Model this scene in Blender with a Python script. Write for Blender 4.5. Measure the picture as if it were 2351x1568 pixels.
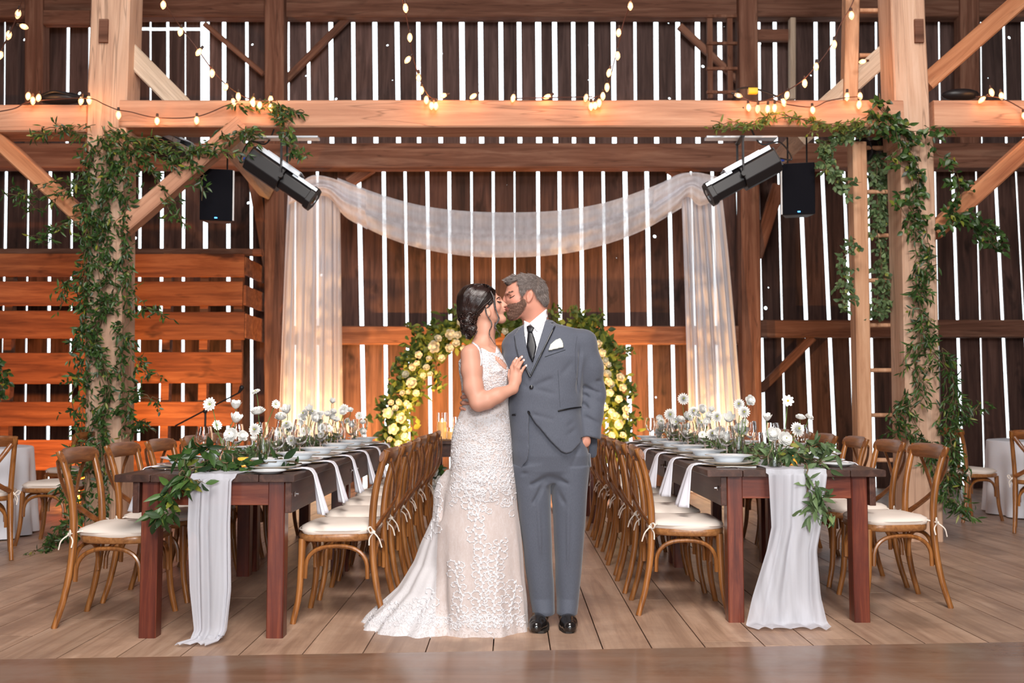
import bpy, bmesh, math, random
import numpy as np
from mathutils import Vector, Matrix, noise
from mathutils.bvhtree import BVHTree
for o in list(bpy.data.objects): bpy.data.objects.remove(o)
S = bpy.context.scene; COL = S.collection
PI = math.pi
R = random.Random(7)

# ------------------------------------------------------------ camera
FPX = 2200.0; CAMH = 1.13; TH = math.atan(141.0/FPX)
cd = bpy.data.cameras.new('camera'); cam = bpy.data.objects.new('camera', cd); COL.objects.link(cam)
cam.location = (0, 0, CAMH); cam.rotation_euler = (PI/2+TH, 0, 0)
cd.sensor_width = 36.0; cd.lens = FPX/2351*36.0
cd.clip_start = 0.1; cd.clip_end = 200
cd.dof.use_dof = True; cd.dof.focus_distance = 4.8; cd.dof.aperture_fstop = 3.2
S.camera = cam
# ------------------------------------------------------------ daylight outside, seen through the gaps in the boards
W = bpy.data.worlds.new('world'); S.world = W; W.use_nodes = True
bg = W.node_tree.nodes['Background']; bg.inputs[0].default_value = (0.86, 0.95, 1.0, 1); bg.inputs[1].default_value = 3.2
# ------------------------------------------------------------ photographer's flash (held up and left of the lens), its bounce, an added rear light
def area(name, loc, tgt, size, power, color, spread=PI):
    l = bpy.data.lights.new(name, 'AREA'); l.shape = 'DISK'; l.size = size; l.energy = power; l.color = color; l.spread = spread
    o = bpy.data.objects.new(name, l); COL.objects.link(o); o.location = loc
    o.rotation_euler = (Vector(tgt)-Vector(loc)).to_track_quat('-Z', 'Y').to_euler(); return o
area('camera_flash', (-0.28, -0.1, 1.55), (0.1, 6.0, 1.75), 0.2, 30, (1.0, 0.95, 0.90))
area('bounced_flash', (0.3, 0.8, 6.9), (0.1, 8.2, 1.6), 3.2, 560, (1.0, 0.93, 0.87))
area('rear_fill', (1.2, -5.2, 4.2), (0.0, 8.0, 2.0), 1.8, 700, (1.0, 0.94, 0.89))  # added light high behind the camera, evens out couple and beam
def spot(name, loc, tgt, power, color, angle=100, blend=0.8, r=0.05):
    l = bpy.data.lights.new(name, 'SPOT'); l.energy = power; l.color = color; l.spot_size = math.radians(angle); l.spot_blend = blend; l.shadow_soft_size = r
    o = bpy.data.objects.new(name, l); COL.objects.link(o); o.location = loc
    o.rotation_euler = (Vector(tgt)-Vector(loc)).to_track_quat('-Z', 'Y').to_euler(); return o
WARM = (1.0, 0.42, 0.12); AMB = (1.0, 0.30, 0.06)
spot('uplight_beam_left_drape', (-2.45, 11.2, 0.15), (-2.62, 12.2, 0.7), 190, (1, .60, .26), 95, 1.0)
spot('uplight_beam_right_drape', (2.45, 11.2, 0.15), (2.7, 12.2, 0.6), 140, (1, .60, .26), 95, 1.0)
spot('uplight_beam_head_table', (-0.28, 9.92, 0.3), (-1.35, 12.8, 1.25), 900, (1, .50, .16), 96, 1.0, 0.04)
spot('uplight_beam_head_table', (0.28, 9.92, 0.3), (1.35, 12.8, 1.25), 800, (1, .50, .16), 96, 1.0, 0.04)
for x_ in (-1.7, -.6, .6, 1.7): spot('fill_beam_back_wall', (x_, 11.6, 0.12), (x_, 12.8, 1.35), 420, (1, .46, .12), 88, 1.0, 0.05)  # added lamps behind the arch to strengthen the orange on the wall
spot('uplight_beam_partition', (-4.2, 9.6, 0.2), (-4.9, 11.6, 1.3), 430, (1, .40, .10), 130, 0.8)
spot('uplight_beam_partition_far', (-6.0, 9.6, 0.2), (-6.6, 11.6, 1.0), 160, (1, .28, .06), 120, 0.8)
S.view_settings.view_transform = 'Standard'; S.view_settings.look = 'None'; S.view_settings.gamma = 1.0
S.view_settings.use_curve_mapping = False; S.view_settings.exposure = 0.0

# ------------------------------------------------------------ picture-measure helpers (pixel + real depth -> point)
CT, ST = math.cos(TH), math.sin(TH)
def at(px, py, Y):
    u = (px-1175.5)/FPX; v = (784-py)/FPX; t = Y/(CT-v*ST)
    return Vector((u*t, Y, CAMH+t*(ST+v*CT)))
def gnd(px, py):
    u = (px-1175.5)/FPX; v = (784-py)/FPX; t = -CAMH/(ST+v*CT)
    return Vector((u*t, t*(CT-v*ST), 0))

# ------------------------------------------------------------ objects
def tag(o, label=None, cat=None, group=None, kind=None):
    if label: o['label'] = label
    if cat: o['category'] = cat
    if group: o['group'] = group
    if kind: o['kind'] = kind
    return o
def empty(name, loc=(0, 0, 0), rz=0.0, label=None, cat=None, group=None):
    o = bpy.data.objects.new(name, None); COL.objects.link(o); o.location = loc; o.rotation_euler = (0, 0, rz)
    o.empty_display_size = 0.05
    return tag(o, label, cat, group)
def kids(o): return list(o.children)
def copy_tree(o, loc=None, rz=None, label=None, group=None, parent=None):
    c = o.copy(); COL.objects.link(c)
    if parent: c.parent = parent
    if loc is not None: c.location = loc
    if rz is not None: c.rotation_euler = (0, 0, rz)
    if label: c['label'] = label
    if group: c['group'] = group
    for k in kids(o): copy_tree(k, parent=c)
    return c

class MB:
    def __init__(s): s.v = []; s.f = []; s.m = []; s.r = []
    def add(s, vs, fs, mi=0, rnd=None):
        b = len(s.v); rnd = R.random() if rnd is None else rnd
        s.v += [tuple(v) for v in vs]; s.r += [rnd]*len(vs)
        for f in fs: s.f.append([b+i for i in f]); s.m.append(mi)
        return s
    def box(s, c, d, rot=None, mi=0, rnd=None, ch=0.0):
        x, y, z = d[0]/2, d[1]/2, d[2]/2
        if ch > 0:      # chamfered on the long edges
            ax = max(range(3), key=lambda i: d[i]); o = [i for i in range(3) if i != ax]; h = [x, y, z]
            a, b = h[o[0]], h[o[1]]; ring = [(a-ch, b), (a, b-ch), (a, -b+ch), (a-ch, -b), (-a+ch, -b), (-a, -b+ch), (-a, b-ch), (-a+ch, b)]
            vs = []
            for sg in (-1, 1):
                for p in ring:
                    q = [0, 0, 0]; q[ax] = sg*h[ax]; q[o[0]] = p[0]; q[o[1]] = p[1]; vs.append(q)
            fs = [[i, (i+1) % 8, 8+(i+1) % 8, 8+i] for i in range(8)]+[list(range(7, -1, -1)), list(range(8, 16))]
        else:
            vs = [(a*x, b*y, e*z) for a in (-1, 1) for b in (-1, 1) for e in (-1, 1)]
            fs = [[0, 1, 3, 2], [4, 6, 7, 5], [0, 4, 5, 1], [2, 3, 7, 6], [0, 2, 6, 4], [1, 5, 7, 3]]
        M = rot.to_3x3() if rot is not None else Matrix.Identity(3)
        return s.add([M @ Vector(v)+Vector(c) for v in vs], fs, mi, rnd)
    def bar(s, p0, p1, w, d, up=(0, 0, 1), mi=0, rnd=None, ch=0.0):
        p0, p1 = Vector(p0), Vector(p1); z = (p1-p0); L = z.length; z.normalize()
        x = Vector(up).cross(z)
        if x.length < 1e-4: x = Vector((1, 0, 0)).cross(z)
        x.normalize(); y = z.cross(x)
        M = Matrix((x, y, z)).transposed()
        return s.box((p0+p1)/2, (w, d, L), M, mi, rnd, ch)
    def tube(s, pts, r, n=8, mi=0, rnd=None, flat=1.0, up=None, cap=True):
        pts = [Vector(p) for p in pts]; k = len(pts)
        rs = r if isinstance(r, (list, tuple)) else [r]*k
        vs = []; fs = []; prev = Vector(up) if up is not None else None
        for i, p in enumerate(pts):
            t = (pts[min(i+1, k-1)]-pts[max(i-1, 0)])
            if t.length < 1e-9: t = Vector((0, 0, 1))
            t.normalize()
            if prev is None: prev = Vector((0, 1, 0)) if abs(t.y) < .9 else Vector((1, 0, 0))
            a = prev-t*prev.dot(t)
            if a.length < 1e-6: a = t.orthogonal()
            a.normalize(); b = t.cross(a); prev = a
            for j in range(n):
                q = 2*PI*j/n; vs.append(p+(a*math.cos(q)*flat+b*math.sin(q))*rs[i])
        for i in range(k-1):
            for j in range(n): fs.append([i*n+j, i*n+(j+1) % n, (i+1)*n+(j+1) % n, (i+1)*n+j])
        if cap: fs.append(list(range(n-1, -1, -1))); fs.append([(k-1)*n+j for j in range(n)])
        return s.add(vs, fs, mi, rnd)
    def lathe(s, prof, c=(0, 0, 0), n=20, mi=0, rnd=None, close=False):
        vs = []; fs = []; k = len(prof)
        for r, z in prof:
            for j in range(n): q = 2*PI*j/n; vs.append((c[0]+r*math.cos(q), c[1]+r*math.sin(q), c[2]+z))
        for i in range(k-1+(1 if close else 0)):
            i2 = (i+1) % k
            for j in range(n): fs.append([i*n+j, i*n+(j+1) % n, i2*n+(j+1) % n, i2*n+j])
        if not close:
            if prof[0][0] > 1e-6: fs.append(list(range(n-1, -1, -1)))
            if prof[-1][0] > 1e-6: fs.append([(k-1)*n+j for j in range(n)])
        return s.add(vs, fs, mi, rnd)
    def ball(s, c, r, n=8, m=6, mi=0, rnd=None, sc=(1, 1, 1), rot=None):
        vs = []; fs = []; M = rot.to_3x3() if rot is not None else Matrix.Identity(3); c = Vector(c)
        for i in range(m+1):
            t = PI*i/m
            for j in range(n):
                q = 2*PI*j/n; vs.append(c+M @ Vector((r*sc[0]*math.sin(t)*math.cos(q), r*sc[1]*math.sin(t)*math.sin(q), r*sc[2]*math.cos(t))))
        for i in range(m):
            for j in range(n): fs.append([i*n+j, (i+1)*n+j, (i+1)*n+(j+1) % n, i*n+(j+1) % n])
        return s.add(vs, fs, mi, rnd)
    def grid(s, fn, nu, nv, mi=0, rnd=None, th=0.0):
        vs = [Vector(fn(i/nu, j/nv)) for i in range(nu+1) for j in range(nv+1)]
        fs = [[i*(nv+1)+j, (i+1)*(nv+1)+j, (i+1)*(nv+1)+j+1, i*(nv+1)+j+1] for i in range(nu) for j in range(nv)]
        return s.add(vs, fs, mi, rnd)
    def poly(s, pts, d, mi=0, rnd=None):   # prism: polygon points extruded by vector d
        k = len(pts); d = Vector(d); vs = [Vector(p) for p in pts]+[Vector(p)+d for p in pts]
        fs = [list(range(k)), list(range(2*k-1, k-1, -1))]+[[i, k+i, k+(i+1) % k, (i+1) % k] for i in range(k)]
        return s.add(vs, fs, mi, rnd)
    def build(s, name, mats, parent=None, smooth=False, loc=None, solid=0.0, sub=0, bevel=0.0, fix=True):
        me = bpy.data.meshes.new(name); me.from_pydata(s.v, [], s.f)
        for m in (mats if isinstance(mats, (list, tuple)) else [mats]): me.materials.append(m)
        me.polygons.foreach_set('material_index', s.m)
        a = me.attributes.new('rnd', 'FLOAT', 'POINT'); a.data.foreach_set('value', s.r)
        if fix:
            bm = bmesh.new(); bm.from_mesh(me); bmesh.ops.recalc_face_normals(bm, faces=bm.faces); bm.to_mesh(me); bm.free()
        if smooth:
            me.polygons.foreach_set('use_smooth', [True]*len(me.polygons))
            if smooth != 'all':
                try: me.set_sharp_from_angle(angle=math.radians(45))
                except Exception: pass
        o = bpy.data.objects.new(name, me); COL.objects.link(o)
        if parent: o.parent = parent
        if loc is not None: o.location = loc
        if solid: m = o.modifiers.new('solid', 'SOLIDIFY'); m.thickness = solid; m.offset = 0
        if bevel: m = o.modifiers.new('bevel', 'BEVEL'); m.width = bevel; m.segments = 2; m.limit_method = 'ANGLE'
        if sub: m = o.modifiers.new('sub', 'SUBSURF'); m.levels = sub; m.render_levels = sub
        return o

def spline(pts, n=8):      # Catmull-Rom through the points
    P = [Vector(p) for p in pts]; P = [P[0]*2-P[1]]+P+[P[-1]*2-P[-2]]; out = []
    for i in range(1, len(P)-2):
        for k in range(n):
            t = k/n; a, b, c, d = P[i-1], P[i], P[i+1], P[i+2]
            out.append(0.5*((2*b)+(c-a)*t+(2*a-5*b+4*c-d)*t*t+(3*b-a-3*c+d)*t**3))
    out.append(P[-2]); return out
def lerp_list(vals, n):
    k = len(vals)-1; return [vals[min(int(i/(n-1)*k), k-1)]*(1-(i/(n-1)*k-min(int(i/(n-1)*k), k-1)))+vals[min(int(i/(n-1)*k), k-1)+1]*(i/(n-1)*k-min(int(i/(n-1)*k), k-1)) for i in range(n)]

# ------------------------------------------------------------ materials
class NB:
    def __init__(s, name):
        s.m = bpy.data.materials.new(name); s.m.use_nodes = True; s.t = s.m.node_tree; s.n = s.t.nodes; s.l = s.t.links
        s.b = s.n['Principled BSDF']; s.out = s.n['Material Output']
    def node(s, ty, **k):
        n = s.n.new(ty)
        for a, v in k.items():
            if hasattr(n, a) and not a.startswith('i_'): setattr(n, a, v)
        return n
    def set(s, n, key, v):
        if hasattr(v, 'links') or isinstance(v, bpy.types.NodeSocket): s.l.new(v, n.inputs[key])
        else: n.inputs[key].default_value = v
    def coord(s, kind='Object', scale=(1, 1, 1), rnd=0.0, rot=(0, 0, 0)):
        c = s.node('ShaderNodeTexCoord'); mp = s.node('ShaderNodeMapping'); mp.inputs['Scale'].default_value = scale; mp.inputs['Rotation'].default_value = rot
        s.l.new(c.outputs[kind], mp.inputs[0])
        if rnd:
            a = s.node('ShaderNodeAttribute'); a.attribute_name = 'rnd'
            v = s.node('ShaderNodeCombineXYZ'); mu = s.node('ShaderNodeMath', operation='MULTIPLY'); mu.inputs[1].default_value = rnd
            s.l.new(a.outputs['Fac'], mu.inputs[0])
            for i in range(3): s.l.new(mu.outputs[0], v.inputs[i])
            s.l.new(v.outputs[0], mp.inputs['Location'])
        return mp.outputs[0]
    def noise(s, vec, sc, det=4, rough=.55, dist=0.0):
        n = s.node('ShaderNodeTexNoise'); n.inputs['Scale'].default_value = sc; n.inputs['Detail'].default_value = det
        n.inputs['Roughness'].default_value = rough; n.inputs['Distortion'].default_value = dist
        s.l.new(vec, n.inputs['Vector']); return n.outputs['Fac']
    def ramp(s, fac, stops):
        r = s.node('ShaderNodeValToRGB'); e = r.color_ramp.elements
        while len(e) < len(stops): e.new(0.5)
        for i, (p, c) in enumerate(stops): e[i].position = p; e[i].color = (*c, 1) if len(c) == 3 else c
        s.l.new(fac, r.inputs[0]); return r.outputs[0]
    def math(s, op, a, b=0.0, clamp=False):
        n = s.node('ShaderNodeMath', operation=op); n.use_clamp = clamp
        for i, v in enumerate((a, b)):
            if isinstance(v, (int, float)): n.inputs[i].default_value = v
            else: s.l.new(v, n.inputs[i])
        return n.outputs[0]
    def mix(s, f, a, b, bt='MIX'):
        n = s.node('ShaderNodeMix', data_type='RGBA', blend_type=bt)
        for k, v in ((0, f), (6, a), (7, b)):
            if isinstance(v, (int, float)): n.inputs[k].default_value = v
            elif isinstance(v, (tuple, list)): n.inputs[k].default_value = (*v, 1) if len(v) == 3 else v
            else: s.l.new(v, n.inputs[k])
        return n.outputs[2]
    def attr(s):
        a = s.node('ShaderNodeAttribute'); a.attribute_name = 'rnd'; return a.outputs['Fac']
    def bump(s, h, st=0.3, dist=0.01):
        b = s.node('ShaderNodeBump'); b.inputs['Strength'].default_value = st; b.inputs['Distance'].default_value = dist
        s.l.new(h, b.inputs['Height']); s.l.new(b.outputs[0], s.b.inputs['Normal'])
def plain(name, col, rough=.5, metal=0.0, spec=.5, emit=None, es=0.0, var=0.0, alpha=1.0, trans=0.0, sss=0.0, sheen=0.0, ior=None, coat=0.0):
    b = NB(name); p = b.b
    p.inputs['Base Color'].default_value = (*col, 1); p.inputs['Roughness'].default_value = rough; p.inputs['Metallic'].default_value = metal
    p.inputs['Specular IOR Level'].default_value = spec; p.inputs['Alpha'].default_value = alpha; p.inputs['Transmission Weight'].default_value = trans
    if ior: p.inputs['IOR'].default_value = ior
    if coat: p.inputs['Coat Weight'].default_value = coat
    if sheen: p.inputs['Sheen Weight'].default_value = sheen
    if sss: p.inputs['Subsurface Weight'].default_value = sss; p.inputs['Subsurface Radius'].default_value = (.02, .008, .004); p.inputs['Subsurface Scale'].default_value = 1.0
    if emit: p.inputs['Emission Color'].default_value = (*emit, 1); p.inputs['Emission Strength'].default_value = es
    if var:
        c = b.mix(b.noise(b.coord(), 6, 5), tuple(x*(1-var) for x in col), tuple(min(1, x*(1+var)) for x in col)); b.l.new(c, p.inputs['Base Color'])
    return b.m
def wood(name, dark, mid, light, axis='z', sc=1.0, rough=.6, var=.35, coat=0.0, knots=0.0, bump=.25, grain=6.0, cracks=0.0, stain=None, spec=.4):
    b = NB(name); s = [7*sc]*3; s['xyz'.index(axis)] = .45*sc
    v = b.coord('Object', s, rnd=13.0)
    g = b.noise(v, grain*.5, 6, .62, .6); fine = b.noise(v, grain*5, 4, .7)
    c = b.ramp(g, [(.30, dark), (.50, mid), (.68, light)])
    c = b.mix(b.math('MULTIPLY', fine, .35), c, dark)
    h = b.math('ADD', g, b.math('MULTIPLY', fine, .6))
    if knots:
        s2 = [2.6*sc]*3; s2['xyz'.index(axis)] = 1.1*sc
        k = b.noise(b.coord('Object', s2, rnd=7.0), 2.2, 3, .6, .3)
        c = b.mix(b.ramp(k, [(.60, (0, 0, 0)), (.72, (knots,)*3)]), c, tuple(x*.28 for x in dark))
    if cracks:
        s3 = [5*sc]*3; s3['xyz'.index(axis)] = .22*sc
        k = b.noise(b.coord('Object', s3, rnd=3.0), 3.0, 2, .5, .2)
        line = b.ramp(b.math('ABSOLUTE', b.math('SUBTRACT', k, .5)), [(.0, (cracks,)*3), (.010, (0, 0, 0))])
        c = b.mix(line, c, tuple(x*.3 for x in dark))
        h = b.math('SUBTRACT', h, b.math('MULTIPLY', line, 1.5))
    if stain:
        k = b.noise(b.coord('Object', (1.3, 1.3, 1.3)), 1.6, 5, .65, .4)
        c = b.mix(b.ramp(k, [(.42, (0, 0, 0)), (.66, (.75,)*3)]), c, stain)
    if var:
        br = b.math('ADD', b.math('MULTIPLY', b.attr(), var), 1-var*.5)
        cc = b.node('ShaderNodeCombineColor')
        for i in range(3): b.l.new(br, cc.inputs[i])
        c = b.mix(1.0, c, cc.outputs[0], 'MULTIPLY')
    b.l.new(c, b.b.inputs['Base Color']); b.b.inputs['Roughness'].default_value = rough; b.b.inputs['Specular IOR Level'].default_value = spec
    if coat: b.b.inputs['Coat Weight'].default_value = coat; b.b.inputs['Coat Roughness'].default_value = .2
    b.bump(h, bump, .004)
    return b.m
# ============================================================ materials of the barn
M_wall = wood('barn_board_wood', (.026, .0135, .0115), (.084, .040, .031), (.130, .068, .054), 'z', .8, .85, .75, knots=.8)
M_walld = wood('barn_board_hazy_wood', (.048, .027, .024), (.105, .062, .055), (.17, .105, .093), 'z', .8, .85, .75, knots=.4)  # bloom haze over the upper wall is put into this lighter colour
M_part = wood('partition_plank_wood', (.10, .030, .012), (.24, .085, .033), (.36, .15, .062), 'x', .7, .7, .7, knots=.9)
M_beam = wood('hewn_beam_wood', (.42, .20, .125), (.60, .315, .20), (.72, .42, .28), 'x', .55, .75, .15, cracks=.5, spec=.25)
M_post = wood('hewn_post_wood', (.36, .21, .14), (.56, .36, .25), (.70, .49, .36), 'z', .55, .75, .15, cracks=.7, spec=.25)
M_brace = wood('brace_wood', (.36, .13, .06), (.58, .25, .12), (.70, .35, .19), 'x', .6, .7, .2, cracks=.3, spec=.25)
M_braceL = wood('pale_brace_wood', (.42, .32, .24), (.60, .49, .38), (.72, .62, .50), 'x', .8, .75, .2, cracks=.4, spec=.25)
M_old = wood('old_timber_wood', (.11, .048, .030), (.21, .095, .062), (.32, .17, .115), 'x', .6, .8, .3, cracks=.5, knots=.4, spec=.2)
M_oldv = wood('old_upright_wood', (.12, .050, .030), (.24, .105, .065), (.36, .19, .125), 'z', .6, .8, .3, cracks=.5, spec=.2)
M_tan = wood('ladder_wood', (.36, .17, .09), (.56, .31, .18), (.68, .42, .27), 'z', .8, .65, .2, knots=.5, spec=.25)
M_floor = wood('floor_plank_wood', (.30, .18, .12), (.52, .34, .24), (.64, .45, .33), 'y', .55, .42, .22, knots=.5, stain=(.27, .165, .115), bump=.35, grain=7, spec=.45)
M_floorf = wood('worn_threshold_wood', (.16, .085, .055), (.23, .125, .080), (.29, .165, .11), 'x', .35, .22, .05, bump=.08, stain=(.28, .20, .155), spec=.5)

def holes(mat, dens=.5, size=.11, sc=2.4):
    b = NB.__new__(NB); b.m = mat; b.t = mat.node_tree; b.n = b.t.nodes; b.l = b.t.links; b.b = b.n['Principled BSDF']; b.out = b.n['Material Output']
    vo = b.node('ShaderNodeTexVoronoi'); vo.voronoi_dimensions = '2D'; vo.inputs['Scale'].default_value = sc; vo.inputs['Randomness'].default_value = .9
    c = b.node('ShaderNodeTexCoord'); sp = b.node('ShaderNodeSeparateXYZ'); cb = b.node('ShaderNodeCombineXYZ')
    b.l.new(c.outputs['Object'], sp.inputs[0]); b.l.new(sp.outputs[0], cb.inputs[0]); b.l.new(sp.outputs[2], cb.inputs[1]); b.l.new(cb.outputs[0], vo.inputs['Vector'])
    sc_ = b.node('ShaderNodeSeparateColor'); b.l.new(vo.outputs['Color'], sc_.inputs[0])
    rad = b.math('MULTIPLY', b.math('GREATER_THAN', sc_.outputs[0], 1-dens), b.math('MULTIPLY', sc_.outputs[1], size))
    hole = b.math('LESS_THAN', vo.outputs['Distance'], rad)
    b.l.new(b.math('SUBTRACT', 1.0, hole), b.b.inputs['Alpha'])
holes(M_wall, .10, .055, 2.0); holes(M_walld, .42, .062, 2.6)

# ============================================================ floor
f = MB()
x = -9.0; k = 0
while x < 9.0:
    w = R.uniform(.22, .33); y = 4.27-R.uniform(0, .02)
    segs = [4.27+R.uniform(.1, 3.0)]
    while segs[-1] < 13: segs.append(segs[-1]+R.uniform(2.4, 4.2))
    segs[-1] = 13.0; y0 = 4.27
    for y1 in segs:
        f.box((x+w/2, (y0+y1)/2, -.02), (w-.006, y1-y0-.005, .04)); y0 = y1
    x += w
f.box((0, 8.6, -.06), (18, 8.8, .03), rnd=.05)
tag(f.build('floor', M_floor), kind='structure')
f = MB()
pr = [gnd(-200, 1519), gnd(2551, 1472)]
s = (pr[1].y-pr[0].y)/(pr[1].x-pr[0].x); yl = pr[0].y+s*(-9-pr[0].x); yr = pr[0].y+s*(9-pr[0].x)
f.poly([(-9, -6, -.03), (9, -6, -.03), (9, yr, -.03), (-9, yl, -.03)], (0, 0, .033), rnd=.5)
tag(f.build('floor_threshold', M_floorf), kind='structure')

# ============================================================ back wall: boards with daylight between them
YW = 12.8; TK = .028
def band(mb, slits, ya, yb, x0, x1, cuts=()):
    """slits: (x_at_ya, x_at_yb, width_px); boards fill what is between"""
    sl = sorted(slits); edges = [(x0, x0)]
    for a, b, w in sl: edges.append((a-w/2, b-w/2)); edges.append((a+w/2, b+w/2))
    edges.append((x1, x1))
    for i in range(0, len(edges), 2):
        (la, lb), (ra, rb) = edges[i], edges[i+1]
        n = max(1, round((ra-la)/56)); dy = R.uniform(-.008, .008)
        for k in range(n):
            t0, t1 = k/n, (k+1)/n
            A0 = la+(ra-la)*t0; A1 = la+(ra-la)*t1; B0 = lb+(rb-lb)*t0; B1 = lb+(rb-lb)*t1
            parts = [(ya, yb)]
            for (cx0, cx1, cy0, cy1) in cuts:
                if A0 < cx1 and A1 > cx0 and ya < cy0 < yb: parts = [(ya, cy0), (cy1, yb)]
            for (p, q) in parts:
                def X(a, b, y): return a+(b-a)*(y-ya)/(yb-ya)
                e = .4 if k else 0
                pts = [at(X(A0, B0, p)-e, p, YW), at(X(A1, B1, p)+e, p, YW), at(X(A1, B1, q)+e, q, YW), at(X(A0, B0, q)-e, q, YW)]
                mb.poly([Vector((v.x, YW+dy+(.004 if k % 2 else 0), v.z)) for v in pts], (0, TK, 0))
lo = [(-330, -345, 8), (-260, -275, 8), (-190, -205, 8), (-120, -136, 8), (-70, -86, 8), (-20, -36, 8)]
lo += [(15, 2, 8), (66, 55, 5), (115, 108, 8), (165, 160, 7), (217, 213, 8), (270, 266, 6), (322, 317, 8), (372, 367, 8), (421, 418, 8), (471, 471, 12), (524, 524, 10), (576, 578, 7), (628, 630, 5), (678, 676, 5), (728, 730, 7)]
lo += [(822, 838, 11), (880, 889, 9), (929, 940, 7), (980, 990, 8), (1031, 1036, 8), (1082, 1086, 5), (1132, 1135, 6), (1181, 1184, 3), (1235, 1238, 8), (1284, 1289, 8), (1333, 1342, 9), (1384, 1396, 7), (1434, 1449, 11), (1484, 1499, 10), (1535, 1552, 9), (1585, 1606, 5), (1634, 1655, 8), (1690, 1712, 5)]
lo += [(1737, 1758, 9), (1786, 1806, 5), (1835, 1868, 10), (1886, 1922, 9), (1936, 1968, 8), (1990, 2010, 8), (2042, 2058, 8), (2092, 2112, 7), (2146, 2160, 6), (2186, 2212, 8), (2240, 2262, 5), (2283, 2322, 8), (2330, 2372, 5), (2385, 2430, 8), (2440, 2485, 8), (2500, 2540, 8), (2560, 2600, 8), (2640, 2680, 8)]
up = [(-300, -300, 9), (-240, -240, 8), (-170, -170, 9), (-110, -110, 8), (-50, -50, 6)]
up += [(12, 8, 4), (62, 60, 4), (112, 100, 10), (160, 153, 9), (206, 204, 5), (255, 255, 7), (305, 305, 8), (345, 345, 4), (384, 385, 8), (425, 425, 3), (470, 470, 22), (514, 514, 10), (565, 567, 8), (612, 612, 7), (660, 660, 9), (704, 710, 8), (756, 762, 11), (808, 813, 9), (857, 863, 11), (907, 915, 11), (958, 962, 9), (1006, 1012, 10), (1057, 1063, 12), (1100, 1106, 11), (1147, 1152, 10), (1189, 1194, 10), (1233, 1238, 13), (1270, 1276, 11), (1314, 1318, 9), (1355, 1360, 12), (1405, 1411, 11), (1456, 1460, 7), (1504, 1508, 11), (1553, 1559, 11), (1600, 1603, 12), (1650, 1655, 11), (1700, 1703, 5)]
up += [(1738, 1744, 11), (1776, 1782, 9), (1822, 1826, 3), (1871, 1875, 10), (1909, 1915, 12), (1960, 1963, 5), (2010, 2014, 6), (2062, 2066, 6), (2102, 2106, 5), (2152, 2160, 4), (2198, 2206, 8), (2250, 2256, 4), (2298, 2312, 6), (2345, 2352, 9), (2400, 2404, 8), (2460, 2464, 8), (2530, 2534, 8), (2600, 2604, 8)]
wl = MB(); band(wl, lo, 340, 1128, -420, 2760)
YB = at(0, 1128, YW).z
tag(wl.build('wall_back', M_wall), kind='structure')
wu = MB(); band(wu, up, -260, 345, -420, 2760, cuts=[(285, 474, 62, 70), (1822, 2003, 36, 48)])
tag(wu.build('wall_back_upper', M_walld), kind='structure')

# side walls, rear wall with an unseen opening added for daylight fill, roof
sw = MB()
for i in range(60):
    for sx in (-1, 1): sw.box((sx*9.1, -6+.32*i+.16, 4), (.04, .318, 8.2))
a = MB(); b = MB()
a.v = []; 
for i in range(60):
    a.box((-9.1, -6+.32*i+.16, 4), (.04, .322, 8.2)); b.box((9.1, -6+.32*i+.16, 4), (.04, .322, 8.2))
tag(a.build('wall_left', M_wall), kind='structure'); tag(b.build('wall_right', M_wall), kind='structure')
c = MB()
c.box((-6.6, -6, 4), (5.0, .06, 8.2)); c.box((6.6, -6, 4), (5.0, .06, 8.2)); c.box((0, -6, 6.1), (8.4, .06, 4.0))
tag(c.build('wall_rear', M_wall), kind='structure')
c = MB()
for i in range(20): c.box((0, -5.9+.98*i, 7.9), (18.4, .99, .05))
tag(c.build('ceiling', M_walld), kind='structure')

# ============================================================ timbers
def timber(name, p0, p1, w, d, mat, label, cat, up=(0, 1, 0), ch=.012, group=None):
    p0, p1 = Vector(p0), Vector(p1); mid = (p0+p1)/2; m = MB(); ax = (p1-p0)
    L = ax.length
    # built along its own grain axis, with slight hand-hewn wander
    z = ax.normalized(); x = Vector(up).cross(z)
    if x.length < 1e-4: x = Vector((1, 0, 0))
    x.normalize(); y = z.cross(x)
    n = max(2, int(L/.5)); vs = []; fs = []
    prof = [(w/2-ch, d/2), (w/2, d/2-ch), (w/2, -d/2+ch), (w/2-ch, -d/2), (-w/2+ch, -d/2), (-w/2, -d/2+ch), (-w/2, d/2-ch), (-w/2+ch, d/2)]
    sd = R.random()*50; am = .018*w
    for i in range(n+1):
        t = -L/2+L*i/n
        for j, (a, b) in enumerate(prof):
            q = am*noise.noise((t*1.3, j//2*7.1, sd)); q2 = am*noise.noise((t*1.3, j//2*3.1+9, sd))
            vs.append((t, a+q, b+q2))
    for i in range(n):
        for j in range(8): fs.append([i*8+j, i*8+(j+1) % 8, (i+1)*8+(j+1) % 8, (i+1)*8+j])
    fs += [list(range(7, -1, -1)), [n*8+j for j in range(8)]]
    m.add(vs, fs)
    o = m.build(name, mat)
    o.matrix_world = Matrix.Translation(mid) @ Matrix((z, x, y)).transposed().to_4x4()
    return tag(o, label, cat, group)
def recl(mat, axis):    # same wood, grain along local x
    return mat
M_postx = wood('hewn_post_face_wood', (.44, .26, .18), (.62, .40, .28), (.74, .52, .39), 'x', .55, .75, .15, cracks=.5, spec=.25)
YP = 7.9     # bent with the two big posts
def V(x, y, z): return Vector((x, y, z))
pl = at(240, 900, YP+.15); prr = at(2112, 900, YP+.15)
XL0, XR0 = at(240, 400, YP).x, at(2108, 400, YP).x
PW = .27
def PX(px, py, Y=None): return at(px, py, Y or YP).x
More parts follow.
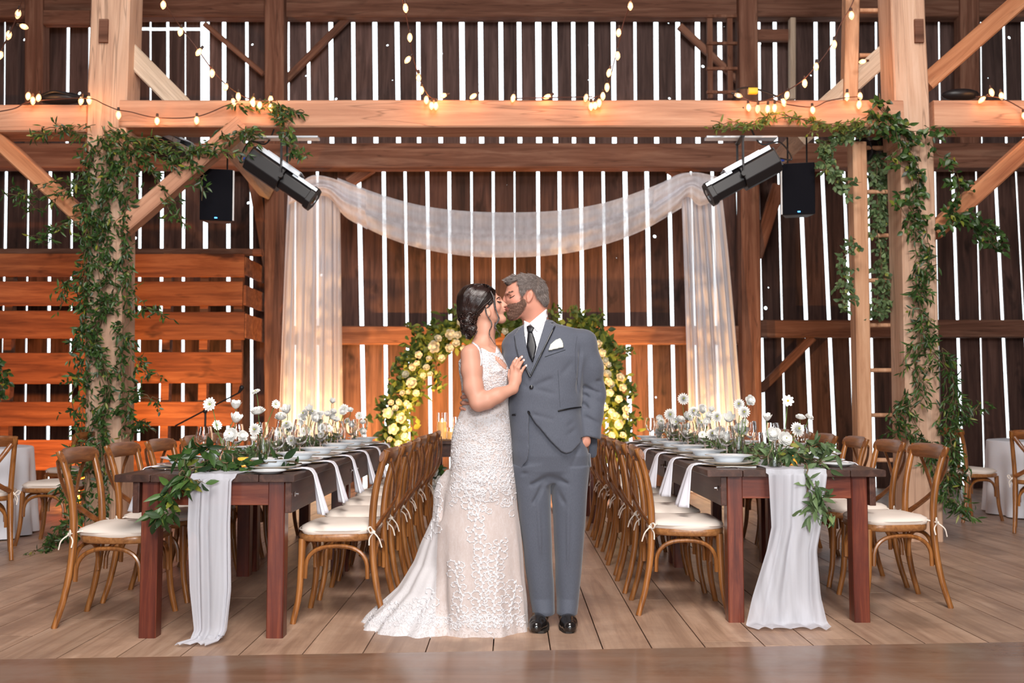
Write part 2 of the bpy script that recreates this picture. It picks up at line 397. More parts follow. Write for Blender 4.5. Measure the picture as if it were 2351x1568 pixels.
def post2(pt, pb, yt, yb, zt_, zb_, w, label):
    A, B = at(pt, yt, YP), at(pb, yb, YP); k = (B.x-A.x)/(B.z-A.z)
    timber('timber_post', V(A.x+k*(zb_-A.z), YP+.15, zb_), V(A.x+k*(zt_-A.z), YP+.15, zt_), w, .30, M_postx, label, 'post')
post2(241, 233, 330, 1240, 3.36, -.02, .295, 'pale hewn timber post on the left, wound with leafy vine')
post2(2106, 2127, 330, 1240, 3.36, -.02, .285, 'hewn timber post on the right beside the ladder')
timber('timber_post', V(XL0, YP+.15, 3.3), V(XL0+.02, YP+.15, 7.8), PW+.06, .30, M_postx, 'upper left timber post rising above the tie beam, with dark peg hole', 'post')
timber('timber_post', V(XR0-.03, YP+.15, 3.3), V(XR0-.08, YP+.15, 7.8), PW+.02, .30, M_postx, 'upper right timber post rising above the tie beam, with dark peg hole', 'post')
# mortice marks on the upper posts
for px in (238, 2110):
    m = MB(); p = at(px, 71, YP-.02); m.box((0, 0, 0), (.075, .02, .20), rnd=.1)
    o = m.build('mortice_plug', M_old, loc=p); tag(o, 'dark rectangular mortice plug in the upper %s post' % ('left' if px < 1000 else 'right'), 'mortice plug')
zt, zb = at(1175, 229, YP-.02).z, at(1175, 291, YP-.02).z
h = zt-zb; zc = (zt+zb)/2
xa, xb = at(277, 230, YP).x, at(2072, 230, YP).x
timber('tie_beam', V(xa, YP+.14, zc), V(xb, YP+.14, zc), h, .32, M_beam, 'massive hewn horizontal tie beam spanning between the two big posts', 'beam', up=(0, 1, 0))
timber('tie_beam', V(-9.0, YP+.14, zc-.04), V(XL0-.16, YP+.14, zc-.04), h, .32, M_beam, 'short tie beam running left from the left post', 'beam', up=(0, 1, 0))
timber('tie_beam', V(XR0+.14, YP+.14, zc), V(9.0, YP+.14, zc), h, .32, M_beam, 'short tie beam running right from the right post', 'beam', up=(0, 1, 0))
def brace(p, q, Y0, Y1, w, d, mat, label):
    return timber('knee_brace', at(*p, Y0), at(*q, Y1), w, d, mat, label, 'brace', up=(0, 1, 0))
brace((-60, 270), (212, 520), YP+.1, YP+.1, .13, .16, M_brace, 'orange diagonal brace meeting the left post from the left')
brace((2400, 300), (2140, 535), YP+.1, YP+.1, .14, .16, M_brace, 'orange diagonal brace rising right from the right post under the beam')
brace((2400, -50), (2120, 195), YP+.1, YP+.1, .15, .16, M_brace, 'upper right diagonal brace rising above the beam from the right post')
brace((282, 525), (560, 285), YP+.02, YP+.02, .14, .14, M_beam, 'diagonal brace from the left post up to the tie beam, draped with vine')
brace((285, 108), (425, 250), YP+.2, YP+.2, .17, .14, M_braceL, 'weathered pale brace from the upper left post down to the beam')
brace((2050, 108), (1878, 262), YP+.35, YP+.35, .17, .14, M_braceL, 'weathered pale brace from the upper right post down to the beam')
brace((515, 312), (612, 440), YP+.9, 12.2, .17, .14, M_braceL, 'pale brace running back from the tie beam toward the left wall post')  # skylight falling on this brace is put into its pale colour
brace((1848, 306), (1752, 398), YP+.9, 12.2, .17, .14, M_braceL, 'pale brace running back from the tie beam toward the right wall post')  # pale colour holds the skylight here as well
brace((578, 380), (618, 612), 12.3, 12.45, .14, .12, M_old, 'steep dark brace against the left wall post')
brace((1788, 425), (1735, 590), 12.3, 12.45, .16, .12, M_old, 'steep dark brace against the right wall post')
brace((1745, 895), (1865, 775), 12.6, 12.6, .11, .09, M_old, 'low diagonal brace beside the right wall post')
brace((800, 420), (855, 385), 12.6, 12.6, .14, .09, M_old, 'short dark brace above the left end of the swag')
brace((1590, 420), (1535, 385), 12.6, 12.6, .14, .09, M_old, 'short dark brace above the right end of the swag')
brace((650, 190), (800, 40), 12.6, 12.6, .09, .08, M_old, 'thin dark diagonal brace high on the back wall, left of centre')
brace((470, 55), (605, 170), 12.6, 12.6, .07, .06, M_old, 'thin dark diagonal brace between the upper left posts')
brace((1560, 60), (1700, 190), 12.6, 12.6, .09, .08, M_old, 'thin dark diagonal brace high on the back wall, right of centre')
def hgirt(x0, x1, ya, yb, Y, d, mat, label):
    a, b = at(x0, ya, Y), at(x1, yb, Y); A, B = at(x0, ya, Y).z, at(x0, yb, Y).z
    return timber('wall_girt', V(a.x, Y+d/2, (A+B)/2), V(b.x, Y+d/2, (A+B)/2), A-B, d, mat, label, 'beam')
hgirt(-420, 2760, -4, 38, 12.45, .2, M_old, 'dark girt across the top of the back wall')
hgirt(-420, 2760, 328, 384, 12.3, .25, M_old, 'broad weathered girt across the back wall above the swag')
hgirt(640, 1710, 748, 790, 12.5, .2, M_old, 'girt on the back wall behind the couple, lit orange')
hgirt(1745, 2760, 734, 774, 12.5, .2, M_old, 'girt on the back wall right of the right wall post')
def vpost(x0, x1, ya, yb, Y, d, mat, label, dx=0):
    a = at((x0+x1)/2, ya, Y); b = at((x0+x1)/2+dx, yb, Y)
    w = (x1-x0)*Y/FPX
    return timber('wall_post', V(a.x, Y+d/2, a.z), V(b.x, Y+d/2, b.z), d, w, mat, label, 'post', up=(1, 0, 0))
vpost(606, 652, -250, 1140, 12.3, .25, M_old, 'dark wall post left of the left drape')
vpost(1694, 1738, -250, 1140, 12.3, .25, M_old, 'dark wall post right of the right drape', 14)
vpost(55, 98, -250, 345, 12.4, .2, M_old, 'dark upright high on the back wall at far left')
vpost(2205, 2250, -250, 345, 12.4, .2, M_old, 'dark upright high on the back wall at far right')
hgirt(100, 205, 22, 56, 12.4, .12, M_old, 'short dark rail high on the wall left of the upper left post')
hgirt(1738, 1828, 66, 92, 12.5, .1, M_old, 'short rail between two wall studs high on the right')
vpost(1815, 1828, 40, 226, 12.4, .12, M_braceL, 'narrow pale stud high on the right of the back wall')
# old ladder nailed far back on the upper wall
lad = empty('wall_ladder', at(1660, 226, 12.5), 0, 'dark old ladder fixed high on the back wall beside the right wall post', 'ladder')
def wpart(name, mb, mat, par, smooth=False, **k):
    o = mb.build(name, mat, par, smooth, **k); o.matrix_parent_inverse = Matrix.Translation(-Vector(par.location)); return o
for x in (1628, 1674):
    m = MB(); m.bar(at(x, -40, 12.5), at(x+2, 226, 12.5), .07, .06, (0, 1, 0)); wpart('rail', m, M_oldv, lad)
for y in (38, 100, 158, 212):
    m = MB(); m.bar(at(1622, y, 12.46), at(1692, y, 12.46), .035, .05, (0, 1, 0)); wpart('rung', m, M_oldv, lad)

# ladder in front, by the right post
lad = empty('ladder', V(at(1978, 700, YP+.25).x, YP+.25, 0), 0, 'tall pale wooden ladder standing against the left side of the right post', 'ladder')
m = MB(); m.bar(at(1967, 330, YP+.2)-V(0, 0, 0), V(at(1981, 1100, YP+.25).x, YP+.25, 0), .12, .15, (0, 1, 0), ch=.01); wpart('rail', m, M_tan, lad)
m = MB(); m.bar(V(at(1957, 228, YP+.2).x, YP+.3, 3.6), at(1957, -200, YP+.3), .12, .12, (0, 1, 0), ch=.01); wpart('rail', m, M_tan, lad)
m = MB(); m.bar(at(2048, -200, YP+.33), V(at(2068, 1100, YP+.33).x, YP+.33, 0), .07, .1, (0, 1, 0), ch=.01); wpart('rail', m, M_tan, lad)
for y in (-75, 25, 128, 340, 441, 541, 644, 747, 850, 953, 1056):
    m = MB(); q = 0 if y < 200 else 8; m.bar(at(1972+q, y, YP+.32), at(2062+q, y, YP+.32), .034, .05, (0, 1, 0), ch=.008); wpart('rung', m, M_tan, lad)

# horizontal plank partition, left
YQ = 11.6
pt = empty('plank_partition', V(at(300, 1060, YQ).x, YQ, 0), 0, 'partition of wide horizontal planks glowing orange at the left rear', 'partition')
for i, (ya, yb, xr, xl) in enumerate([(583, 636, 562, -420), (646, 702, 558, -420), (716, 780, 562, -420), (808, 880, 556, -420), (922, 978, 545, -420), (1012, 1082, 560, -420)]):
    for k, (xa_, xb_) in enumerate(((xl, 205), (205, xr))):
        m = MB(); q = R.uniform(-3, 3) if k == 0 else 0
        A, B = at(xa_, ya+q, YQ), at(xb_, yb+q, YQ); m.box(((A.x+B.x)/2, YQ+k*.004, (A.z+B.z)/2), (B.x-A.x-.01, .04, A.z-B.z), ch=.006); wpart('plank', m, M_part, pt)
for xs in (30, 205, 390, 475, 552):
    m = MB(); A = at(xs, 583, YQ+.1); m.bar(V(A.x, YQ+.08, A.z), V(A.x, YQ+.08, 0), .10, .10, (0, 1, 0)); wpart('stud', m, M_part, pt)
for (ya, yb) in [(590, 630), (655, 700), (720, 775)]:     # short return boards running back
    m = MB(); A, B = at(562, ya, YQ), at(562, yb, YQ); m.box((A.x, YQ+.45, (A.z+B.z)/2), (.035, .9, A.z-B.z)); wpart('return_plank', m, M_part, pt)
hgirt(-420, 600, 570, 586, 11.7, .1, M_old, 'thin rail along the top of the plank partition')
# ============================================================ chairs
M_chair = wood('chair_elm_wood', (.13, .046, .012), (.30, .110, .026), (.45, .19, .055), 'z', 2.2, .32, .35, coat=.25, bump=.08, spec=.5)
M_chaird = wood('chair_rail_wood', (.11, .034, .010), (.22, .074, .020), (.33, .125, .040), 'x', 2.2, .30, .35, coat=.3, bump=.08, spec=.5)
M_seatw = wood('chair_seat_wood', (.20, .080, .028), (.36, .155, .052), (.47, .22, .08), 'x', 2.0, .35, .3, coat=.2, bump=.08)
M_cush = NB('cushion_linen'); _v = M_cush.coord('Object', (1, 1, 1)); _w = M_cush.noise(_v, 420, 2)
M_cush.b.inputs['Base Color'].default_value = (.80, .71, .64, 1); M_cush.b.inputs['Roughness'].default_value = .9; M_cush.bump(_w, .25, .0015); M_cush = M_cush.m
M_tie = plain('cotton_tie', (.82, .74, .66), .85)
M_bolt = plain('bolt_steel', (.65, .65, .68), .3, 1.0)
def superq(q, a, b, e=.62):
    c, s_ = math.cos(q), math.sin(q); return a*math.copysign(abs(c)**e, c), b*math.copysign(abs(s_)**e, s_)
def seat_ring(q, k=1.0):
    x, y = superq(q, .215*k, .205*k); x *= 1.0+.10*(y/.2); return x, y
def make_chair():
    r = empty('cross_back_chair', label='x', cat='chair')
    m = MB(); n = 28; vs = []; fs = []
    for z, k in ((.418, .95), (.425, .985), (.447, 1.0), (.456, .98)):
        for j in range(n): x, y = seat_ring(2*PI*j/n, k); vs.append((x, y, z))
    for i in range(3):
        for j in range(n): fs.append([i*n+j, i*n+(j+1) % n, (i+1)*n+(j+1) % n, (i+1)*n+j])
    fs += [list(range(n-1, -1, -1)), [3*n+j for j in range(n)]]
    m.add(vs, fs); m.build('seat', M_seatw, r, True)
    # cushion: puffy pad with a piped edge
    m = MB(); vs = []; fs = []; n = 36; prof = [(.0, .012), (.80, .008), (.97, .004), (1.0, .014), (1.01, .024), (.985, .036), (.85, .050), (.6, .058), (.3, .060), (0, .060)]
    for k, z in prof:
        for j in range(n):
            x, y = seat_ring(2*PI*j/n, max(k, .001)*.99); w = 1+.03*math.sin(5*2*PI*j/n+1)*(k > .9)
            vs.append((x*w, y*w-.005, .449+z+.004*math.sin(x*19+1)*math.cos(y*17)))
    for i in range(len(prof)-1):
        for j in range(n): fs.append([i*n+j, i*n+(j+1) % n, (i+1)*n+(j+1) % n, (i+1)*n+j])
    m.add(vs, fs)
    cu = m.build('cushion', M_cush, r, True)
    m = MB(); loop = [(*[c*1.0 for c in seat_ring(2*PI*j/40, 1.0)], .475) for j in range(41)]
    m.tube([(x, y-.005, z) for x, y, z in loop], .004, 5, cap=False); m.build('piping', M_cush, cu, True)
    # front legs
    for s in (-1, 1):
        m = MB(); p = spline([(s*.175, .165, .43), (s*.178, .168, .30), (s*.183, .178, .14), (s*.192, .205, .0)], 5)
        m.tube(p, lerp_list([.021, .019, .017, .0155], len(p)), 10); m.build('leg', M_chair, r, True)
    # rear legs, each one bent piece with its back upright
    for s in (-1, 1):
        m = MB(); p = spline([(s*.198, -.275, 0), (s*.190, -.235, .14), (s*.183, -.205, .32), (s*.180, -.198, .50), (s*.186, -.212, .66), (s*.193, -.245, .80), (s*.197, -.275, .885)], 5)
        m.tube(p, lerp_list([.0155, .017, .019, .020, .019, .018, .0185], len(p)), 10); m.build('leg', M_chair, r, True)
    # bowed top rail
    m = MB()
    def rail(u, v):
        x = (u-.5)*.43; y = -.262-.035*(1-(2*u-1)**2)+.012
        hgt = .042*(1-abs(2*u-1)**6*.35); q = v*2*PI
        return (x, y+.012*math.cos(q)-.020*math.sin(q)*0.4, .855+hgt*math.sin(q))
    m.grid(rail, 20, 12)
    for e in (0, 1): m.add([rail(e, j/12) for j in range(12)], [list(range(12)) if e else list(range(11, -1, -1))])
    m.build('top_rail', M_chaird, r, True)
    # crossing splats
    for s in (-1, 1):
        m = MB(); k = s
        p = spline([(k*.175, -.292, .835), (k*.115, -.300, .745), (k*.02, -.285-.006*k, .625), (-k*.09, -.250, .545), (-k*.180, -.214, .485)], 6)
        m.tube(p, .0175, 8, flat=.34, up=(0, 1, 0)); m.build('cross_splat', M_chaird, r, True)
    # bentwood arches under the seat
    def arch(a, b, zt=.395, zl=.25):
        a, b = Vector(a), Vector(b); mid = (a+b)/2; pts = []
        for i in range(17):
            q = PI*i/16; c = math.cos(q); sn = math.sin(q); P = mid+(a-mid)*math.copysign(abs(c)**.8, c); pts.append((P.x, P.y, zl+(zt-zl)*sn**.7+(.0 if 0 < i < 16 else -.02)))
        m = MB(); m.tube(pts, .0115, 8); m.build('arch_brace', M_chair, r, True)
    arch((-.150, .172, 0), (.150, .172, 0)); arch((-.155, -.205, 0), (.155, -.205, 0))
    arch((-.190, .145, 0), (-.192, -.178, 0)); arch((.190, .145, 0), (.192, -.178, 0))
    for s in (-1, 1):      # cotton tie bows
        m = MB(); c = Vector((s*.205, -.21, .468))
        for q, L in ((.5, .045), (2.4, .045)):
            d = Vector((math.cos(q), .5, math.sin(q)-.2)).normalized()*L; pr = Vector((0, .012, -.006))
            m.tube(spline([c, c+d*.6+Vector((0, 0, .016)), c+d, c+d*.6-Vector((0, 0, .014)), c], 4), .0042, 5)
        m.tube(spline([c, c+Vector((s*.02, -.03, -.03)), c+Vector((s*.014, -.045, -.075))], 4), .0036, 5)
        m.tube(spline([c, c+Vector((s*.004, .02, -.03)), c+Vector((s*.018, .02, -.065))], 4), .0036, 5)
        m.ball(c, .010, 8, 6); m.tube(spline([c, Vector((s*.17, -.17, .478)), Vector((s*.14, -.15, .475))], 4), .005, 5)
        m.build('tie', M_tie, r, True)
    return r
chair0 = make_chair(); _used = []
def chair(x, y, face, label, group=None):
    """face: direction the sitter looks, degrees from +X"""
    rz = math.radians(face-90)
    if not _used:
        _used.append(1); chair0.location = (x, y, 0); chair0.rotation_euler = (0, 0, rz); tag(chair0, label, 'chair', group); return chair0
    c = copy_tree(chair0, (x, y, 0), rz, label); 
    if group: c['group'] = group
    return c
ORD = ['nearest the camera', 'second from the camera', 'third from the camera', 'fourth from the camera', 'fifth from the camera', 'farthest from the camera']
for i in range(6):
    j = R.uniform(-3, 3); dx = R.uniform(-.015, .02)
    chair(-.915+dx, 5.18+i*.60, 180+j, 'cross-back wooden chair, aisle side of the left table, '+ORD[i], 'chairs along the left table')
    chair(-2.03-dx, 5.10+i*.60, 0-j, 'cross-back wooden chair, outer side of the left table, '+ORD[i], 'chairs along the left table')
    chair(.955-dx, 5.38+i*.60, 0+j, 'cross-back wooden chair, aisle side of the right table, '+ORD[i], 'chairs along the right table')
    chair(2.14+dx, 5.56+i*.60, 180-j, 'cross-back wooden chair, outer side of the right table, '+ORD[i], 'chairs along the right table')
chair(-3.72, 7.85, 178, 'cross-back chair by the white-clothed round table at far left, seat in view', 'chairs at the round tables')
chair(-3.90, 7.12, 118, 'cross-back chair cropped by the left picture edge, back toward the camera', 'chairs at the round tables')
chair(-4.30, 9.45, 245, 'cross-back chair behind the left round table', 'chairs at the round tables')
chair(4.45, 9.40, 18, 'cross-back chair left of the white-clothed round table at far right, half behind vine', 'chairs at the round tables')
chair(4.66, 8.55, 62, 'cross-back chair cropped by the right picture edge, in front of the round table', 'chairs at the round tables')

# ============================================================ farm tables
M_top = wood('table_top_dark_wood', (.030, .012, .008), (.058, .024, .016), (.11, .050, .034), 'y', 1.0, .42, .3, coat=.08, bump=.1, spec=.4)
M_apron = wood('table_apron_dark_wood', (.038, .014, .010), (.072, .027, .018), (.12, .052, .036), 'y', 1.0, .4, .2, bump=.1)
M_apronx = wood('table_apron_red_wood', (.07, .014, .008), (.18, .038, .019), (.29, .080, .036), 'x', 1.2, .35, .2, coat=.2, bump=.12, knots=.3)
M_leg = wood('table_leg_red_wood', (.045, .009, .006), (.135, .027, .014), (.25, .062, .028), 'z', 1.2, .35, .25, coat=.25, bump=.12, knots=.4, stain=(.09, .02, .014))
TZ = .785
def farm_table(xl, xr, y0, y1, lx0, lx1, label):
    t = empty('farm_table', ((xl+xr)/2, (y0+y1)/2, 0), 0, label, 'table'); P = t.location
    def part(n, mb, mat, **k): return mb.build(n, mat, t, **k)
    W = xr-xl; L = y1-y0
    n = 5; w = W/n
    m = MB()
    for i in range(n): m.box((-W/2+w*(i+.5), 0, TZ-.018), (w-.003, L-.004, .036), ch=.004)
    part('tabletop', m, M_top, bevel=.002)
    m = MB(); 
    a0, a1 = lx0-P.x, lx1-P.x; f0, f1 = -L/2+.09, L/2-.09
    for x in (a0-.018, a1+.018):
        m = MB(); m.box((x, 0, TZ-.036-.075), (.032, L-.06, .15)); part('side_apron', m, M_apron, bevel=.003)
    for y in (f0-.01, f1+.01):
        m = MB(); m.box(((a0+a1)/2, y, TZ-.036-.058), (a1-a0-.165, .035, .115)); part('end_apron', m, M_apronx, bevel=.003)
    for x in (a0+.043, a1-.043):
        for y in (f0, f1):
            m = MB(); m.box((x, y, (TZ-.038)/2), (.082, .082, TZ-.038), ch=.005); part('leg', m, M_leg)
    for x, s in ((a0, -1), (a1, 1)):
        for y in (f0, f1):
            m = MB(); m.ball((x+s*.037, y, TZ-.10), .013, 8, 5, sc=(.5, 1, 1)); m.tube([(x+s*.03, y, TZ-.10), (x+s*.055, y, TZ-.10)], .006, 8); part('bolt', m, M_bolt, smooth=True)
        m = MB(); m.bar((x-s*.05, f0+.10, TZ-.16), (x-s*.05, f0+.01, TZ-.34), .012, .02, (1, 0, 0)); part('leg_brace', m, M_bolt)
    return t
LX = (-1.915, -1.045); RX = (1.005, 1.93)
farm_table(LX[0], LX[1], 4.64, 6.46, -1.80, -1.10, 'dark-topped farm table with red-brown legs, front of the left row')
farm_table(LX[0], LX[1], 6.465, 8.29, -1.80, -1.10, 'dark-topped farm table with red-brown legs, rear of the left row')
farm_table(RX[0], RX[1], 4.97, 6.80, 1.115, 1.85, 'dark-topped farm table with red-brown legs, front of the right row')
farm_table(RX[0], RX[1], 6.805, 8.64, 1.115, 1.85, 'dark-topped farm table with red-brown legs, rear of the right row')
# head table behind the couple
ht = empty('head_table', (.02, 9.42, 0), 0, 'small dark table with candles behind the couple', 'table')
m = MB(); m.box((0, 0, .757), (1.75, .72, .036), ch=.004); m.build('tabletop', M_top, ht)
m = MB(); m.box((0, -.31, .68), (1.6, .03, .12)); m.box((0, .31, .68), (1.6, .03, .12)); m.build('apron', M_apron, ht)
for x in (-.76, .76):
    for y in (-.28, .28): m = MB(); m.box((x, y, .37), (.08, .08, .74), ch=.005); m.build('leg', M_leg, ht)

# round cloth-covered tables at the edges
M_cloth = plain('white_tablecloth', (.80, .82, .90), .8)
def round_table(x, y, r, lab):
    t = empty('round_table', (x, y, 0), 0, lab+' under a floor-length white cloth', 'table')
    m = MB(); m.lathe([(0, .72), (r, .72), (r, .745), (0, .745)], n=40); m.build('tabletop', M_top, t, True)
    m = MB(); m.lathe([(.05, .72), (.04, .3), (.05, .06), (.3, .02), (.3, 0)], n=16); m.build('pedestal', M_apron, t, True)
    m = MB(); n = 160; vs = []; fs = []
    rows = [(0, 0.75), (.6, .75), (.97, .75), (1.0, .748), (1.012, .735), (1.02, .60), (1.03, .4), (1.04, .2), (1.05, .012)]
    for k, z in rows:
        for j in range(n):
            q = 2*PI*j/n; am = max(0, (.74-z))*.055*math.sin(q*17+1.3*math.sin(q*3)); rr = r*k+am; vs.append((rr*math.cos(q), rr*math.sin(q), z))
    for i in range(len(rows)-1):
        for j in range(n): fs.append([i*n+j, i*n+(j+1) % n, (i+1)*n+(j+1) % n, (i+1)*n+j])
    m.add(vs, fs); o = m.build('tablecloth', M_cloth, None, 'all', loc=(x, y, 0)); tag(o, 'white floor-length tablecloth over the '+lab, 'tablecloth')
round_table(-4.95, 8.2, .78, 'round table at the far left edge')
round_table(5.68, 9.75, .78, 'round table at the far right edge')

# ============================================================ place settings
M_china = plain('white_china', (.80, .84, .88), .15, spec=.6, coat=.3)
M_chargr = plain('gold_rim_charger', (.55, .42, .28), .3, .4)
M_napkin = plain('napkin_linen', (.80, .81, .90), .85)
M_silver = plain('cutlery_steel', (.8, .8, .8), .18, 1.0)
M_glass = plain('clear_glass', (1, 1, 1), .0, trans=1.0, ior=1.5)
M_card = plain('menu_card', (.88, .86, .86), .7)
def t_plate():
    m = MB(); m.lathe([(0, .0), (.09, .0), (.10, .004), (.145, .016), (.148, .019), (.142, .019), (.098, .008), (0, .006)], n=32)
    o = m.build('dinner_plate', M_china, None, True); return o
def t_bowl():
    m = MB(); m.lathe([(0, 0), (.06, 0), (.075, .010), (.085, .028), (.128, .040), (.130, .043), (.125, .043), (.082, .032), (.068, .013), (0, .008)], n=32)
    return m.build('soup_plate', M_china, None, True)
def t_charger():
    m = MB(); m.lathe([(0, 0), (.13, 0), (.165, .008), (.166, .011), (.13, .005), (0, .004)], n=36); return m.build('charger_plate', M_chargr, None, True)
def t_side():
    m = MB(); m.lathe([(0, 0), (.05, 0), (.06, .004), (.085, .014), (.086, .017), (.058, .008), (0, .006)], n=28); return m.build('bread_plate', M_china, None, True)
def t_napkin():      # lies from under the plate (x<0) over the table edge at x=0 and hangs down on +x side
    m = MB(); L0, L1 = .20, .235
    def fn(u, v):
        s = u*(L0+L1); w = (.040+.042*max(0, (s-L0)/L1)); y = (v-.5)*2*w
        if s < L0: x = s-L0; z = .006
        else: q = s-L0; x = .010+min(q, .03)*.5+.02*(q/L1); z = .004-max(0, q-.008)
        k_ = max(0, (s-L0)/L1); fold = k_*(.030+.026*math.sin(v*PI*3.4+.5))
        return (x+fold*(s > L0), y, z+(0 if s > L0 else .004*math.cos(v*PI*2)))
    m.grid(fn, 26, 12); return m.build('napkin', M_napkin, None, 'all', solid=.004)
def t_cutlery(kind):
    m = MB()
    if kind == 'knife':
        m.box((0, -.055, .004), (.016, .10, .005), ch=.001); m.add([(-.009, 0, .003), (.009, 0, .003), (.011, .09, .003), (0, .118, .003), (-.009, .1, .003), (-.009, 0, .005), (.009, 0, .005), (.011, .09, .005), (0, .118, .005), (-.009, .1, .005)], [[4, 3, 2, 1, 0], [5, 6, 7, 8, 9]]+[[i, (i+1) % 5, 5+(i+1) % 5, 5+i] for i in range(5)])
    else:
        m.tube([(0, -.10, .004), (0, -.06, .004), (0, .04, .007)], [.006, .0035, .003], 6, flat=.6)
        m.box((0, .055, .007), (.024, .03, .003))
        for i in range(4): m.box((-.009+.006*i, .09, .006), (.003, .045, .002))
    return m.build(kind, M_silver, None, True)
def t_goblet(h=.215, rb=.047, nm='wine_glass'):
    g = empty(nm); t = .0024
    m = MB(); m.lathe([(0, .0), (.034, .0), (.034, .002), (.010, .006), (.005, .012), (.0042, h*.40), (.007, h*.425), (0, h*.43)], n=20); m.build('stem', M_glass, g, True)
    m = MB(); o = [(.0, h*.425), (.010, h*.43), (rb*.75, h*.52), (rb, h*.68), (rb*.95, h*.82), (rb*.80, h)]
    m.lathe(o+[(r-t, z) for r, z in o[::-1][:-2]]+[(.008, h*.445), (0, h*.443)], n=20); m.build('bowl', M_glass, g, True)
    return g
def t_tumbler():
    g = empty('water_goblet'); t = .0018
    m = MB(); m.lathe([(0, 0), (.031, 0), (.031, .003), (.010, .010), (.008, .022), (.012, .030), (0, .032)], n=20); m.build('stem', M_glass, g, True)
    o = [(0, .030), (.014, .032), (.031, .055), (.036, .085), (.034, .125), (.031, .150)]
    m = MB(); m.lathe(o+[(r-t, z) for r, z in o[::-1][:-2]]+[(.010, .036), (0, .035)], n=20); m.build('bowl', M_glass, g, True)
    return g
def t_card():
    m = MB(); m.box((0, 0, .0008), (.075, .11, .0012)); return m.build('menu_card', M_card, None)
protos = dict(charger=t_charger(), plate=t_plate(), bowl=t_bowl(), side=t_side(), napkin=t_napkin(), knife=t_cutlery('knife'), fork=t_cutlery('fork'), wine=t_goblet(), water=t_tumbler(), card=t_card())
info = dict(charger=('gold-rimmed charger', 'plate'), plate=('white dinner plate', 'plate'), bowl=('white rimmed soup plate', 'plate'), side=('small white bread plate', 'plate'), napkin=('white hanging napkin', 'napkin'), knife=('steel knife', 'knife'), fork=('steel fork', 'fork'), wine=('tall wine glass', 'glass'), water=('short-stemmed water goblet', 'glass'), card=('white menu card', 'card'))
grp = dict(charger='chargers', plate='dinner plates', bowl='soup plates', side='bread plates', napkin='napkins', knife='knives', fork='forks', wine='wine glasses', water='water goblets', card='menu cards')
ptag = {}
def put(kind, x, y, z, rz, seat):
    o = protos[kind]; lab = info[kind][0]+' '+seat
    if kind not in ptag: ptag[kind] = 1; o.location = (x, y, z); o.rotation_euler = (0, 0, rz); c = o
    else: c = copy_tree(o, (x, y, z), rz)
    tag(c, lab, info[kind][1], grp[kind]+' on the long tables'); return c
def setting(xe, y, side, seat):
    """xe: table edge x; side=+1 when the guest sits on the +x side"""
    s = side; cx = xe-s*.19; j = R.uniform(-.01, .01)
    rz = 0 if s > 0 else PI
    def L(a, b): return cx-s*a, y+(-b if s > 0 else b)*1.0
    def P(kind, fwd, lat, z, dr=0):   # fwd toward table centre, lat toward +y for s>0
        put(kind, cx-s*fwd+R.uniform(-.004, .004), y+lat+j, z, rz+dr, seat)
    P('charger', 0, 0, TZ, 0); P('plate', 0, 0, TZ+.008); P('bowl', 0, 0, TZ+.018); P('card', 0.0, 0, TZ+.062, R.uniform(-.2, .2))
    put('napkin', xe, y+j, TZ+.002, rz, seat)
    P('fork', 0, -.185, TZ, s*PI/2 if s > 0 else s*PI/2); P('knife', -.02, .158, TZ, PI/2)
    P('side', -.04, -.235 if s > 0 else .235, TZ, 0)
    P('wine', .03, .205, TZ); P('water', .115, .27, TZ)
for i in range(6):
    o = ORD[i]
    setting(LX[1], 4.93+i*.60+.03, 1, 'at the left table, aisle side, seat '+o)
    setting(LX[0], 5.10+i*.60, -1, 'at the left table, outer side, seat '+o)
    setting(RX[0], 5.30+i*.60, -1, 'at the right table, aisle side, seat '+o)
    setting(RX[1], 5.50+i*.60, 1, 'at the right table, outer side, seat '+o)
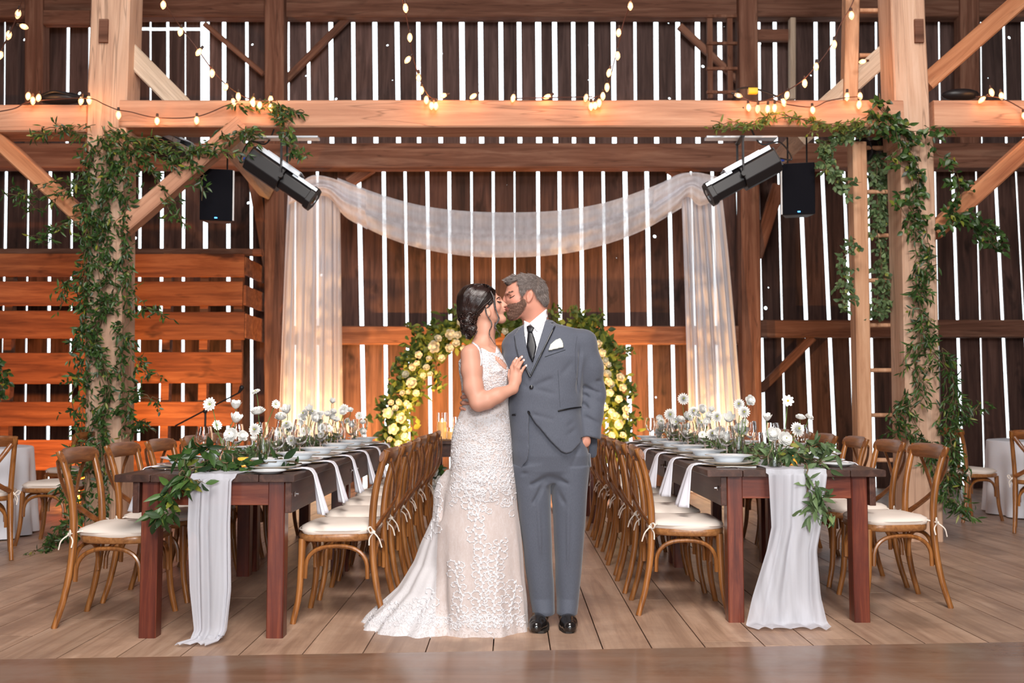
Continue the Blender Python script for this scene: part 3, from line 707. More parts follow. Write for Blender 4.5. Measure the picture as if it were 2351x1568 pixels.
# ============================================================ implicit modelling: bodies and clothes as one continuous surface
class SDF:
    def __init__(s, lo, hi, h):
        s.lo = np.array(lo, float); s.h = h; s.n = np.ceil((np.array(hi)-s.lo)/h).astype(int)+1
        s.f = np.full(tuple(s.n), .2, np.float32)
    def _sub(s, c0, c1, pad):
        a = np.maximum(0, np.floor((np.minimum(c0, c1)-pad-s.lo)/s.h).astype(int)); b = np.minimum(s.n, np.ceil((np.maximum(c0, c1)+pad-s.lo)/s.h).astype(int)+1)
        if (b <= a).any(): return None
        g = [s.lo[i]+s.h*np.arange(a[i], b[i]) for i in range(3)]
        return tuple(slice(a[i], b[i]) for i in range(3)), g[0][:, None, None], g[1][None, :, None], g[2][None, None, :]
    def comb(s, sl, d, k, op):
        f = s.f[sl]
        if op == 'u':
            if k > 0: h = np.clip(.5+.5*(f-d)/k, 0, 1); s.f[sl] = f*(1-h)+d*h-k*h*(1-h)
            else: s.f[sl] = np.minimum(f, d)
        elif op == 's':
            if k > 0: h = np.clip(.5-.5*(f+d)/k, 0, 1); s.f[sl] = f*(1-h)-d*h+k*h*(1-h)
            else: s.f[sl] = np.maximum(f, -d)
    def ell(s, c, r, k=.01, op='u', rot=0.0, roty=None):
        c = np.array(c, float); r = np.array(r, float); m = r.max()+k+.012
        q = s._sub(c, c, m)
        if q is None: return s
        sl, X, Y, Z = q; x, y, z = X-c[0], Y-c[1], Z-c[2]
        if rot:      # about the view (y) axis
            a, b = math.cos(rot), math.sin(rot); x, z = a*x+b*z, -b*x+a*z
        if roty:     # about vertical axis
            a, b = math.cos(roty), math.sin(roty); x, y = a*x+b*y, -b*x+a*y
        k0 = np.sqrt((x/r[0])**2+(y/r[1])**2+(z/r[2])**2)+1e-6; k1 = np.sqrt((x/r[0]**2)**2+(y/r[1]**2)**2+(z/r[2]**2)**2)+1e-6
        s.comb(sl, (k0*(k0-1)/k1).astype(np.float32), k, op); return s
    def cone(s, a, b, ra, rb, k=.01, op='u', flat=1.0):
        a = np.array(a, float); b = np.array(b, float); q = s._sub(a, b, max(ra, rb)*max(1, flat)+k+.012)
        if q is None: return s
        sl, X, Y, Z = q; d = b-a; L = (d*d).sum()+1e-9
        px, py, pz = X-a[0], Y-a[1], Z-a[2]
        t = np.clip((px*d[0]+py*d[1]+pz*d[2])/L, 0, 1)
        D = np.sqrt((px-t*d[0])**2+((py-t*d[1])/flat)**2+(pz-t*d[2])**2)-(ra+(rb-ra)*t)
        s.comb(sl, D.astype(np.float32), k, op); return s
    def chain(s, pts, rs, k=.01, op='u', flat=1.0):
        for i in range(len(pts)-1): s.cone(pts[i], pts[i+1], rs[i], rs[i+1], k, op, flat)
        return s
    def stack(s, rows, k=.01, op='u', e=2.0, grow=0.0, rip=None):
        """rows: (z, cx, cy, ax, by) sorted by z"""
        rows = sorted(rows); A = np.array(rows, float); m = (A[:, 3:5].max()+abs(grow)+k+.03)
        c0 = np.array([A[:, 1].min(), A[:, 2].min(), A[0, 0]]); c1 = np.array([A[:, 1].max(), A[:, 2].max(), A[-1, 0]])
        q = s._sub(c0, c1, m)
        if q is None: return s
        sl, X, Y, Z = q; z = Z[0, 0, :]
        if rip is not None: m += .05
        def sm(col):      # smooth interpolation
            v = np.interp(z, A[:, 0], A[:, col]); return v[None, None, :]
        cx, cy, ax, by = sm(1), sm(2), sm(3)+grow, sm(4)+grow
        dx, dy = X-cx, Y-cy
        if rip is not None:
            th = np.arctan2(dy/by, dx/ax); q = rip(th, Z); ax = ax*(1+q); by = by*(1+q)
        rr = (np.abs(dx/ax)**e+np.abs(dy/by)**e)**(1/e)
        d = (rr-1)*np.minimum(ax, by)*.9
        zz = np.maximum(A[0, 0]-grow-Z, Z-A[-1, 0]-grow)
        d = np.maximum(d, zz)
        s.comb(sl, d.astype(np.float32), k, op); return s
    def crease(s, a, b, w, dep):
        a = np.array(a, float); b = np.array(b, float); q = s._sub(a, b, 3*w)
        if q is None: return s
        sl, X, Y, Z = q; d = b-a; L = (d*d).sum()+1e-9; px, py, pz = X-a[0], Y-a[1], Z-a[2]
        t = np.clip((px*d[0]+py*d[1]+pz*d[2])/L, 0, 1)
        D2 = (px-t*d[0])**2+(py-t*d[1])**2+(pz-t*d[2])**2
        s.f[sl] += (dep*np.exp(-D2/w**2)*np.minimum(1, 6*t*(1-t)+.2)).astype(np.float32); return s
    def prism(s, poly, op='s', y0=-9e9, y1=9e9, k=0.0, grow=0.0):
        """polygon [(x,z)..] extruded along y, clipped to y0..y1"""
        P = np.array(poly, float); X = (s.lo[0]+s.h*np.arange(s.n[0]))[:, None]; Z = (s.lo[2]+s.h*np.arange(s.n[2]))[None, :]
        d = np.full((s.n[0], s.n[2]), 9e9); sg = np.ones_like(d); N = len(P)
        for i in range(N):
            a, b = P[i], P[i-1]; e = b-a; wx, wz = X-a[0], Z-a[1]
            t = np.clip((wx*e[0]+wz*e[1])/((e*e).sum()+1e-12), 0, 1); d = np.minimum(d, (wx-e[0]*t)**2+(wz-e[1]*t)**2)
            c1, c2, c3 = Z >= a[1], Z < b[1], e[0]*wz > e[1]*wx
            fl = (c1 & c2 & c3) | (~c1 & ~c2 & ~c3); sg = np.where(fl, -sg, sg)
        D = (sg*np.sqrt(d)-grow)[:, None, :]; Y = (s.lo[1]+s.h*np.arange(s.n[1]))[None, :, None]
        D = np.maximum(np.maximum(D, y0-Y), Y-y1).astype(np.float32)
        if op == 'i': s.f = np.maximum(s.f, D)
        else: s.comb((slice(None),)*3, D, k, op)
        return s
    def noise_amp(s, amp, sc, seed=0):
        rng = np.random.RandomState(seed); X = (s.lo[0]+s.h*np.arange(s.n[0]))[:, None, None]; Y = (s.lo[1]+s.h*np.arange(s.n[1]))[None, :, None]; Z = (s.lo[2]+s.h*np.arange(s.n[2]))[None, None, :]
        g = 0
        for i in range(5):
            v = rng.randn(3)*sc; g = g+np.sin(v[0]*X+v[1]*Y+v[2]*Z+rng.rand()*6)
        s.f += (amp*g/2.2).astype(np.float32); return s
    def mesh(s):
        f = s.f; n = f.shape; neg = f < 0
        acc = np.zeros((n[0]-1, n[1]-1, n[2]-1, 3), np.float32); cnt = np.zeros((n[0]-1, n[1]-1, n[2]-1), np.float32)
        C = lambda i, j, k: f[i:n[0]-1+i, j:n[1]-1+j, k:n[2]-1+k]
        corners = [(i, j, k) for i in (0, 1) for j in (0, 1) for k in (0, 1)]
        for a in corners:
            for ax in range(3):
                if a[ax] == 0:
                    b = list(a); b[ax] = 1; fa, fb = C(*a), C(*b); m = (fa < 0) != (fb < 0); t = np.where(m, fa/(np.where(m, fa-fb, 1)), 0)
                    for q in range(3): acc[..., q] += np.where(m, a[q]+(t if q == ax else 0), 0)
                    cnt += m
        idx = np.argwhere(cnt > 0); ids = -np.ones(cnt.shape, np.int64); ids[tuple(idx.T)] = np.arange(len(idx))
        V_ = (idx+acc[tuple(idx.T)]/cnt[tuple(idx.T)][:, None])*s.h+s.lo
        F_ = []
        for ax in range(3):
            u, v = [i for i in range(3) if i != ax]
            sa = [slice(None)]*3; sb = [slice(None)]*3; sa[ax] = slice(0, -1); sb[ax] = slice(1, None)
            for w in (u, v): sa[w] = slice(1, -1); sb[w] = slice(1, -1)
            A_, B_ = neg[tuple(sa)], neg[tuple(sb)]; e = np.argwhere(A_ != B_)
            if not len(e): continue
            fl = A_[tuple(e.T)]
            base = e.copy(); base[:, u] += 1; base[:, v] += 1
            def at_(du, dv): c = base.copy(); c[:, u] -= du; c[:, v] -= dv; return ids[c[:, 0], c[:, 1], c[:, 2]]
            q = np.stack([at_(1, 1), at_(0, 1), at_(0, 0), at_(1, 0)], 1)
            if ax == 1: fl = ~fl
            q[~fl] = q[~fl][:, ::-1]; F_.append(q)
        return V_, np.concatenate(F_)
    def obj(s, name, mats, parent=None, colfn=None, smooth_it=0, loc0=(0, 0, 0)):
        V_, F_ = s.mesh(); V2 = V_-np.array(loc0)
        if smooth_it:
            for _ in range(smooth_it):
                su = np.zeros_like(V2); c = np.zeros(len(V2))
                for a, b in ((0, 1), (1, 2), (2, 3), (3, 0)):
                    np.add.at(su, F_[:, a], V2[F_[:, b]]); np.add.at(su, F_[:, b], V2[F_[:, a]]); np.add.at(c, F_[:, a], 1); np.add.at(c, F_[:, b], 1)
                V2 = V2*.45+.55*su/np.maximum(c, 1)[:, None]
        me = bpy.data.meshes.new(name); nv, nf = len(V2), len(F_)
        me.vertices.add(nv); me.vertices.foreach_set('co', V2.astype(np.float32).ravel())
        me.loops.add(nf*4); me.loops.foreach_set('vertex_index', F_.astype(np.int32).ravel())
        me.polygons.add(nf); me.polygons.foreach_set('loop_start', np.arange(0, nf*4, 4, dtype=np.int32)); me.polygons.foreach_set('loop_total', np.full(nf, 4, np.int32))
        me.update(calc_edges=True); me.validate()
        for m in (mats if isinstance(mats, (list, tuple)) else [mats]): me.materials.append(m)
        me.polygons.foreach_set('use_smooth', [True]*len(me.polygons))
        if colfn is not None and len(me.vertices) == nv:
            a = me.attributes.new('tint', 'FLOAT_COLOR', 'POINT'); c = np.ones((nv, 4), np.float32); c[:, :3] = colfn(V_); a.data.foreach_set('color', c.ravel())
        o = bpy.data.objects.new(name, me); COL.objects.link(o)
        if parent: o.parent = parent
        o['_bv'] = 0; del o['_bv']
        return o
def bvh(o, base=(0, 0, 0)):
    me = o.data; b = Vector(base); return BVHTree.FromPolygons([v.co+b for v in me.vertices], [tuple(p.vertices) for p in me.polygons])
CAMP = Vector((0, 0, CAMH))
def hit(trees, px, py, off=0.0):
    d = (at(px, py, 5.0)-CAMP).normalized(); best = None
    for t in trees:
        h = t.ray_cast(CAMP, d)
        if h[0] is not None and (best is None or h[3] < best[3]): best = h
    if best is None: return None
    n = best[1] if best[1].dot(d) < 0 else -best[1]
    return best[0]-d*off, n
def conform(poly, trees, off, th, name, mat, parent, base=(0, 0, 0), step=4.0, puff=0.0, smooth=True):
    bm = bmesh.new(); vs = [bm.verts.new((x, y, 0)) for x, y in poly]; bm.faces.new(vs)
    xs = [p[0] for p in poly]; ys = [p[1] for p in poly]
    for ax, lo, hi in ((0, min(xs), max(xs)), (1, min(ys), max(ys))):
        q = math.floor(lo/step)*step+step*.5
        while q < hi:
            co = [0, 0, 0]; no = [0, 0, 0]; co[ax] = q; no[ax] = 1
            bmesh.ops.bisect_plane(bm, geom=bm.verts[:]+bm.edges[:]+bm.faces[:], plane_co=co, plane_no=no, dist=1e-4); q += step
    bmesh.ops.triangulate(bm, faces=[f for f in bm.faces if len(f.verts) > 4])
    b = Vector(base); bad = []; bnd = {v.index for v in bm.verts if v.is_boundary}; last = None
    for v in bm.verts:
        px, py = v.co.x, v.co.y; e = puff if not v.is_boundary else 0
        h = hit(trees, px, py, off+e)
        if h is None: bad.append(v); v.co = (px, py, 0); continue
        v.co = h[0]-b
    if bad: bmesh.ops.delete(bm, geom=bad, context='VERTS')
    me = bpy.data.meshes.new(name); bmesh.ops.recalc_face_normals(bm, faces=bm.faces); bm.to_mesh(me); bm.free(); me.materials.append(mat)
    me.polygons.foreach_set('use_smooth', [smooth]*len(me.polygons))
    o = bpy.data.objects.new(name, me); COL.objects.link(o); o.parent = parent
    m = o.modifiers.new('solid', 'SOLIDIFY'); m.thickness = th; m.offset = 0
    return o
def in_poly(x, y, P):
    c = False; n = len(P)
    for i in range(n):
        (x1, y1), (x2, y2) = P[i], P[i-1]
        if (y1 > y) != (y2 > y) and x < (x2-x1)*(y-y1)/(y2-y1)+x1: c = not c
    return c
def strands(poly, n, trees, L, dirfn, r, lift, rng, mb=None, base=(0, 0, 0), curl=0.0, jit=.35, segs=3, sink=.002):
    mb = mb or MB(); xs = [p[0] for p in poly]; ys = [p[1] for p in poly]; b = Vector(base); c = 0
    while c < n:
        px, py = rng.uniform(min(xs), max(xs)), rng.uniform(min(ys), max(ys)); c += 1
        if not in_poly(px, py, poly): continue
        h = hit(trees, px, py)
        if h is None: continue
        p, nn = h; dx, dz = dirfn(px, py); d = Vector((dx, rng.uniform(-.3, .3)*.5, dz))+Vector((rng.gauss(0, jit), rng.gauss(0, jit)*.5, rng.gauss(0, jit)))
        d = (d-nn*d.dot(nn)); 
        if d.length < 1e-5: continue
        d.normalize(); l = L*rng.uniform(.6, 1.2); pts = []
        for k in range(segs+1):
            t = k/segs; pts.append(p-b-nn*sink+d*l*t+nn*(lift*l*(t**.8))+Vector((0, 0, -curl*l*t*t)))
        mb.tube(pts, [r*(1-.8*k/segs) for k in range(segs+1)], 3, rnd=rng.random(), cap=False)
    return mb
# ============================================================ skin, cloth and hair materials
def tintmat(name, rough=.5, sss=0.0, bump=None, spec=.4, sheen=0.0, vary=0.0):
    b = NB(name); a = b.node('ShaderNodeAttribute'); a.attribute_name = 'tint'; c = a.outputs['Color']
    if vary: c = b.mix(b.math('MULTIPLY', b.noise(b.coord(), 55, 4), vary), c, (.62, .25, .18))
    b.l.new(c, b.b.inputs['Base Color']); b.b.inputs['Roughness'].default_value = rough; b.b.inputs['Specular IOR Level'].default_value = spec
    if sss: b.b.inputs['Subsurface Weight'].default_value = sss; b.b.inputs['Subsurface Radius'].default_value = (.012, .005, .003)
    if bump: b.bump(b.noise(b.coord(), bump[0], 3), bump[1], bump[2])
    return b.m
M_skin = tintmat('skin', .48, .12, (260, .12, .001), .35, vary=.10)
def suit_cloth(name, c0, c1):
    b = NB(name); v = b.coord('Object', (1, 1, 1)); n = b.noise(b.coord('Object', (520, 520, 90)), 1.0, 2); n2 = b.noise(v, 5, 3)
    c = b.mix(n, c0, c1); b.l.new(c, b.b.inputs['Base Color']); b.b.inputs['Roughness'].default_value = .78; b.b.inputs['Sheen Weight'].default_value = .25
    b.bump(b.math('ADD', b.math('MULTIPLY', n, .3), n2), .22, .006); return b.m
M_suit = suit_cloth('grey_suit_wool', (.046, .053, .076), (.100, .112, .148))
M_suit2 = suit_cloth('grey_lapel_wool', (.052, .060, .084), (.110, .123, .160))
M_seam = plain('dark_seam_thread', (.035, .04, .05), .9)  # dark line colour for seams, breast pocket and lapel edge
M_satin = plain('black_satin', (.006, .007, .010), .28, spec=.6)
M_tiem = plain('black_satin_tie', (.006, .007, .011), .42, spec=.5)
M_shirt = plain('white_shirt_cotton', (.86, .86, .90), .8)
M_sq = plain('pale_pocket_silk', (.68, .73, .68), .6)
M_shoe = plain('black_shoe_leather', (.012, .010, .010), .18, spec=.6, coat=.4)
M_sole = plain('shoe_sole', (.02, .015, .012), .6)
def hairmat(name, c0, c1, rough=.35, spec=.5):
    b = NB(name); b.l.new(b.ramp(b.attr(), [(0, c0), (.5, tuple((x+y)/2 for x, y in zip(c0, c1))), (1, c1)]), b.b.inputs['Base Color'])
    b.b.inputs['Roughness'].default_value = rough; b.b.inputs['Specular IOR Level'].default_value = spec; return b.m
M_hairg = hairmat('grey_brown_hair', (.07, .05, .045), (.33, .28, .26), .5)
M_hairgb = plain('grey_brown_hair_base', (.10, .075, .065), .8)
M_beard = hairmat('brown_beard_hair', (.05, .022, .015), (.26, .14, .10), .55)
M_hairb = hairmat('dark_brown_hair', (.006, .003, .003), (.035, .016, .013), .26, .7)
M_lash = plain('dark_lash', (.01, .006, .006), .6)
M_nail = plain('nail_polish', (.86, .74, .74), .2)

def lacemat(name, nude, dens, white=(.70, .68, .70)):
    b = NB(name); v = b.coord('Object', (1, 1, 1))
    w = b.node('ShaderNodeTexNoise'); w.inputs['Scale'].default_value = 11; w.inputs['Detail'].default_value = 2; b.l.new(v, w.inputs['Vector'])
    vm = b.node('ShaderNodeVectorMath', operation='MULTIPLY_ADD'); b.l.new(w.outputs['Color'], vm.inputs[0]); vm.inputs[1].default_value = (.11,)*3; b.l.new(v, vm.inputs[2])
    vo = b.node('ShaderNodeTexVoronoi', feature='DISTANCE_TO_EDGE'); vo.inputs['Scale'].default_value = 52; b.l.new(vm.outputs[0], vo.inputs['Vector'])
    line = b.ramp(vo.outputs['Distance'], [(.0, (1, 1, 1)), (.12, (.9,)*3), (.2, (0, 0, 0))])
    vo2 = b.node('ShaderNodeTexVoronoi', feature='DISTANCE_TO_EDGE'); vo2.inputs['Scale'].default_value = 130; b.l.new(vm.outputs[0], vo2.inputs['Vector'])
    line2 = b.ramp(vo2.outputs['Distance'], [(.0, (.75,)*3), (.16, (0, 0, 0))])
    geo = b.node('ShaderNodeSeparateXYZ'); b.l.new(v, geo.inputs[0])
    hgt = b.ramp(b.math('ADD', geo.outputs[2], b.math('MULTIPLY', b.math('SUBTRACT', b.noise(v, 5, 3), .5), .45)), dens)
    l = b.math('MULTIPLY', b.math('MAXIMUM', line, b.math('MULTIPLY', line2, .8)), hgt)
    soft = b.noise(b.coord('Object', (1, 1, .35)), 60, 5, .75, 1.0)
    base = b.mix(b.ramp(soft, [(.45, (.05,)*3), (.75, (.45,)*3)]), nude, white)
    c = b.mix(l, base, white); b.l.new(c, b.b.inputs['Base Color']); b.b.inputs['Roughness'].default_value = .7; b.b.inputs['Sheen Weight'].default_value = .2
    b.bump(l, .6, .003); return b.m
M_dress = lacemat('lace_over_nude_tulle', (.50, .415, .39), [(.0, (.45,)*3), (.06, (.35,)*3), (.14, (.06,)*3), (.60, (.05,)*3), (.74, (.50,)*3), (1.0, (.62,)*3)])
M_train = lacemat('white_tulle', (.58, .56, .58), [(.0, (.75,)*3), (.10, (.6,)*3), (.22, (.08,)*3), (1.0, (.10,)*3)])
M_lace = plain('white_lace_applique', (.68, .67, .70), .75)

# ============================================================ the groom
YG = 4.95
def G(px, py, dy=0.0): return at(px, py, YG+dy)
def mrow(px0, px1, py, cy, by, Y0):
    a = at(px0, py, Y0+cy); b = at(px1, py, Y0+cy); return ((a.z), (a.x+b.x)/2, Y0+cy, (b.x-a.x)/2, by)
SK_M = (.56, .265, .19)
groom = empty('person', (G(1268, 1400).x, YG, 0), 0, 'bearded man in grey suit and black tie kissing the woman, one hand in pocket', 'person')
gb = tuple(groom.location)
def gcol(V_):
    c = np.tile(np.array(SK_M, np.float32), (len(V_), 1))
    def blot(p, r, col, a=1.0):
        w = a*np.exp(-(((V_-np.array(p))/np.array(r))**2).sum(1))[:, None]; c[:] = c*(1-w)+np.array(col)*w
    blot(G(1186, 690, -.06), (.022, .03, .018), (.66, .26, .19), .8)     # cheek
    blot(G(1216, 680, -.08), (.016, .03, .03), (.66, .24, .17), .7)      # ear
    blot(G(1159, 689, -.01), (.016, .02, .012), (.68, .27, .20), .6)     # nose
    blot(G(1163, 707, -.02), (.010, .03, .010), (.55, .17, .15), .9)     # lips
    blot(G(1232, 720, -.06), (.03, .04, .03), (.64, .27, .19), .5)
    return c
s = SDF((-.40, 4.68, 0.0), (.52, 5.16, 1.86), .0042)
# --- head
s.ell(G(1212, 671), (.094, .076, .088), .02)
s.ell(G(1181, 673), (.045, .060, .058), .025)
s.ell(G(1186, 694), (.056, .058, .062), .025)
s.ell(G(1168, 675, -.012), (.020, .045, .010), .012)
for d in (-1, 1):
    s.cone(G(1212, 700, d*.045), G(1183, 724, d*.020), .030, .022, .03)
    s.ell(G(1184, 690, d*.040), (.026, .022, .020), .02)
s.ell(G(1175, 726), (.024, .028, .019), .02)
s.ell(G(1172, 708), (.020, .032, .022), .015)
s.ell(G(1168, 682, -.044), (.014, .013, .009), .012, 's'); s.ell(G(1171, 682, .044), (.014, .013, .009), .012, 's')
s.ell(G(1174, 681.5, -.034), (.0125, .012, .0075), .009); s.ell(G(1174, 682, .034), (.0125, .012, .0075), .009)
s.chain([G(1165, 677), G(1160, 685), G(1158, 691)], [.009, .0095, .0115], .010)
for d in (-1, 1): s.ell(G(1163, 693, d*.012), (.010, .0075, .0075), .006)
s.ell(G(1162, 705), (.010, .022, .0055), .005); s.ell(G(1163.5, 710), (.010, .020, .0055), .005)
# ears
for d in (-1, 1):
    s.ell(G(1216.5, 680, d*.080), (.0175, .008, .030), .008, rot=-.28); s.ell(G(1213.5, 679, d*.090), (.009, .007, .018), .004, 's', rot=-.28)
    s.ell(G(1213, 691.5, d*.080), (.008, .006, .009), .006)
s.chain([G(1224, 690, .02), G(1226, 712, .01), G(1234, 760, .02)], [.062, .062, .070], .03)
# --- body under the clothes
s.stack([mrow(1205, 1262, 748, .02, .07, YG), mrow(1180, 1335, 780, .02, .085, YG), mrow(1168, 1340, 850, 0, .105, YG), mrow(1180, 1325, 930, 0, .095, YG), mrow(1182, 1345, 1020, 0, .11, YG), mrow(1190, 1345, 1080, 0, .10, YG)], .03)
for pts, rs in (([G(1338, 792, .01), G(1362, 900, .035), G(1355, 990, -.02)], [.042, .040, .027]), ([G(1180, 795, .03), G(1172, 880, .13), G(1112, 918, .12)], [.052, .042, .029])): s.chain(pts, rs, .02)
for pts, rs in (([G(1222, 1080), G(1232, 1230, -.01), G(1247, 1388, .02)], [.075, .05, .030]), ([G(1306, 1080), G(1306, 1230, -.01), G(1301, 1390, .02)], [.075, .05, .030])): s.chain(pts, rs, .02)
for x in (1246, 1301): s.chain([G(x, 1388, .02), G(x, 1418, .03), G(x-2, 1424, -.08)], [.028, .022, .018], .01)
# --- his right hand wraps round the bride's back: palm behind her, four unequal fingers coming forward round her waist
s.ell(G(1084, 918, .02), (.034, .026, .044), .012)
def finger(sd, P, rs, k=.004):
    sd.chain(P, rs, k)
FB = lambda px, py, dy: at(px, py, 4.88+dy)
finger(s, [FB(1075, 898, .05), FB(1063.5, 899, .0), FB(1067, 897, -.055), FB(1077, 895, -.085)], [.0105, .0105, .0095, .008])
finger(s, [FB(1074, 911, .06), FB(1061.5, 912, .005), FB(1065, 911, -.055), FB(1077, 911, -.090)], [.0105, .0108, .0098, .0085])
finger(s, [FB(1073, 923, .06), FB(1060.5, 925, .005), FB(1064, 925, -.050), FB(1077, 926, -.085)], [.0105, .0105, .0095, .0082])
finger(s, [FB(1072, 934, .06), FB(1058.5, 937, .01), FB(1060.5, 938, -.035), FB(1068, 940, -.060)], [.0098, .0095, .0085, .0072])
finger(s, [FB(1090, 900, .07), FB(1090, 880, .09), FB(1086, 868, .10)], [.013, .011, .009])
# his left hand: wrist and the start of the hand slipping into the trouser pocket
s.ell(G(1345, 1012, -.045), (.026, .018, .034), .01); s.cone(G(1342, 1008, -.055), G(1334, 1030, -.055), .010, .009, .006)
gbody = s.obj('body', M_skin, groom, gcol, 1, gb)
GT = [bvh(gbody, gb)]
P2 = lambda L, Y: [(at(x, y, Y).x, at(x, y, Y).z) for x, y in L]

# --- trousers
s = SDF((-.05, 4.78, .02), (.46, 5.14, 1.12), .0045)
s.stack([mrow(1182, 1322, 940, 0, .112, YG), mrow(1182, 1334, 990, 0, .120, YG), mrow(1180, 1347, 1020, 0, .124, YG), mrow(1178, 1353, 1045, 0, .124, YG), mrow(1181, 1349, 1080, 0, .108, YG), mrow(1194, 1338, 1108, 0, .075, YG)], .02, e=2.4)
s.stack([mrow(1177, 1263, 1070, 0, .105, YG), mrow(1184, 1264, 1130, 0, .10, YG), mrow(1195, 1266, 1214, 0, .088, YG), mrow(1208, 1270, 1318, .005, .075, YG), mrow(1216, 1273, 1370, .012, .072, YG), mrow(1222, 1274, 1400, .0, .080, YG), mrow(1223, 1273, 1413, .005, .078, YG)], .03, e=2.3)
s.stack([mrow(1262, 1353, 1070, 0, .105, YG), mrow(1266, 1348, 1130, 0, .10, YG), mrow(1271, 1342, 1214, 0, .088, YG), mrow(1275, 1335, 1318, .005, .075, YG), mrow(1278, 1329, 1370, .012, .072, YG), mrow(1278, 1326, 1402, .0, .080, YG), mrow(1279, 1325, 1417, .005, .078, YG)], .007, e=2.3)
for (a, b_, w, d) in [((1255, 1096), (1215, 1115), .014, .012), ((1255, 1098), (1222, 1160), .013, .010), ((1257, 1094), (1310, 1112), .014, .011), ((1257, 1100), (1300, 1160), .012, .008), ((1236, 960), (1250, 1080), .008, .007),
                      ((1225, 1355), (1270, 1345), .013, .010), ((1222, 1372), (1268, 1385), .012, .010), ((1278, 1352), (1320, 1362), .013, .010), ((1280, 1385), (1322, 1372), .012, .009), ((1330, 1025), (1300, 1090), .012, .006), ((1235, 1150), (1245, 1330), .009, -.006), ((1305, 1150), (1303, 1330), .009, -.006), ((1195, 1090), (1240, 1075), .012, .006)]:
    s.crease(G(*a, -.095), G(*b_, -.085), w, d)
s.prism([(-1, -.5), (1, -.5), (1, .062), (-1, .062)], 's')
s.noise_amp(.0012, 26, 3)
tr = s.obj('trousers', M_suit, groom, None, 1, gb); GTR = bvh(tr, gb)

# --- jacket
jr = [mrow(1222, 1268, 735, .035, .060, YG), mrow(1205, 1280, 744, .030, .075, YG), mrow(1184, 1325, 755, .02, .092, YG), mrow(1166, 1347, 768, .02, .105, YG), mrow(1156, 1352, 790, .01, .120, YG), mrow(1154, 1350, 820, 0, .130, YG), mrow(1157, 1343, 860, 0, .136, YG), mrow(1163, 1337, 905, 0, .138, YG), mrow(1167, 1337, 950, 0, .142, YG), mrow(1170, 1345, 1000, 0, .150, YG), mrow(1174, 1356, 1040, 0, .150, YG), mrow(1177, 1357, 1072, 0, .148, YG)]
s = SDF((-.42, 4.68, .70), (.56, 5.20, 1.58), .0045)
s.stack(jr, .02, e=2.25)
s.chain([G(1341, 784, .01), G(1354, 845, .02), G(1362, 905, .035), G(1358, 950, .01), G(1357, 1000, -.02)], [.064, .064, .060, .055, .050], .035)
s.chain([G(1180, 798, .03), G(1174, 880, .13), G(1098, 922, .125)], [.062, .055, .046], .022)
# hollow below, cutaway front, back vent panel
s.stack([mrow(1179, 1326, 950, 0, .124, YG), mrow(1179, 1338, 1000, 0, .132, YG), mrow(1180, 1350, 1035, 0, .135, YG), mrow(1182, 1352, 1090, 0, .136, YG)], .0, 's', e=2.4)
s.prism(P2([(1214, 946), (1231, 974), (1264, 1011), (1288, 1036), (1300, 1041), (1313, 1037), (1330, 1020), (1344, 1004), (1352, 1008), (1358, 1090), (1196, 1090), (1201, 1071), (1210, 1058), (1214, 1030), (1214, 980)], YG-.14), 's', 0, YG+.02, .002)
s.prism(P2([(1330, 1004), (1345, 1001), (1378, 1008), (1378, 1040), (1330, 1040)], YG-.02), 's', 0, YG+.045, .002)
s.cone(G(1362, 1005, .07), G(1361, 1042, .075), .022, .022, .01, flat=.5)
for (a, b_, w, d, dy) in [((1332, 800), (1326, 900), .010, .012, -.08), ((1340, 865), (1384, 878), .010, .008, -.02), ((1335, 885), (1380, 905), .011, .010, -.02), ((1338, 905), (1378, 925), .010, .008, -.02), ((1335, 925), (1372, 955), .012, .011, -.03), ((1340, 955), (1378, 975), .010, .008, -.05), ((1222, 889), (1270, 868), .013, .006, -.13), ((1222, 892), (1275, 905), .013, .005, -.13), ((1212, 890), (1180, 870), .012, .005, -.13), ((1218, 950), (1275, 965), .013, .006, -.13), ((1290, 1005), (1330, 982), .014, .004, -.12), ((1280, 992), (1325, 965), .012, .0035, -.12), ((1212, 950), (1185, 1010), .012, .005, -.13), ((1316, 830), (1290, 860), .014, .004, -.12)]:
    s.crease(G(*a, dy), G(*b_, dy), w, d)
s.noise_amp(.0013, 24, 5)
jk = s.obj('jacket', M_suit, groom, None, 1, gb); GJ = bvh(jk, gb); GA = [GJ, GTR]
def ribbon(path, w, off, name, mat, th=.0016, trees=None, sub=4):
    P = []
    for a, b in zip(path, path[1:]):
        n = max(2, int(math.hypot(b[0]-a[0], b[1]-a[1])/4))
        for i in range(n): P.append((a[0]+(b[0]-a[0])*i/n, a[1]+(b[1]-a[1])*i/n))
    P.append(path[-1]); pts = []
    for x, y in P:
        h = hit(trees or GA, x, y, off)
        if h: pts.append(h[0]-groom.location)
    for _ in range(2): pts = [pts[0]]+[(pts[i-1]+pts[i]*2+pts[i+1])/4 for i in range(1, len(pts)-1)]+[pts[-1]]
    m = MB(); m.tube(pts, w/2, 8, flat=th/w*2 if w > th else 1, up=(0, 1, 0)); return m.build(name, mat, groom, True)
shirt_poly = [(1217, 742), (1254, 711), (1260, 718), (1250, 745), (1236, 791), (1223, 833), (1210, 800), (1204, 772), (1203, 738)]
conform(shirt_poly, GA+GT, .004, .003, 'shirt', M_shirt, groom, gb, 3)
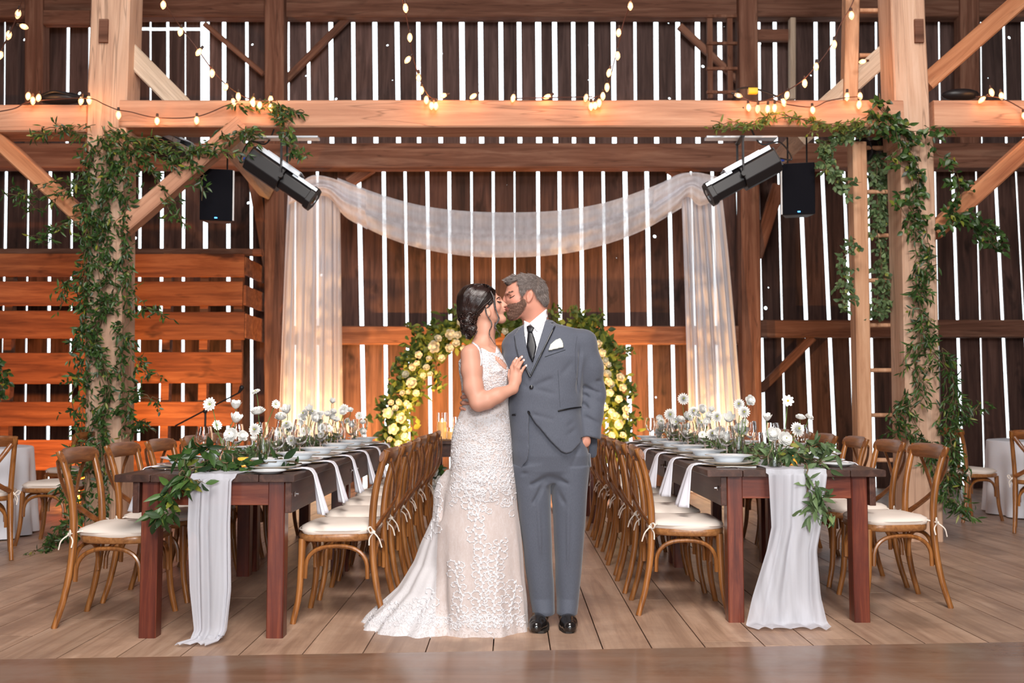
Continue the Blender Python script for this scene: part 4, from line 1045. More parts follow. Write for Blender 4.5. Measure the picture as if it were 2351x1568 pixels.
# collar wings stand off the neck
conform([(1216, 742), (1232, 728), (1254, 710), (1260, 718), (1252, 738), (1233, 761)], GA+GT, .013, .004, 'shirt_collar', M_shirt, groom, gb, 3)
conform([(1203, 736), (1217, 742), (1211, 750), (1208, 765), (1205, 773)], GA+GT, .013, .004, 'shirt_collar', M_shirt, groom, gb, 3)
conform([(1204, 762), (1210, 800), (1223, 833), (1236, 792), (1240, 782), (1217, 862), (1209, 846), (1204, 815)], GA, .006, .004, 'waistcoat', M_suit, groom, gb, 4)
tk = conform([(1210, 750), (1218, 747), (1225.5, 753), (1221, 762), (1213, 762)], GA+GT, .020, .007, 'tie', M_tiem, groom, gb, 2, puff=.004)
conform([(1213, 761), (1221, 761), (1227, 778), (1231.5, 797), (1223, 832), (1215, 815), (1210, 796), (1211, 778)], GA+GT, .013, .005, 'tie', M_tiem, groom, gb, 3, puff=.004)
conform([(1259.5, 716), (1277, 731), (1275.5, 738.5), (1263, 742.5), (1275, 748), (1217.5, 866), (1216, 858), (1236, 792), (1250, 745)], GA, .011, .006, 'lapel', M_suit2, groom, gb, 4)
conform([(1203, 745), (1192, 755), (1181, 770), (1184, 795), (1191, 822), (1216, 865), (1213, 845), (1207, 800), (1203, 765)], GA, .011, .006, 'lapel', M_suit2, groom, gb, 4)
ribbon([(1274, 748), (1246, 806), (1217, 865)], .0085, .0150, 'lapel_trim', M_satin)
ribbon([(1206, 842), (1217, 865)], .0075, .0155, 'lapel_trim', M_satin)
ribbon([(1181, 771), (1185, 796), (1192, 822), (1206, 842)], .003, .0145, 'lapel_trim', M_seam)
conform([(1259.5, 804.5), (1264, 791), (1275.5, 781), (1286, 777), (1291, 784), (1293.5, 797)], GA, .008, .005, 'pocket_square', M_sq, groom, gb, 3, puff=.004)
ribbon([(1251, 819), (1298, 803)], .0025, .002, 'breast_pocket', M_seam)
ribbon([(1281, 943.5), (1308, 938), (1334, 934.5)], .0085, .004, 'pocket_trim', M_satin, .003)
conform([(1176, 950.5), (1184, 950), (1184, 954), (1176, 954.5)], GA, .005, .004, 'pocket_trim', M_satin, groom, gb, 3)
for (a, b_) in [((1325, 772), (1321, 800)), ((1321, 800), (1321, 850)), ((1321, 850), (1330, 900)), ((1281, 850), (1286, 935))]:
    ribbon([a, b_], .0014, .0008, 'seam', M_seam)
for x, y in ((1220, 889), (1214.5, 947)):
    h = hit(GA, x, y, .003); m = MB(); m.lathe([(0, 0), (.010, 0), (.0105, .003), (.008, .005), (0, .0055)], n=16)
    o = m.build('button', M_satin, groom, True, loc=h[0]-groom.location); o.rotation_euler = h[1].to_track_quat('Z', 'Y').to_euler()
# shoes
for (xc, yb_, tip) in ((1243, 1400, -1), (1301, 1404, 1)):
    s = SDF(tuple(Vector(G(xc, 1400))+Vector((-.11, -.24, -.02-G(xc, 1400).z))), tuple(Vector(G(xc, 1400))+Vector((.11, .12, .14-G(xc, 1400).z))), .003)
    c = G(xc, 1400); c.z = 0
    dx = -.020 if tip < 0 else .004
    s.chain([c+Vector((0, .05, .045)), c+Vector((dx*.5, -.03, .045)), c+Vector((dx, -.10, .034)), c+Vector((dx*1.5, -.145, .028))], [.040, .040, .043, .034], .012)
    s.cone(c+Vector((0, .04, .05)), c+Vector((0, .0, .10)), .036, .04, .02)
    s.crease(c+Vector((-.05, -.05, .085)), c+Vector((.05, -.06, .085)), .006, .003); s.crease(c+Vector((-.05, -.08, .07)), c+Vector((.05, -.085, .07)), .005, .003)
    s.prism([(c.x-.3, -.3), (c.x+.3, -.3), (c.x+.3, .010), (c.x-.3, .010)], 's')
    sh = s.obj('shoe', M_shoe, groom, None, 1, gb)
    m = MB(); out = []
    for i in range(28):
        q = 2*PI*i/28; yy = -.045+.125*math.sin(q); ww = .040+.006*math.sin(q*1.0+3.6)
        out.append((c.x+dx*(-.5-yy*8)*.9*.5+ww*math.copysign(abs(math.cos(q))**.7, math.cos(q))*(1 if yy > -.1 else .9), c.y+yy, 0.001))
    m.poly([Vector(p)-groom.location for p in out], (0, 0, .013)); m.build('sole', M_sole, sh)
    for k in range(3):
        m = MB(); m.tube([c+Vector((-.016, -.055+.016*k, .0885-.0+.004*k)), c+Vector((0, -.060+.016*k, .093+.004*k)), c+Vector((.016, -.055+.016*k, .0885+.004*k))], .0022, 5); m.v = [tuple(Vector(v)-groom.location) for v in m.v]; m.build('lace', M_sole, sh, True)

# --- hair, beard, brows, closed eye
rng = random.Random(11)
hp = [(1157, 648), (1168, 641), (1188, 629), (1211, 622), (1238, 626), (1260, 648), (1266, 678), (1262, 705), (1250, 704), (1243, 694), (1234, 685), (1229, 672), (1222, 662), (1212, 663), (1206, 672), (1199, 682), (1194, 672), (1190, 656), (1191, 642), (1178, 646), (1168, 654)]
s = SDF(tuple(Vector(G(1215, 675))-Vector((.16, .12, .13))), tuple(Vector(G(1215, 675))+Vector((.13, .12, .13))), .003)
s.ell(G(1213, 671), (.103, .085, .096), .02); s.ell(G(1186, 662), (.045, .060, .050), .03); s.chain([G(1195, 637), G(1163, 648)], [.020, .012], .02, flat=2.4); s.ell(G(1240, 692), (.045, .062, .045), .02)
s.prism(P2(hp, YG-.06), 'i'); s.noise_amp(.0009, 190, 4)
hb = s.obj('hair', M_hairgb, groom, None, 0, gb); HB = [bvh(hb, gb)]
def hd(px, py):
    if py < 655 and px < 1215: return (-1.0, .35 if px < 1175 else .05)
    if px > 1236: return (.25, -1)
    return (-.1, -1) if py > 655 else (-.6, -.3)
m = strands([(1158, 650), (1168, 640), (1188, 628), (1211, 624), (1238, 628), (1258, 650), (1262, 678), (1258, 702), (1249, 700), (1234, 686), (1229, 672), (1222, 661), (1211, 662), (1199, 680), (1193, 668), (1191, 643), (1175, 648)], 9000, HB, .017, hd, .00075, .28, rng, base=gb, jit=.22)
for i in range(120):      # tousled front
    t = rng.random(); p = G(1160+26*t, 648-15*t, rng.uniform(-.05, .05))-groom.location; d = Vector((-.8, rng.uniform(-.3, .3), rng.uniform(.1, .9))).normalized()
    m.tube([p, p+d*.010, p+d*.020+Vector((-.004, 0, .0))], [.0010, .0008, .0003], 3, rnd=rng.random(), cap=False)
m.build('hair_strands', M_hairg, hb, 'all', fix=False)
bp = [(1196, 680), (1203, 680), (1210, 699), (1205, 711), (1196, 722), (1186, 730), (1171, 736), (1165, 730), (1164, 718), (1168, 711), (1173, 706), (1166, 703), (1164, 699), (1176, 694), (1188, 694), (1195, 690)]
s = SDF(tuple(Vector(G(1188, 710))-Vector((.07, .10, .08))), tuple(Vector(G(1188, 710))+Vector((.07, .10, .08))), .003)
s.ell(G(1186, 698), (.0565, .0595, .0645), .02)
for d in (-1, 1): s.cone(G(1206, 696, d*.052), G(1183, 724, d*.022), .026, .025, .03)
s.ell(G(1175, 726), (.028, .033, .021), .02); s.ell(G(1172, 706), (.022, .035, .018), .012)
s.prism(P2(bp, YG-.05), 'i'); s.noise_amp(.0010, 210, 8)
M_beardb = plain('brown_beard_base', (.16, .085, .06), .85)
bd = s.obj('beard', M_beardb, groom, None, 0, gb); BD = [bvh(bd, gb)]+GT
m = strands(bp, 7500, BD, .0095, lambda x, y: (-.55, -1), .0007, .35, rng, base=gb, jit=.35)
m.build('beard_strands', M_beard, bd, 'all', fix=False)
m = strands([(1162, 676), (1167, 670), (1178, 667), (1178, 670), (1168, 674), (1163, 679)], 420, GT, .007, lambda x, y: (.9, -.1), .0006, .15, rng, base=gb, jit=.12, sink=0); m.build('eyebrow', M_beard, groom, 'all', fix=False)
m = strands([(1170, 683), (1176, 680.5), (1182, 677), (1182, 678.5), (1176, 682.5), (1171, 684.8)], 500, GT, .004, lambda x, y: (-.5, -.8), .0005, .3, rng, base=gb, jit=.1, sink=0); m.build('eyelash', M_lash, groom, 'all', fix=False)

# ============================================================ the bride
YBR = 4.88
def B(px, py, dy=0.0): return at(px, py, YBR+dy)
bride = empty('person', (B(1105, 1400).x, YBR, 0), 0, 'woman in a white lace wedding gown with train, dark hair pinned up, kissing the man', 'person')
bb = tuple(bride.location); SK_F = (.58, .30, .215)
def bcol(V_):
    c = np.tile(np.array(SK_F, np.float32), (len(V_), 1))
    def blot(p, r, col, a=1.0):
        w = a*np.exp(-(((V_-np.array(p))/np.array(r))**2).sum(1))[:, None]; c[:] = c*(1-w)+np.array(col)*w
    blot(B(1139, 706, -.04), (.018, .03, .016), (.72, .30, .24), .75)
    blot(B(1145, 690, -.03), (.010, .02, .006), (.42, .24, .19), .5)
    blot(B(1159, 712, 0), (.007, .02, .008), (.62, .20, .19), .95)
    blot(B(1098, 930, -.17), (.03, .03, .02), (.68, .31, .24), .5)
    blot(B(1122, 717, -.06), (.010, .02, .015), (.70, .34, .24), .5)
    return c
s = SDF((-.36, 4.60, .95), (.13, 5.06, 1.76), .0036)
s.ell(B(1103, 692), (.086, .070, .082), .02)
s.ell(B(1119, 687), (.046, .056, .052), .025)
s.ell(B(1131, 705), (.046, .052, .050), .025)
s.ell(B(1144, 684, 0), (.014, .034, .008), .010)
for d in (-1, 1):
    s.cone(B(1118, 722, d*.036), B(1149, 733, d*.012), .026, .017, .028)
    s.ell(B(1137, 706, d*.034), (.024, .020, .022), .02)
    s.ell(B(1147, 692, d*.033), (.011, .014, .008), .010, 's'); s.ell(B(1144, 692, d*.029), (.0125, .013, .0085), .005)
    s.ell(B(1155, 702.5, d*.009), (.008, .006, .006), .005)
s.ell(B(1153, 733), (.020, .021, .016), .018); s.ell(B(1150, 714), (.017, .026, .020), .015)
s.chain([B(1148, 688), B(1155, 696), B(1161, 700.5)], [.0075, .0075, .0088], .009)
s.ell(B(1158, 709.5), (.009, .017, .0048), .004); s.ell(B(1157.5, 714.5), (.009, .016, .0052), .004)
s.ell(B(1121, 717, -.066), (.012, .007, .024), .008, rot=.25); s.ell(B(1121.5, 716, -.074), (.006, .005, .014), .004, 's', rot=.25); s.ell(B(1121, 717, .066), (.012, .007, .024), .008, rot=.25)
s.chain([B(1113, 725, .0), B(1114, 755, .0), B(1110, 800, .0)], [.047, .046, .060], .03)
s.chain([B(1085, 808, -.085), B(1110, 795, 0), B(1128, 808, .10)], [.038, .048, .040], .03)
s.stack([mrow(1078, 1145, 800, 0, .075, YBR), mrow(1070, 1152, 815, 0, .10, YBR), mrow(1062, 1160, 835, 0, .105, YBR), mrow(1060, 1166, 860, 0, .105, YBR), mrow(1066, 1163, 905, 0, .090, YBR), mrow(1068, 1161, 935, 0, .085, YBR), mrow(1050, 1168, 985, 0, .10, YBR)], .02)
s.crease(B(1122, 792, -.06), B(1142, 800, -.05), .008, .005); s.crease(B(1100, 795, -.06), B(1128, 800, -.07), .006, -.003)
# near arm bent across, hand flat on his chest
s.chain([B(1080, 815, -.105), B(1083, 850, -.125), B(1087, 890, -.145), B(1097, 924, -.165)], [.050, .050, .047, .040], .02)
s.chain([B(1099, 924, -.165), B(1118, 919, -.165), B(1142, 908, -.15), B(1177, 893, -.115)], [.040, .041, .036, .0265], .02)
s.ell(B(1100, 935, -.160), (.020, .02, .018), .015)
# far arm round his shoulder, mostly behind
s.chain([B(1130, 812, .11), B(1150, 850, .16)], [.042, .036], .02)
# hand
W_ = B(1178, 892, -.112); s.cone(W_, B(1183, 872, -.098), .0265, .030, .012, flat=.75); s.cone(B(1183, 872, -.098), B(1184, 857, -.092), .030, .028, .012, flat=.62)
finger(s, [B(1175.5, 861, -.092), B(1174.5, 844, -.092), B(1180, 831, -.098), B(1186.5, 822, -.088)], [.0098, .0090, .0080, .0066])
finger(s, [B(1182, 858, -.096), B(1183.5, 840, -.104), B(1190, 827, -.104), B(1198.5, 818.5, -.088)], [.0100, .0092, .0082, .0066])
finger(s, [B(1188.5, 860, -.096), B(1190.5, 845, -.106), B(1196, 834, -.104), B(1203, 826, -.088)], [.0098, .0088, .0078, .0064])
finger(s, [B(1193, 867, -.092), B(1197.5, 853, -.100), B(1202, 845, -.098), B(1208.5, 838.5, -.086)], [.0090, .0080, .0070, .0058])
finger(s, [B(1172, 878, -.085), B(1169.5, 862, -.066), B(1170, 850, -.058)], [.0115, .0098, .0080])
bbody = s.obj('body', M_skin, bride, bcol, 1, bb); BT = [bvh(bbody, bb)]
for x, y in ((1186.8, 821.8), (1199, 818.5), (1203.5, 826), (1208.8, 838.5)):
    h = hit(BT, x-.8, y+1.2, .0008)
    if h: m = MB(); m.ball((0, 0, 0), .0048, 10, 6, sc=(1, .35, 1.2)); o = m.build('fingernail', M_nail, bride, True, loc=h[0]-bride.location); o.rotation_euler = (0, .6, 0)

# --- gown
def bump_rows(R_): return [mrow(*r, YBR) for r in R_]
rows = bump_rows([(1076, 1142, 798, 0, .082), (1066, 1152, 812, 0, .105), (1053, 1161, 830, 0, .112), (1053, 1170, 852, 0, .118), (1057, 1170, 875, 0, .110), (1061, 1168, 905, 0, .097), (1062, 1166, 930, 0, .092), (1052, 1169, 958, .0, .100), (1042, 1172, 985, 0, .112), (1036, 1174, 1015, .01, .120), (1034, 1177, 1045, .01, .125), (1035, 1180, 1075, .01, .125), (1028, 1183, 1115, .01, .128), (1016, 1187, 1150, .02, .130), (1004, 1193, 1200, .02, .140), (1000, 1199, 1260, .02, .155), (1000, 1204, 1330, .02, .175), (1000, 1208, 1400, .03, .20)])
rows.append((-.01, *(mrow(996, 1211, 1440, .04, .225, YBR)[1:]))); rows = rows[:-1]+[(-.01, rows[-1][1], rows[-1][2], rows[-1][3]*1.0, rows[-1][4])]
def rip(th, Z):
    low = np.clip((.62-Z)/.62, 0, 1); return low**1.1*(.050*np.sin(9*th+1.2*np.sin(2*th)+Z*2.0)+.022*np.sin(17*th+2.0+3*Z))
s = SDF((-.84, 4.40, -.02), (.16, 5.50, 1.52), .0052)
s.stack(rows, .01, rip=rip)
tr_rows = bump_rows([(1024, 1070, 1078, .06, .05), (1006, 1090, 1100, .07, .07), (995, 1100, 1135, .08, .09), (992, 1110, 1188, .09, .12), (977, 1110, 1225, .10, .13), (950, 1115, 1292, .11, .15), (915, 1120, 1350, .12, .19), (878, 1120, 1385, .13, .23), (846, 1120, 1415, .13, .27)])
last = mrow(832, 1120, 1434, .12, .30, YBR); tr_rows.append((-.01, *last[1:]))
def rip2(th, Z):
    low = np.clip((.75-Z)/.75, 0, 1); return low*(.045*np.sin(11*th+2*Z)+.03*np.sin(19*th+1.0))
s.stack(tr_rows, .025, rip=rip2)
for (a, b_, w, d, dy) in [((1012, 1085), (1020, 1300), .012, .010, -.02), ((1000, 1120), (1008, 1250), .010, -.006, 0), ((1050, 1090), (1110, 1075), .012, .006, -.12), ((1045, 1105), (1120, 1120), .014, .007, -.12), ((1022, 1150), (1018, 1400), .012, .012, -.10), ((960, 1300), (1000, 1430), .014, .012, -.12), ((900, 1380), (980, 1425), .014, .010, -.14), ((1150, 1150), (1170, 1420), .012, .008, -.14), ((1100, 1200), (1105, 1420), .014, .007, -.16), ((1135, 853), (1168, 846), .010, -.010, -.095)]:
    s.crease(B(*a, dy), B(*b_, dy), w, d)
s.prism(P2([(1098, 760), (1100, 792), (1110, 801), (1122, 808), (1138, 811), (1145, 800), (1146, 760)], YBR-.09), 's')
s.prism(P2([(1040, 760), (1040, 812), (1062, 812), (1072, 806), (1088, 800), (1100, 792), (1100, 760)], YBR-.09), 's')
s.prism(P2([(1144, 760), (1146, 798), (1180, 806), (1180, 760)], YBR-.09), 's')
s.noise_amp(.0014, 18, 9)
def xz(V_): return V_
dr = s.obj('gown', [M_dress, M_train], bride, None, 1, bb); BD_ = bvh(dr, bb)
# train panel gets the whiter tulle
mi = []; lim = lambda z: np.interp(z, [0, .25, .5, .8], [B(1004, 1400).x, B(1004, 1330).x, B(1006, 1200).x, B(1010, 1085).x])
for p in dr.data.polygons:
    c = p.center; mi.append(1 if (c.x+bb[0] < lim(c.z) and c.z < .80) else 0)
dr.data.polygons.foreach_set('material_index', mi); dr['label'] = 'floor-length lace gown with train'
BA = [BD_]
# illusion bodice lace and straps
conform([(1055, 803), (1060, 792), (1068, 785.5), (1077, 783.5), (1088, 786.5), (1098, 793), (1104, 803), (1107, 816), (1106, 838), (1103.5, 840), (1104, 826), (1101, 806), (1095, 796), (1087, 789.5), (1077, 786.5), (1068, 788.5), (1061, 796), (1057, 806)], BT+BA, .004, .003, 'strap', M_lace, bride, bb, 3)
conform([(1137, 811), (1140, 796), (1143, 789), (1147, 790), (1146, 800), (1152, 812)], BT+BA, .004, .003, 'strap', M_lace, bride, bb, 3)
conform([(1135, 817), (1143, 818), (1153, 826), (1163, 838), (1166, 849), (1158, 846), (1147, 836), (1138, 826)], BA, .0022, .001, 'keyhole', plain('sheer_nude_tulle', (.62, .33, .245), .6), bride, bb, 3)
# --- appliqué scrolls laid on the gown
lc = MB(); rl = random.Random(21)
def lay(path, r, trees=BA, off=.0015):
    pts = []
    for x, y in path:
        h = hit(trees, x, y, off)
        if h is None:
            if len(pts) > 2: lc.tube(pts, [r*(.30+.70*math.sin(PI*min(1, (i+.6)/len(pts)))) for i in range(len(pts))], 6, rnd=.5, flat=.35, up=(0, 1, 0))
            pts = []; continue
        if pts and (h[0]-bride.location-pts[-1]).length > .05: pts = []
        pts.append(h[0]-bride.location)
    if len(pts) > 2: lc.tube(pts, [r*(.30+.70*math.sin(PI*min(1, (i+.6)/len(pts)))) for i in range(len(pts))], 6, rnd=.5, flat=.35, up=(0, 1, 0))
def spiral(x, y, ang, size, sgn, r):
    pts = []; x0_, y0_ = x, y
    for i in range(13):
        t = i/12; a = ang+sgn*t*4.6; rad = size*(1-.82*t)
        pts.append((x, y)); x += math.cos(a)*rad*.42; y += math.sin(a)*rad*.42
    lay(pts, r)
    for k in (2, 4, 6):     # small comma leaves along the outside of the curl
        if k < len(pts):
            a = math.atan2(pts[k][1]-pts[k-1][1], pts[k][0]-pts[k-1][0])-sgn*.8; l = size*.30; X_, Y_ = pts[k]
            lay([(X_, Y_), (X_+math.cos(a)*l*.5, Y_+math.sin(a)*l*.5), (X_+math.cos(a+sgn*.6)*l, Y_+math.sin(a+sgn*.6)*l)], r*1.1)
    for q in range(3):
        a = ang+sgn*(1+q*1.3); lay([(x, y), (x+math.cos(a)*size*.12, y+math.sin(a)*size*.12), (x+math.cos(a)*size*.3, y+math.sin(a)*size*.3)], r*1.3)
def vine(path, size, r=.0032, step=6.5):
    P = spline([(x, y, 0) for x, y in path], 6); lay([(p.x, p.y) for p in P], r*1.05)
    d = 0; sg = 1
    for a, b_ in zip(P, P[1:]):
        d += (b_-a).length
        if d > step:
            d = 0; ang = math.atan2(b_.y-a.y, b_.x-a.x); sg = -sg; spiral(a.x, a.y, ang+sg*.7, size*rl.uniform(.75, 1.2), sg, r)
            for q in (.3, .7, 1.1, 1.6): aa = ang+sg*q; l = size*.55; lay([(a.x, a.y), (a.x+math.cos(aa)*l*.5, a.y+math.sin(aa)*l*.5), (a.x+math.cos(aa-sg*.3)*l, a.y+math.sin(aa-sg*.3)*l)], r*1.25)
for v in [[(1060, 1440), (1048, 1410), (1062, 1375), (1052, 1345), (1046, 1310), (1052, 1290)], [(1105, 1440), (1098, 1400), (1108, 1350), (1100, 1300), (1112, 1262), (1098, 1232)], [(1140, 1440), (1132, 1400), (1140, 1350), (1136, 1310)],
          [(1180, 1436), (1172, 1400), (1182, 1360), (1186, 1330)], [(1090, 1080), (1100, 1110), (1090, 1140), (1100, 1175), (1088, 1210), (1095, 1240)], [(1060, 1095), (1070, 1125), (1080, 1150), (1075, 1180)], [(1120, 1080), (1122, 1120), (1132, 1150)],
          [(1165, 1090), (1172, 1130), (1178, 1165)], [(990, 1120), (992, 1170), (990, 1240)], [(890, 1432), (915, 1410), (945, 1402), (965, 1380)], [(960, 1432), (975, 1400), (990, 1370), (1000, 1360)], [(860, 1425), (885, 1400), (910, 1380)], [(1150, 1240), (1140, 1290), (1142, 1330)]]:
    vine(v, 11.5)
for x in range(1000, 1212, 11): spiral(x, 1440+rl.uniform(-3, 3), -1.4+rl.uniform(-.4, .4), 10, rl.choice((-1, 1)), .0028); spiral(x+5, 1428+rl.uniform(-4, 4), -1.6, 11, rl.choice((-1, 1)), .0030)
for i in range(60): t = rl.random(); spiral(845+155*t, 1440-rl.uniform(0, 14)-8*t*(1-t)*4, -1.5+rl.uniform(-.8, .8), 9, rl.choice((-1, 1)), .0026)
for i in range(430):      # dense lace over the hips and bodice
    y = rl.choice([rl.uniform(950, 1090), rl.uniform(950, 1065), rl.uniform(812, 905)]); x = rl.uniform(1036, 1182)
    if 812 < y < 850 and 1137 < x < 1164 and y < 850-(1164-x)*.9+8: continue
    if 1066 < x < 1100 and 945 < y < 985-(x-1066)*.6: continue
    spiral(x, y, rl.uniform(0, 6.3), rl.uniform(6, 10), rl.choice((-1, 1)), .0022)
for i in range(70): spiral(rl.uniform(1035, 1185), 1090+abs(rl.gauss(0, 35)), rl.uniform(0, 6.3), rl.uniform(7, 10), rl.choice((-1, 1)), .0023)
for (x0, y0, x1, y1) in [(1101, 795, 1138, 812), (1104, 800, 1105, 840), (1052, 815, 1058, 880), (1110, 805, 1112, 850), (1090, 790, 1108, 808), (1139, 800, 1150, 815), (1118, 812, 1135, 820)]:
    for t in range(12): spiral(x0+(x1-x0)*t/8, y0+(y1-y0)*t/8+2, rl.uniform(0, 6.3), 6, rl.choice((-1, 1)), .0022)
lo_ = lc.build('lace_applique', M_lace, dr, 'all', fix=False)

# --- hair: cap, loose twists into a low curled chignon, falling tendrils
hcut = [(1030, 640), (1128, 640), (1139, 668), (1136, 672), (1131, 690), (1127, 700), (1117, 699), (1110, 712), (1106, 728), (1098, 745), (1088, 765), (1075, 785), (1030, 790)]
s = SDF(tuple(Vector(B(1090, 715))-Vector((.14, .13, .17))), tuple(Vector(B(1090, 715))+Vector((.13, .13, .17))), .003)
s.ell(B(1101, 691), (.098, .084, .088), .02); s.ell(B(1084, 692), (.080, .088, .088), .02); s.ell(B(1078, 716), (.066, .075, .055), .02)
for (x, y, dy, r) in ((1074, 738, -.02, .042), (1086, 742, .02, .040), (1072, 755, .01, .034), (1084, 757, -.02, .032), (1079, 768, 0, .024), (1068, 726, 0, .04)): s.ell(B(x, y, dy), (r, r*1.1, r), .01)
s.prism(P2(hcut, YBR-.07), 'i'); s.noise_amp(.0015, 75, 2)
hr = s.obj('hair', plain('dark_brown_hair_base', (.012, .006, .005), .45), bride, None, 0, bb); HT = [bvh(hr, bb)]
m = MB(); rh = random.Random(5)
def lock(path, r0, r1, n=5, off=.002, flat=1.0, free=None):
    P = spline([(x, y, 0) for x, y in path], 5); pts = []
    for i, p in enumerate(P):
        h = hit(HT, p.x, p.y, off)
        if h is None: h = (B(p.x, p.y, free if free is not None else -.07), None)
        q = h[0]-bride.location
        if pts and (q-pts[-1]).length > .05: continue
        pts.append(q)
    if len(pts) > 2: m.tube(pts, [r0+(r1-r0)*i/(len(pts)-1) for i in range(len(pts))], n, rnd=rh.random())
for i in range(170):      # swept back from the hairline round the crown to the chignon
    t = rh.random(); e = rh.gauss(0, 1.2)
    sx, sy = 1134-34*t, 664-9*math.sin(t*2.4)+e; k = rh.uniform(.0, 1)
    mx, my = 1075+30*k-10*t, 672+26*k+rh.gauss(0, 1.5); ex, ey = 1062+28*k, 716+14*math.sin(k*3)+rh.gauss(0, 2)
    lock([(sx, sy), ((sx+mx)/2+2, (sy+my)/2-6-4*t), (mx, my), ((mx+ex)/2-3, (my+ey)/2), (ex, ey)], .0022, .0016)
for i in range(60):      # over the temple toward the back
    t = rh.random(); lock([(1136-3*t, 672+18*t), (1124-6*t, 690+6*t), (1108, 704+5*rh.random()), (1092+6*rh.random(), 716+6*rh.random())], .0020, .0014)
for i in range(46):      # over the ear, along the edge of the hair
    j1, j2 = rh.gauss(0, 1.6), rh.gauss(0, 1.4); lock([(1135+j1*.4, 667+j2), (1133+j1, 684), (1127+j1, 698+j2), (1116, 706+j2), (1102, 717+j2), (1090+j1, 728)], .0024, .0014, off=.001)
for i in range(75):      # curls of the chignon
    cx, cy = rh.gauss(1077, 8), rh.uniform(722, 768); r = rh.uniform(5, 12); a0 = rh.uniform(0, 6.3); sg = rh.choice((-1, 1))
    if cx < 1052+(cy-720)*.35: cx = 1058+(cy-720)*.35+rh.random()*8
    lock([(cx+r*math.cos(a0+sg*q*.7)*(1-q*.06), cy+r*math.sin(a0+sg*q*.7)*.8*(1-q*.06)) for q in range(8)], .0030, .0018, off=.004+.004*rh.random())
m.build('hair_locks', M_hairb, hr, 'all', fix=False)
m = MB()
def tendril(path, dy, r=.0022, nn=5):
    P = spline([(x, y, 0) for x, y in path], 5)
    for k in range(nn):
        o1, o2 = rh.gauss(0, .9), rh.gauss(0, .9); m.tube([B(p.x+o1+.6*math.sin(i*.5+k), p.y+o2, dy-.002*i*.2)-bride.location for i, p in enumerate(P)], [r*(1-.7*i/(len(P)-1)) for i in range(len(P))], 5, rnd=rh.random())
tendril([(1126, 668), (1134, 685), (1136, 705), (1142, 722), (1145, 730), (1141, 740), (1137, 748), (1140, 757)], -.066, .0026, 9)
tendril([(1114, 706), (1118, 722), (1126, 736), (1129, 748), (1124, 760), (1124, 771), (1130, 781), (1136, 790)], -.070, .0018, 4)
tendril([(1137, 740), (1136, 752), (1142, 760), (1147, 766), (1145, 776)], -.030, .0012, 3)
tendril([(1068, 765), (1070, 775), (1072, 783)], -.03, .0012, 4)
m.build('loose_tendrils', M_hairb, hr, 'all', fix=False)
m = strands([(1139, 686), (1144, 681), (1146, 682), (1147, 684), (1144, 683.5), (1140, 688)], 330, BT, .005, lambda x, y: (.8, .3), .0004, .15, rng, base=bb, jit=.12, sink=0); m.build('eyebrow', M_hairb, bride, 'all', fix=False)
m = strands([(1141, 691), (1150, 692.5), (1150, 694), (1141, 693)], 260, BT, .006, lambda x, y: (.7, -.5), .0006, .6, rng, base=bb, jit=.12, sink=0); m.build('eyelash', M_lash, bride, 'all', fix=False)
# ============================================================ sheer drapery on the back wall
def sheer(name, col, alpha):
    b = NB(name); v = b.coord('Object', (14, 14, .5)); n = b.noise(v, 1.0, 3)
    t = b.node('ShaderNodeBsdfTransparent'); tl = b.node('ShaderNodeBsdfTranslucent'); d = b.node('ShaderNodeBsdfDiffuse'); m1 = b.node('ShaderNodeMixShader'); m2 = b.node('ShaderNodeMixShader')
    tl.inputs[0].default_value = (*col, 1); d.inputs[0].default_value = (*col, 1); m1.inputs[0].default_value = .35
    b.l.new(d.outputs[0], m1.inputs[1]); b.l.new(tl.outputs[0], m1.inputs[2])
    fac = b.ramp(n, [(.35, (alpha-.10,)*3), (.65, (min(1, alpha+.12),)*3)]); b.l.new(fac, m2.inputs[0]); b.l.new(t.outputs[0], m2.inputs[1]); b.l.new(m1.outputs[0], m2.inputs[2])
    b.l.new(m2.outputs[0], b.out.inputs[0]); return b.m
M_sheer = sheer('sheer_chiffon', (.90, .90, .96), .80)
M_runner = sheer('runner_chiffon', (.76, .78, .86), .84)
def panel(xl0, xl1, xr0, xr1, yt, yb, n, label, seed):
    rs = random.Random(seed); ph = rs.random()*6; m = MB()
    def fn(u, v):
        py = yt+(yb-yt)*v; k = v**.8
        px = (xl0+(xl1-xl0)*k)*(1-u)+(xr0+(xr1-xr0)*k)*u
        p = at(px, py, 12.15); w = .05*math.sin(u*n*2*PI+ph+.6*math.sin(v*3+u*4))+.025*math.sin(u*n*4.7*PI+v*1.5)
        return Vector((p.x+.012*math.sin(u*40), 12.15+w*(.5+.5*v), max(p.z, .01)))
    m.grid(fn, 110, 40); o = m.build('hanging_drape', M_sheer, None, 'all'); return tag(o, label, 'drape')
panel(662, 632, 778, 786, 420, 1140, 6, 'sheer white drape hanging at the left of the swag, glowing amber low down', 1)
panel(1562, 1586, 1650, 1716, 418, 1140, 6, 'sheer white drape hanging at the right of the swag', 2)
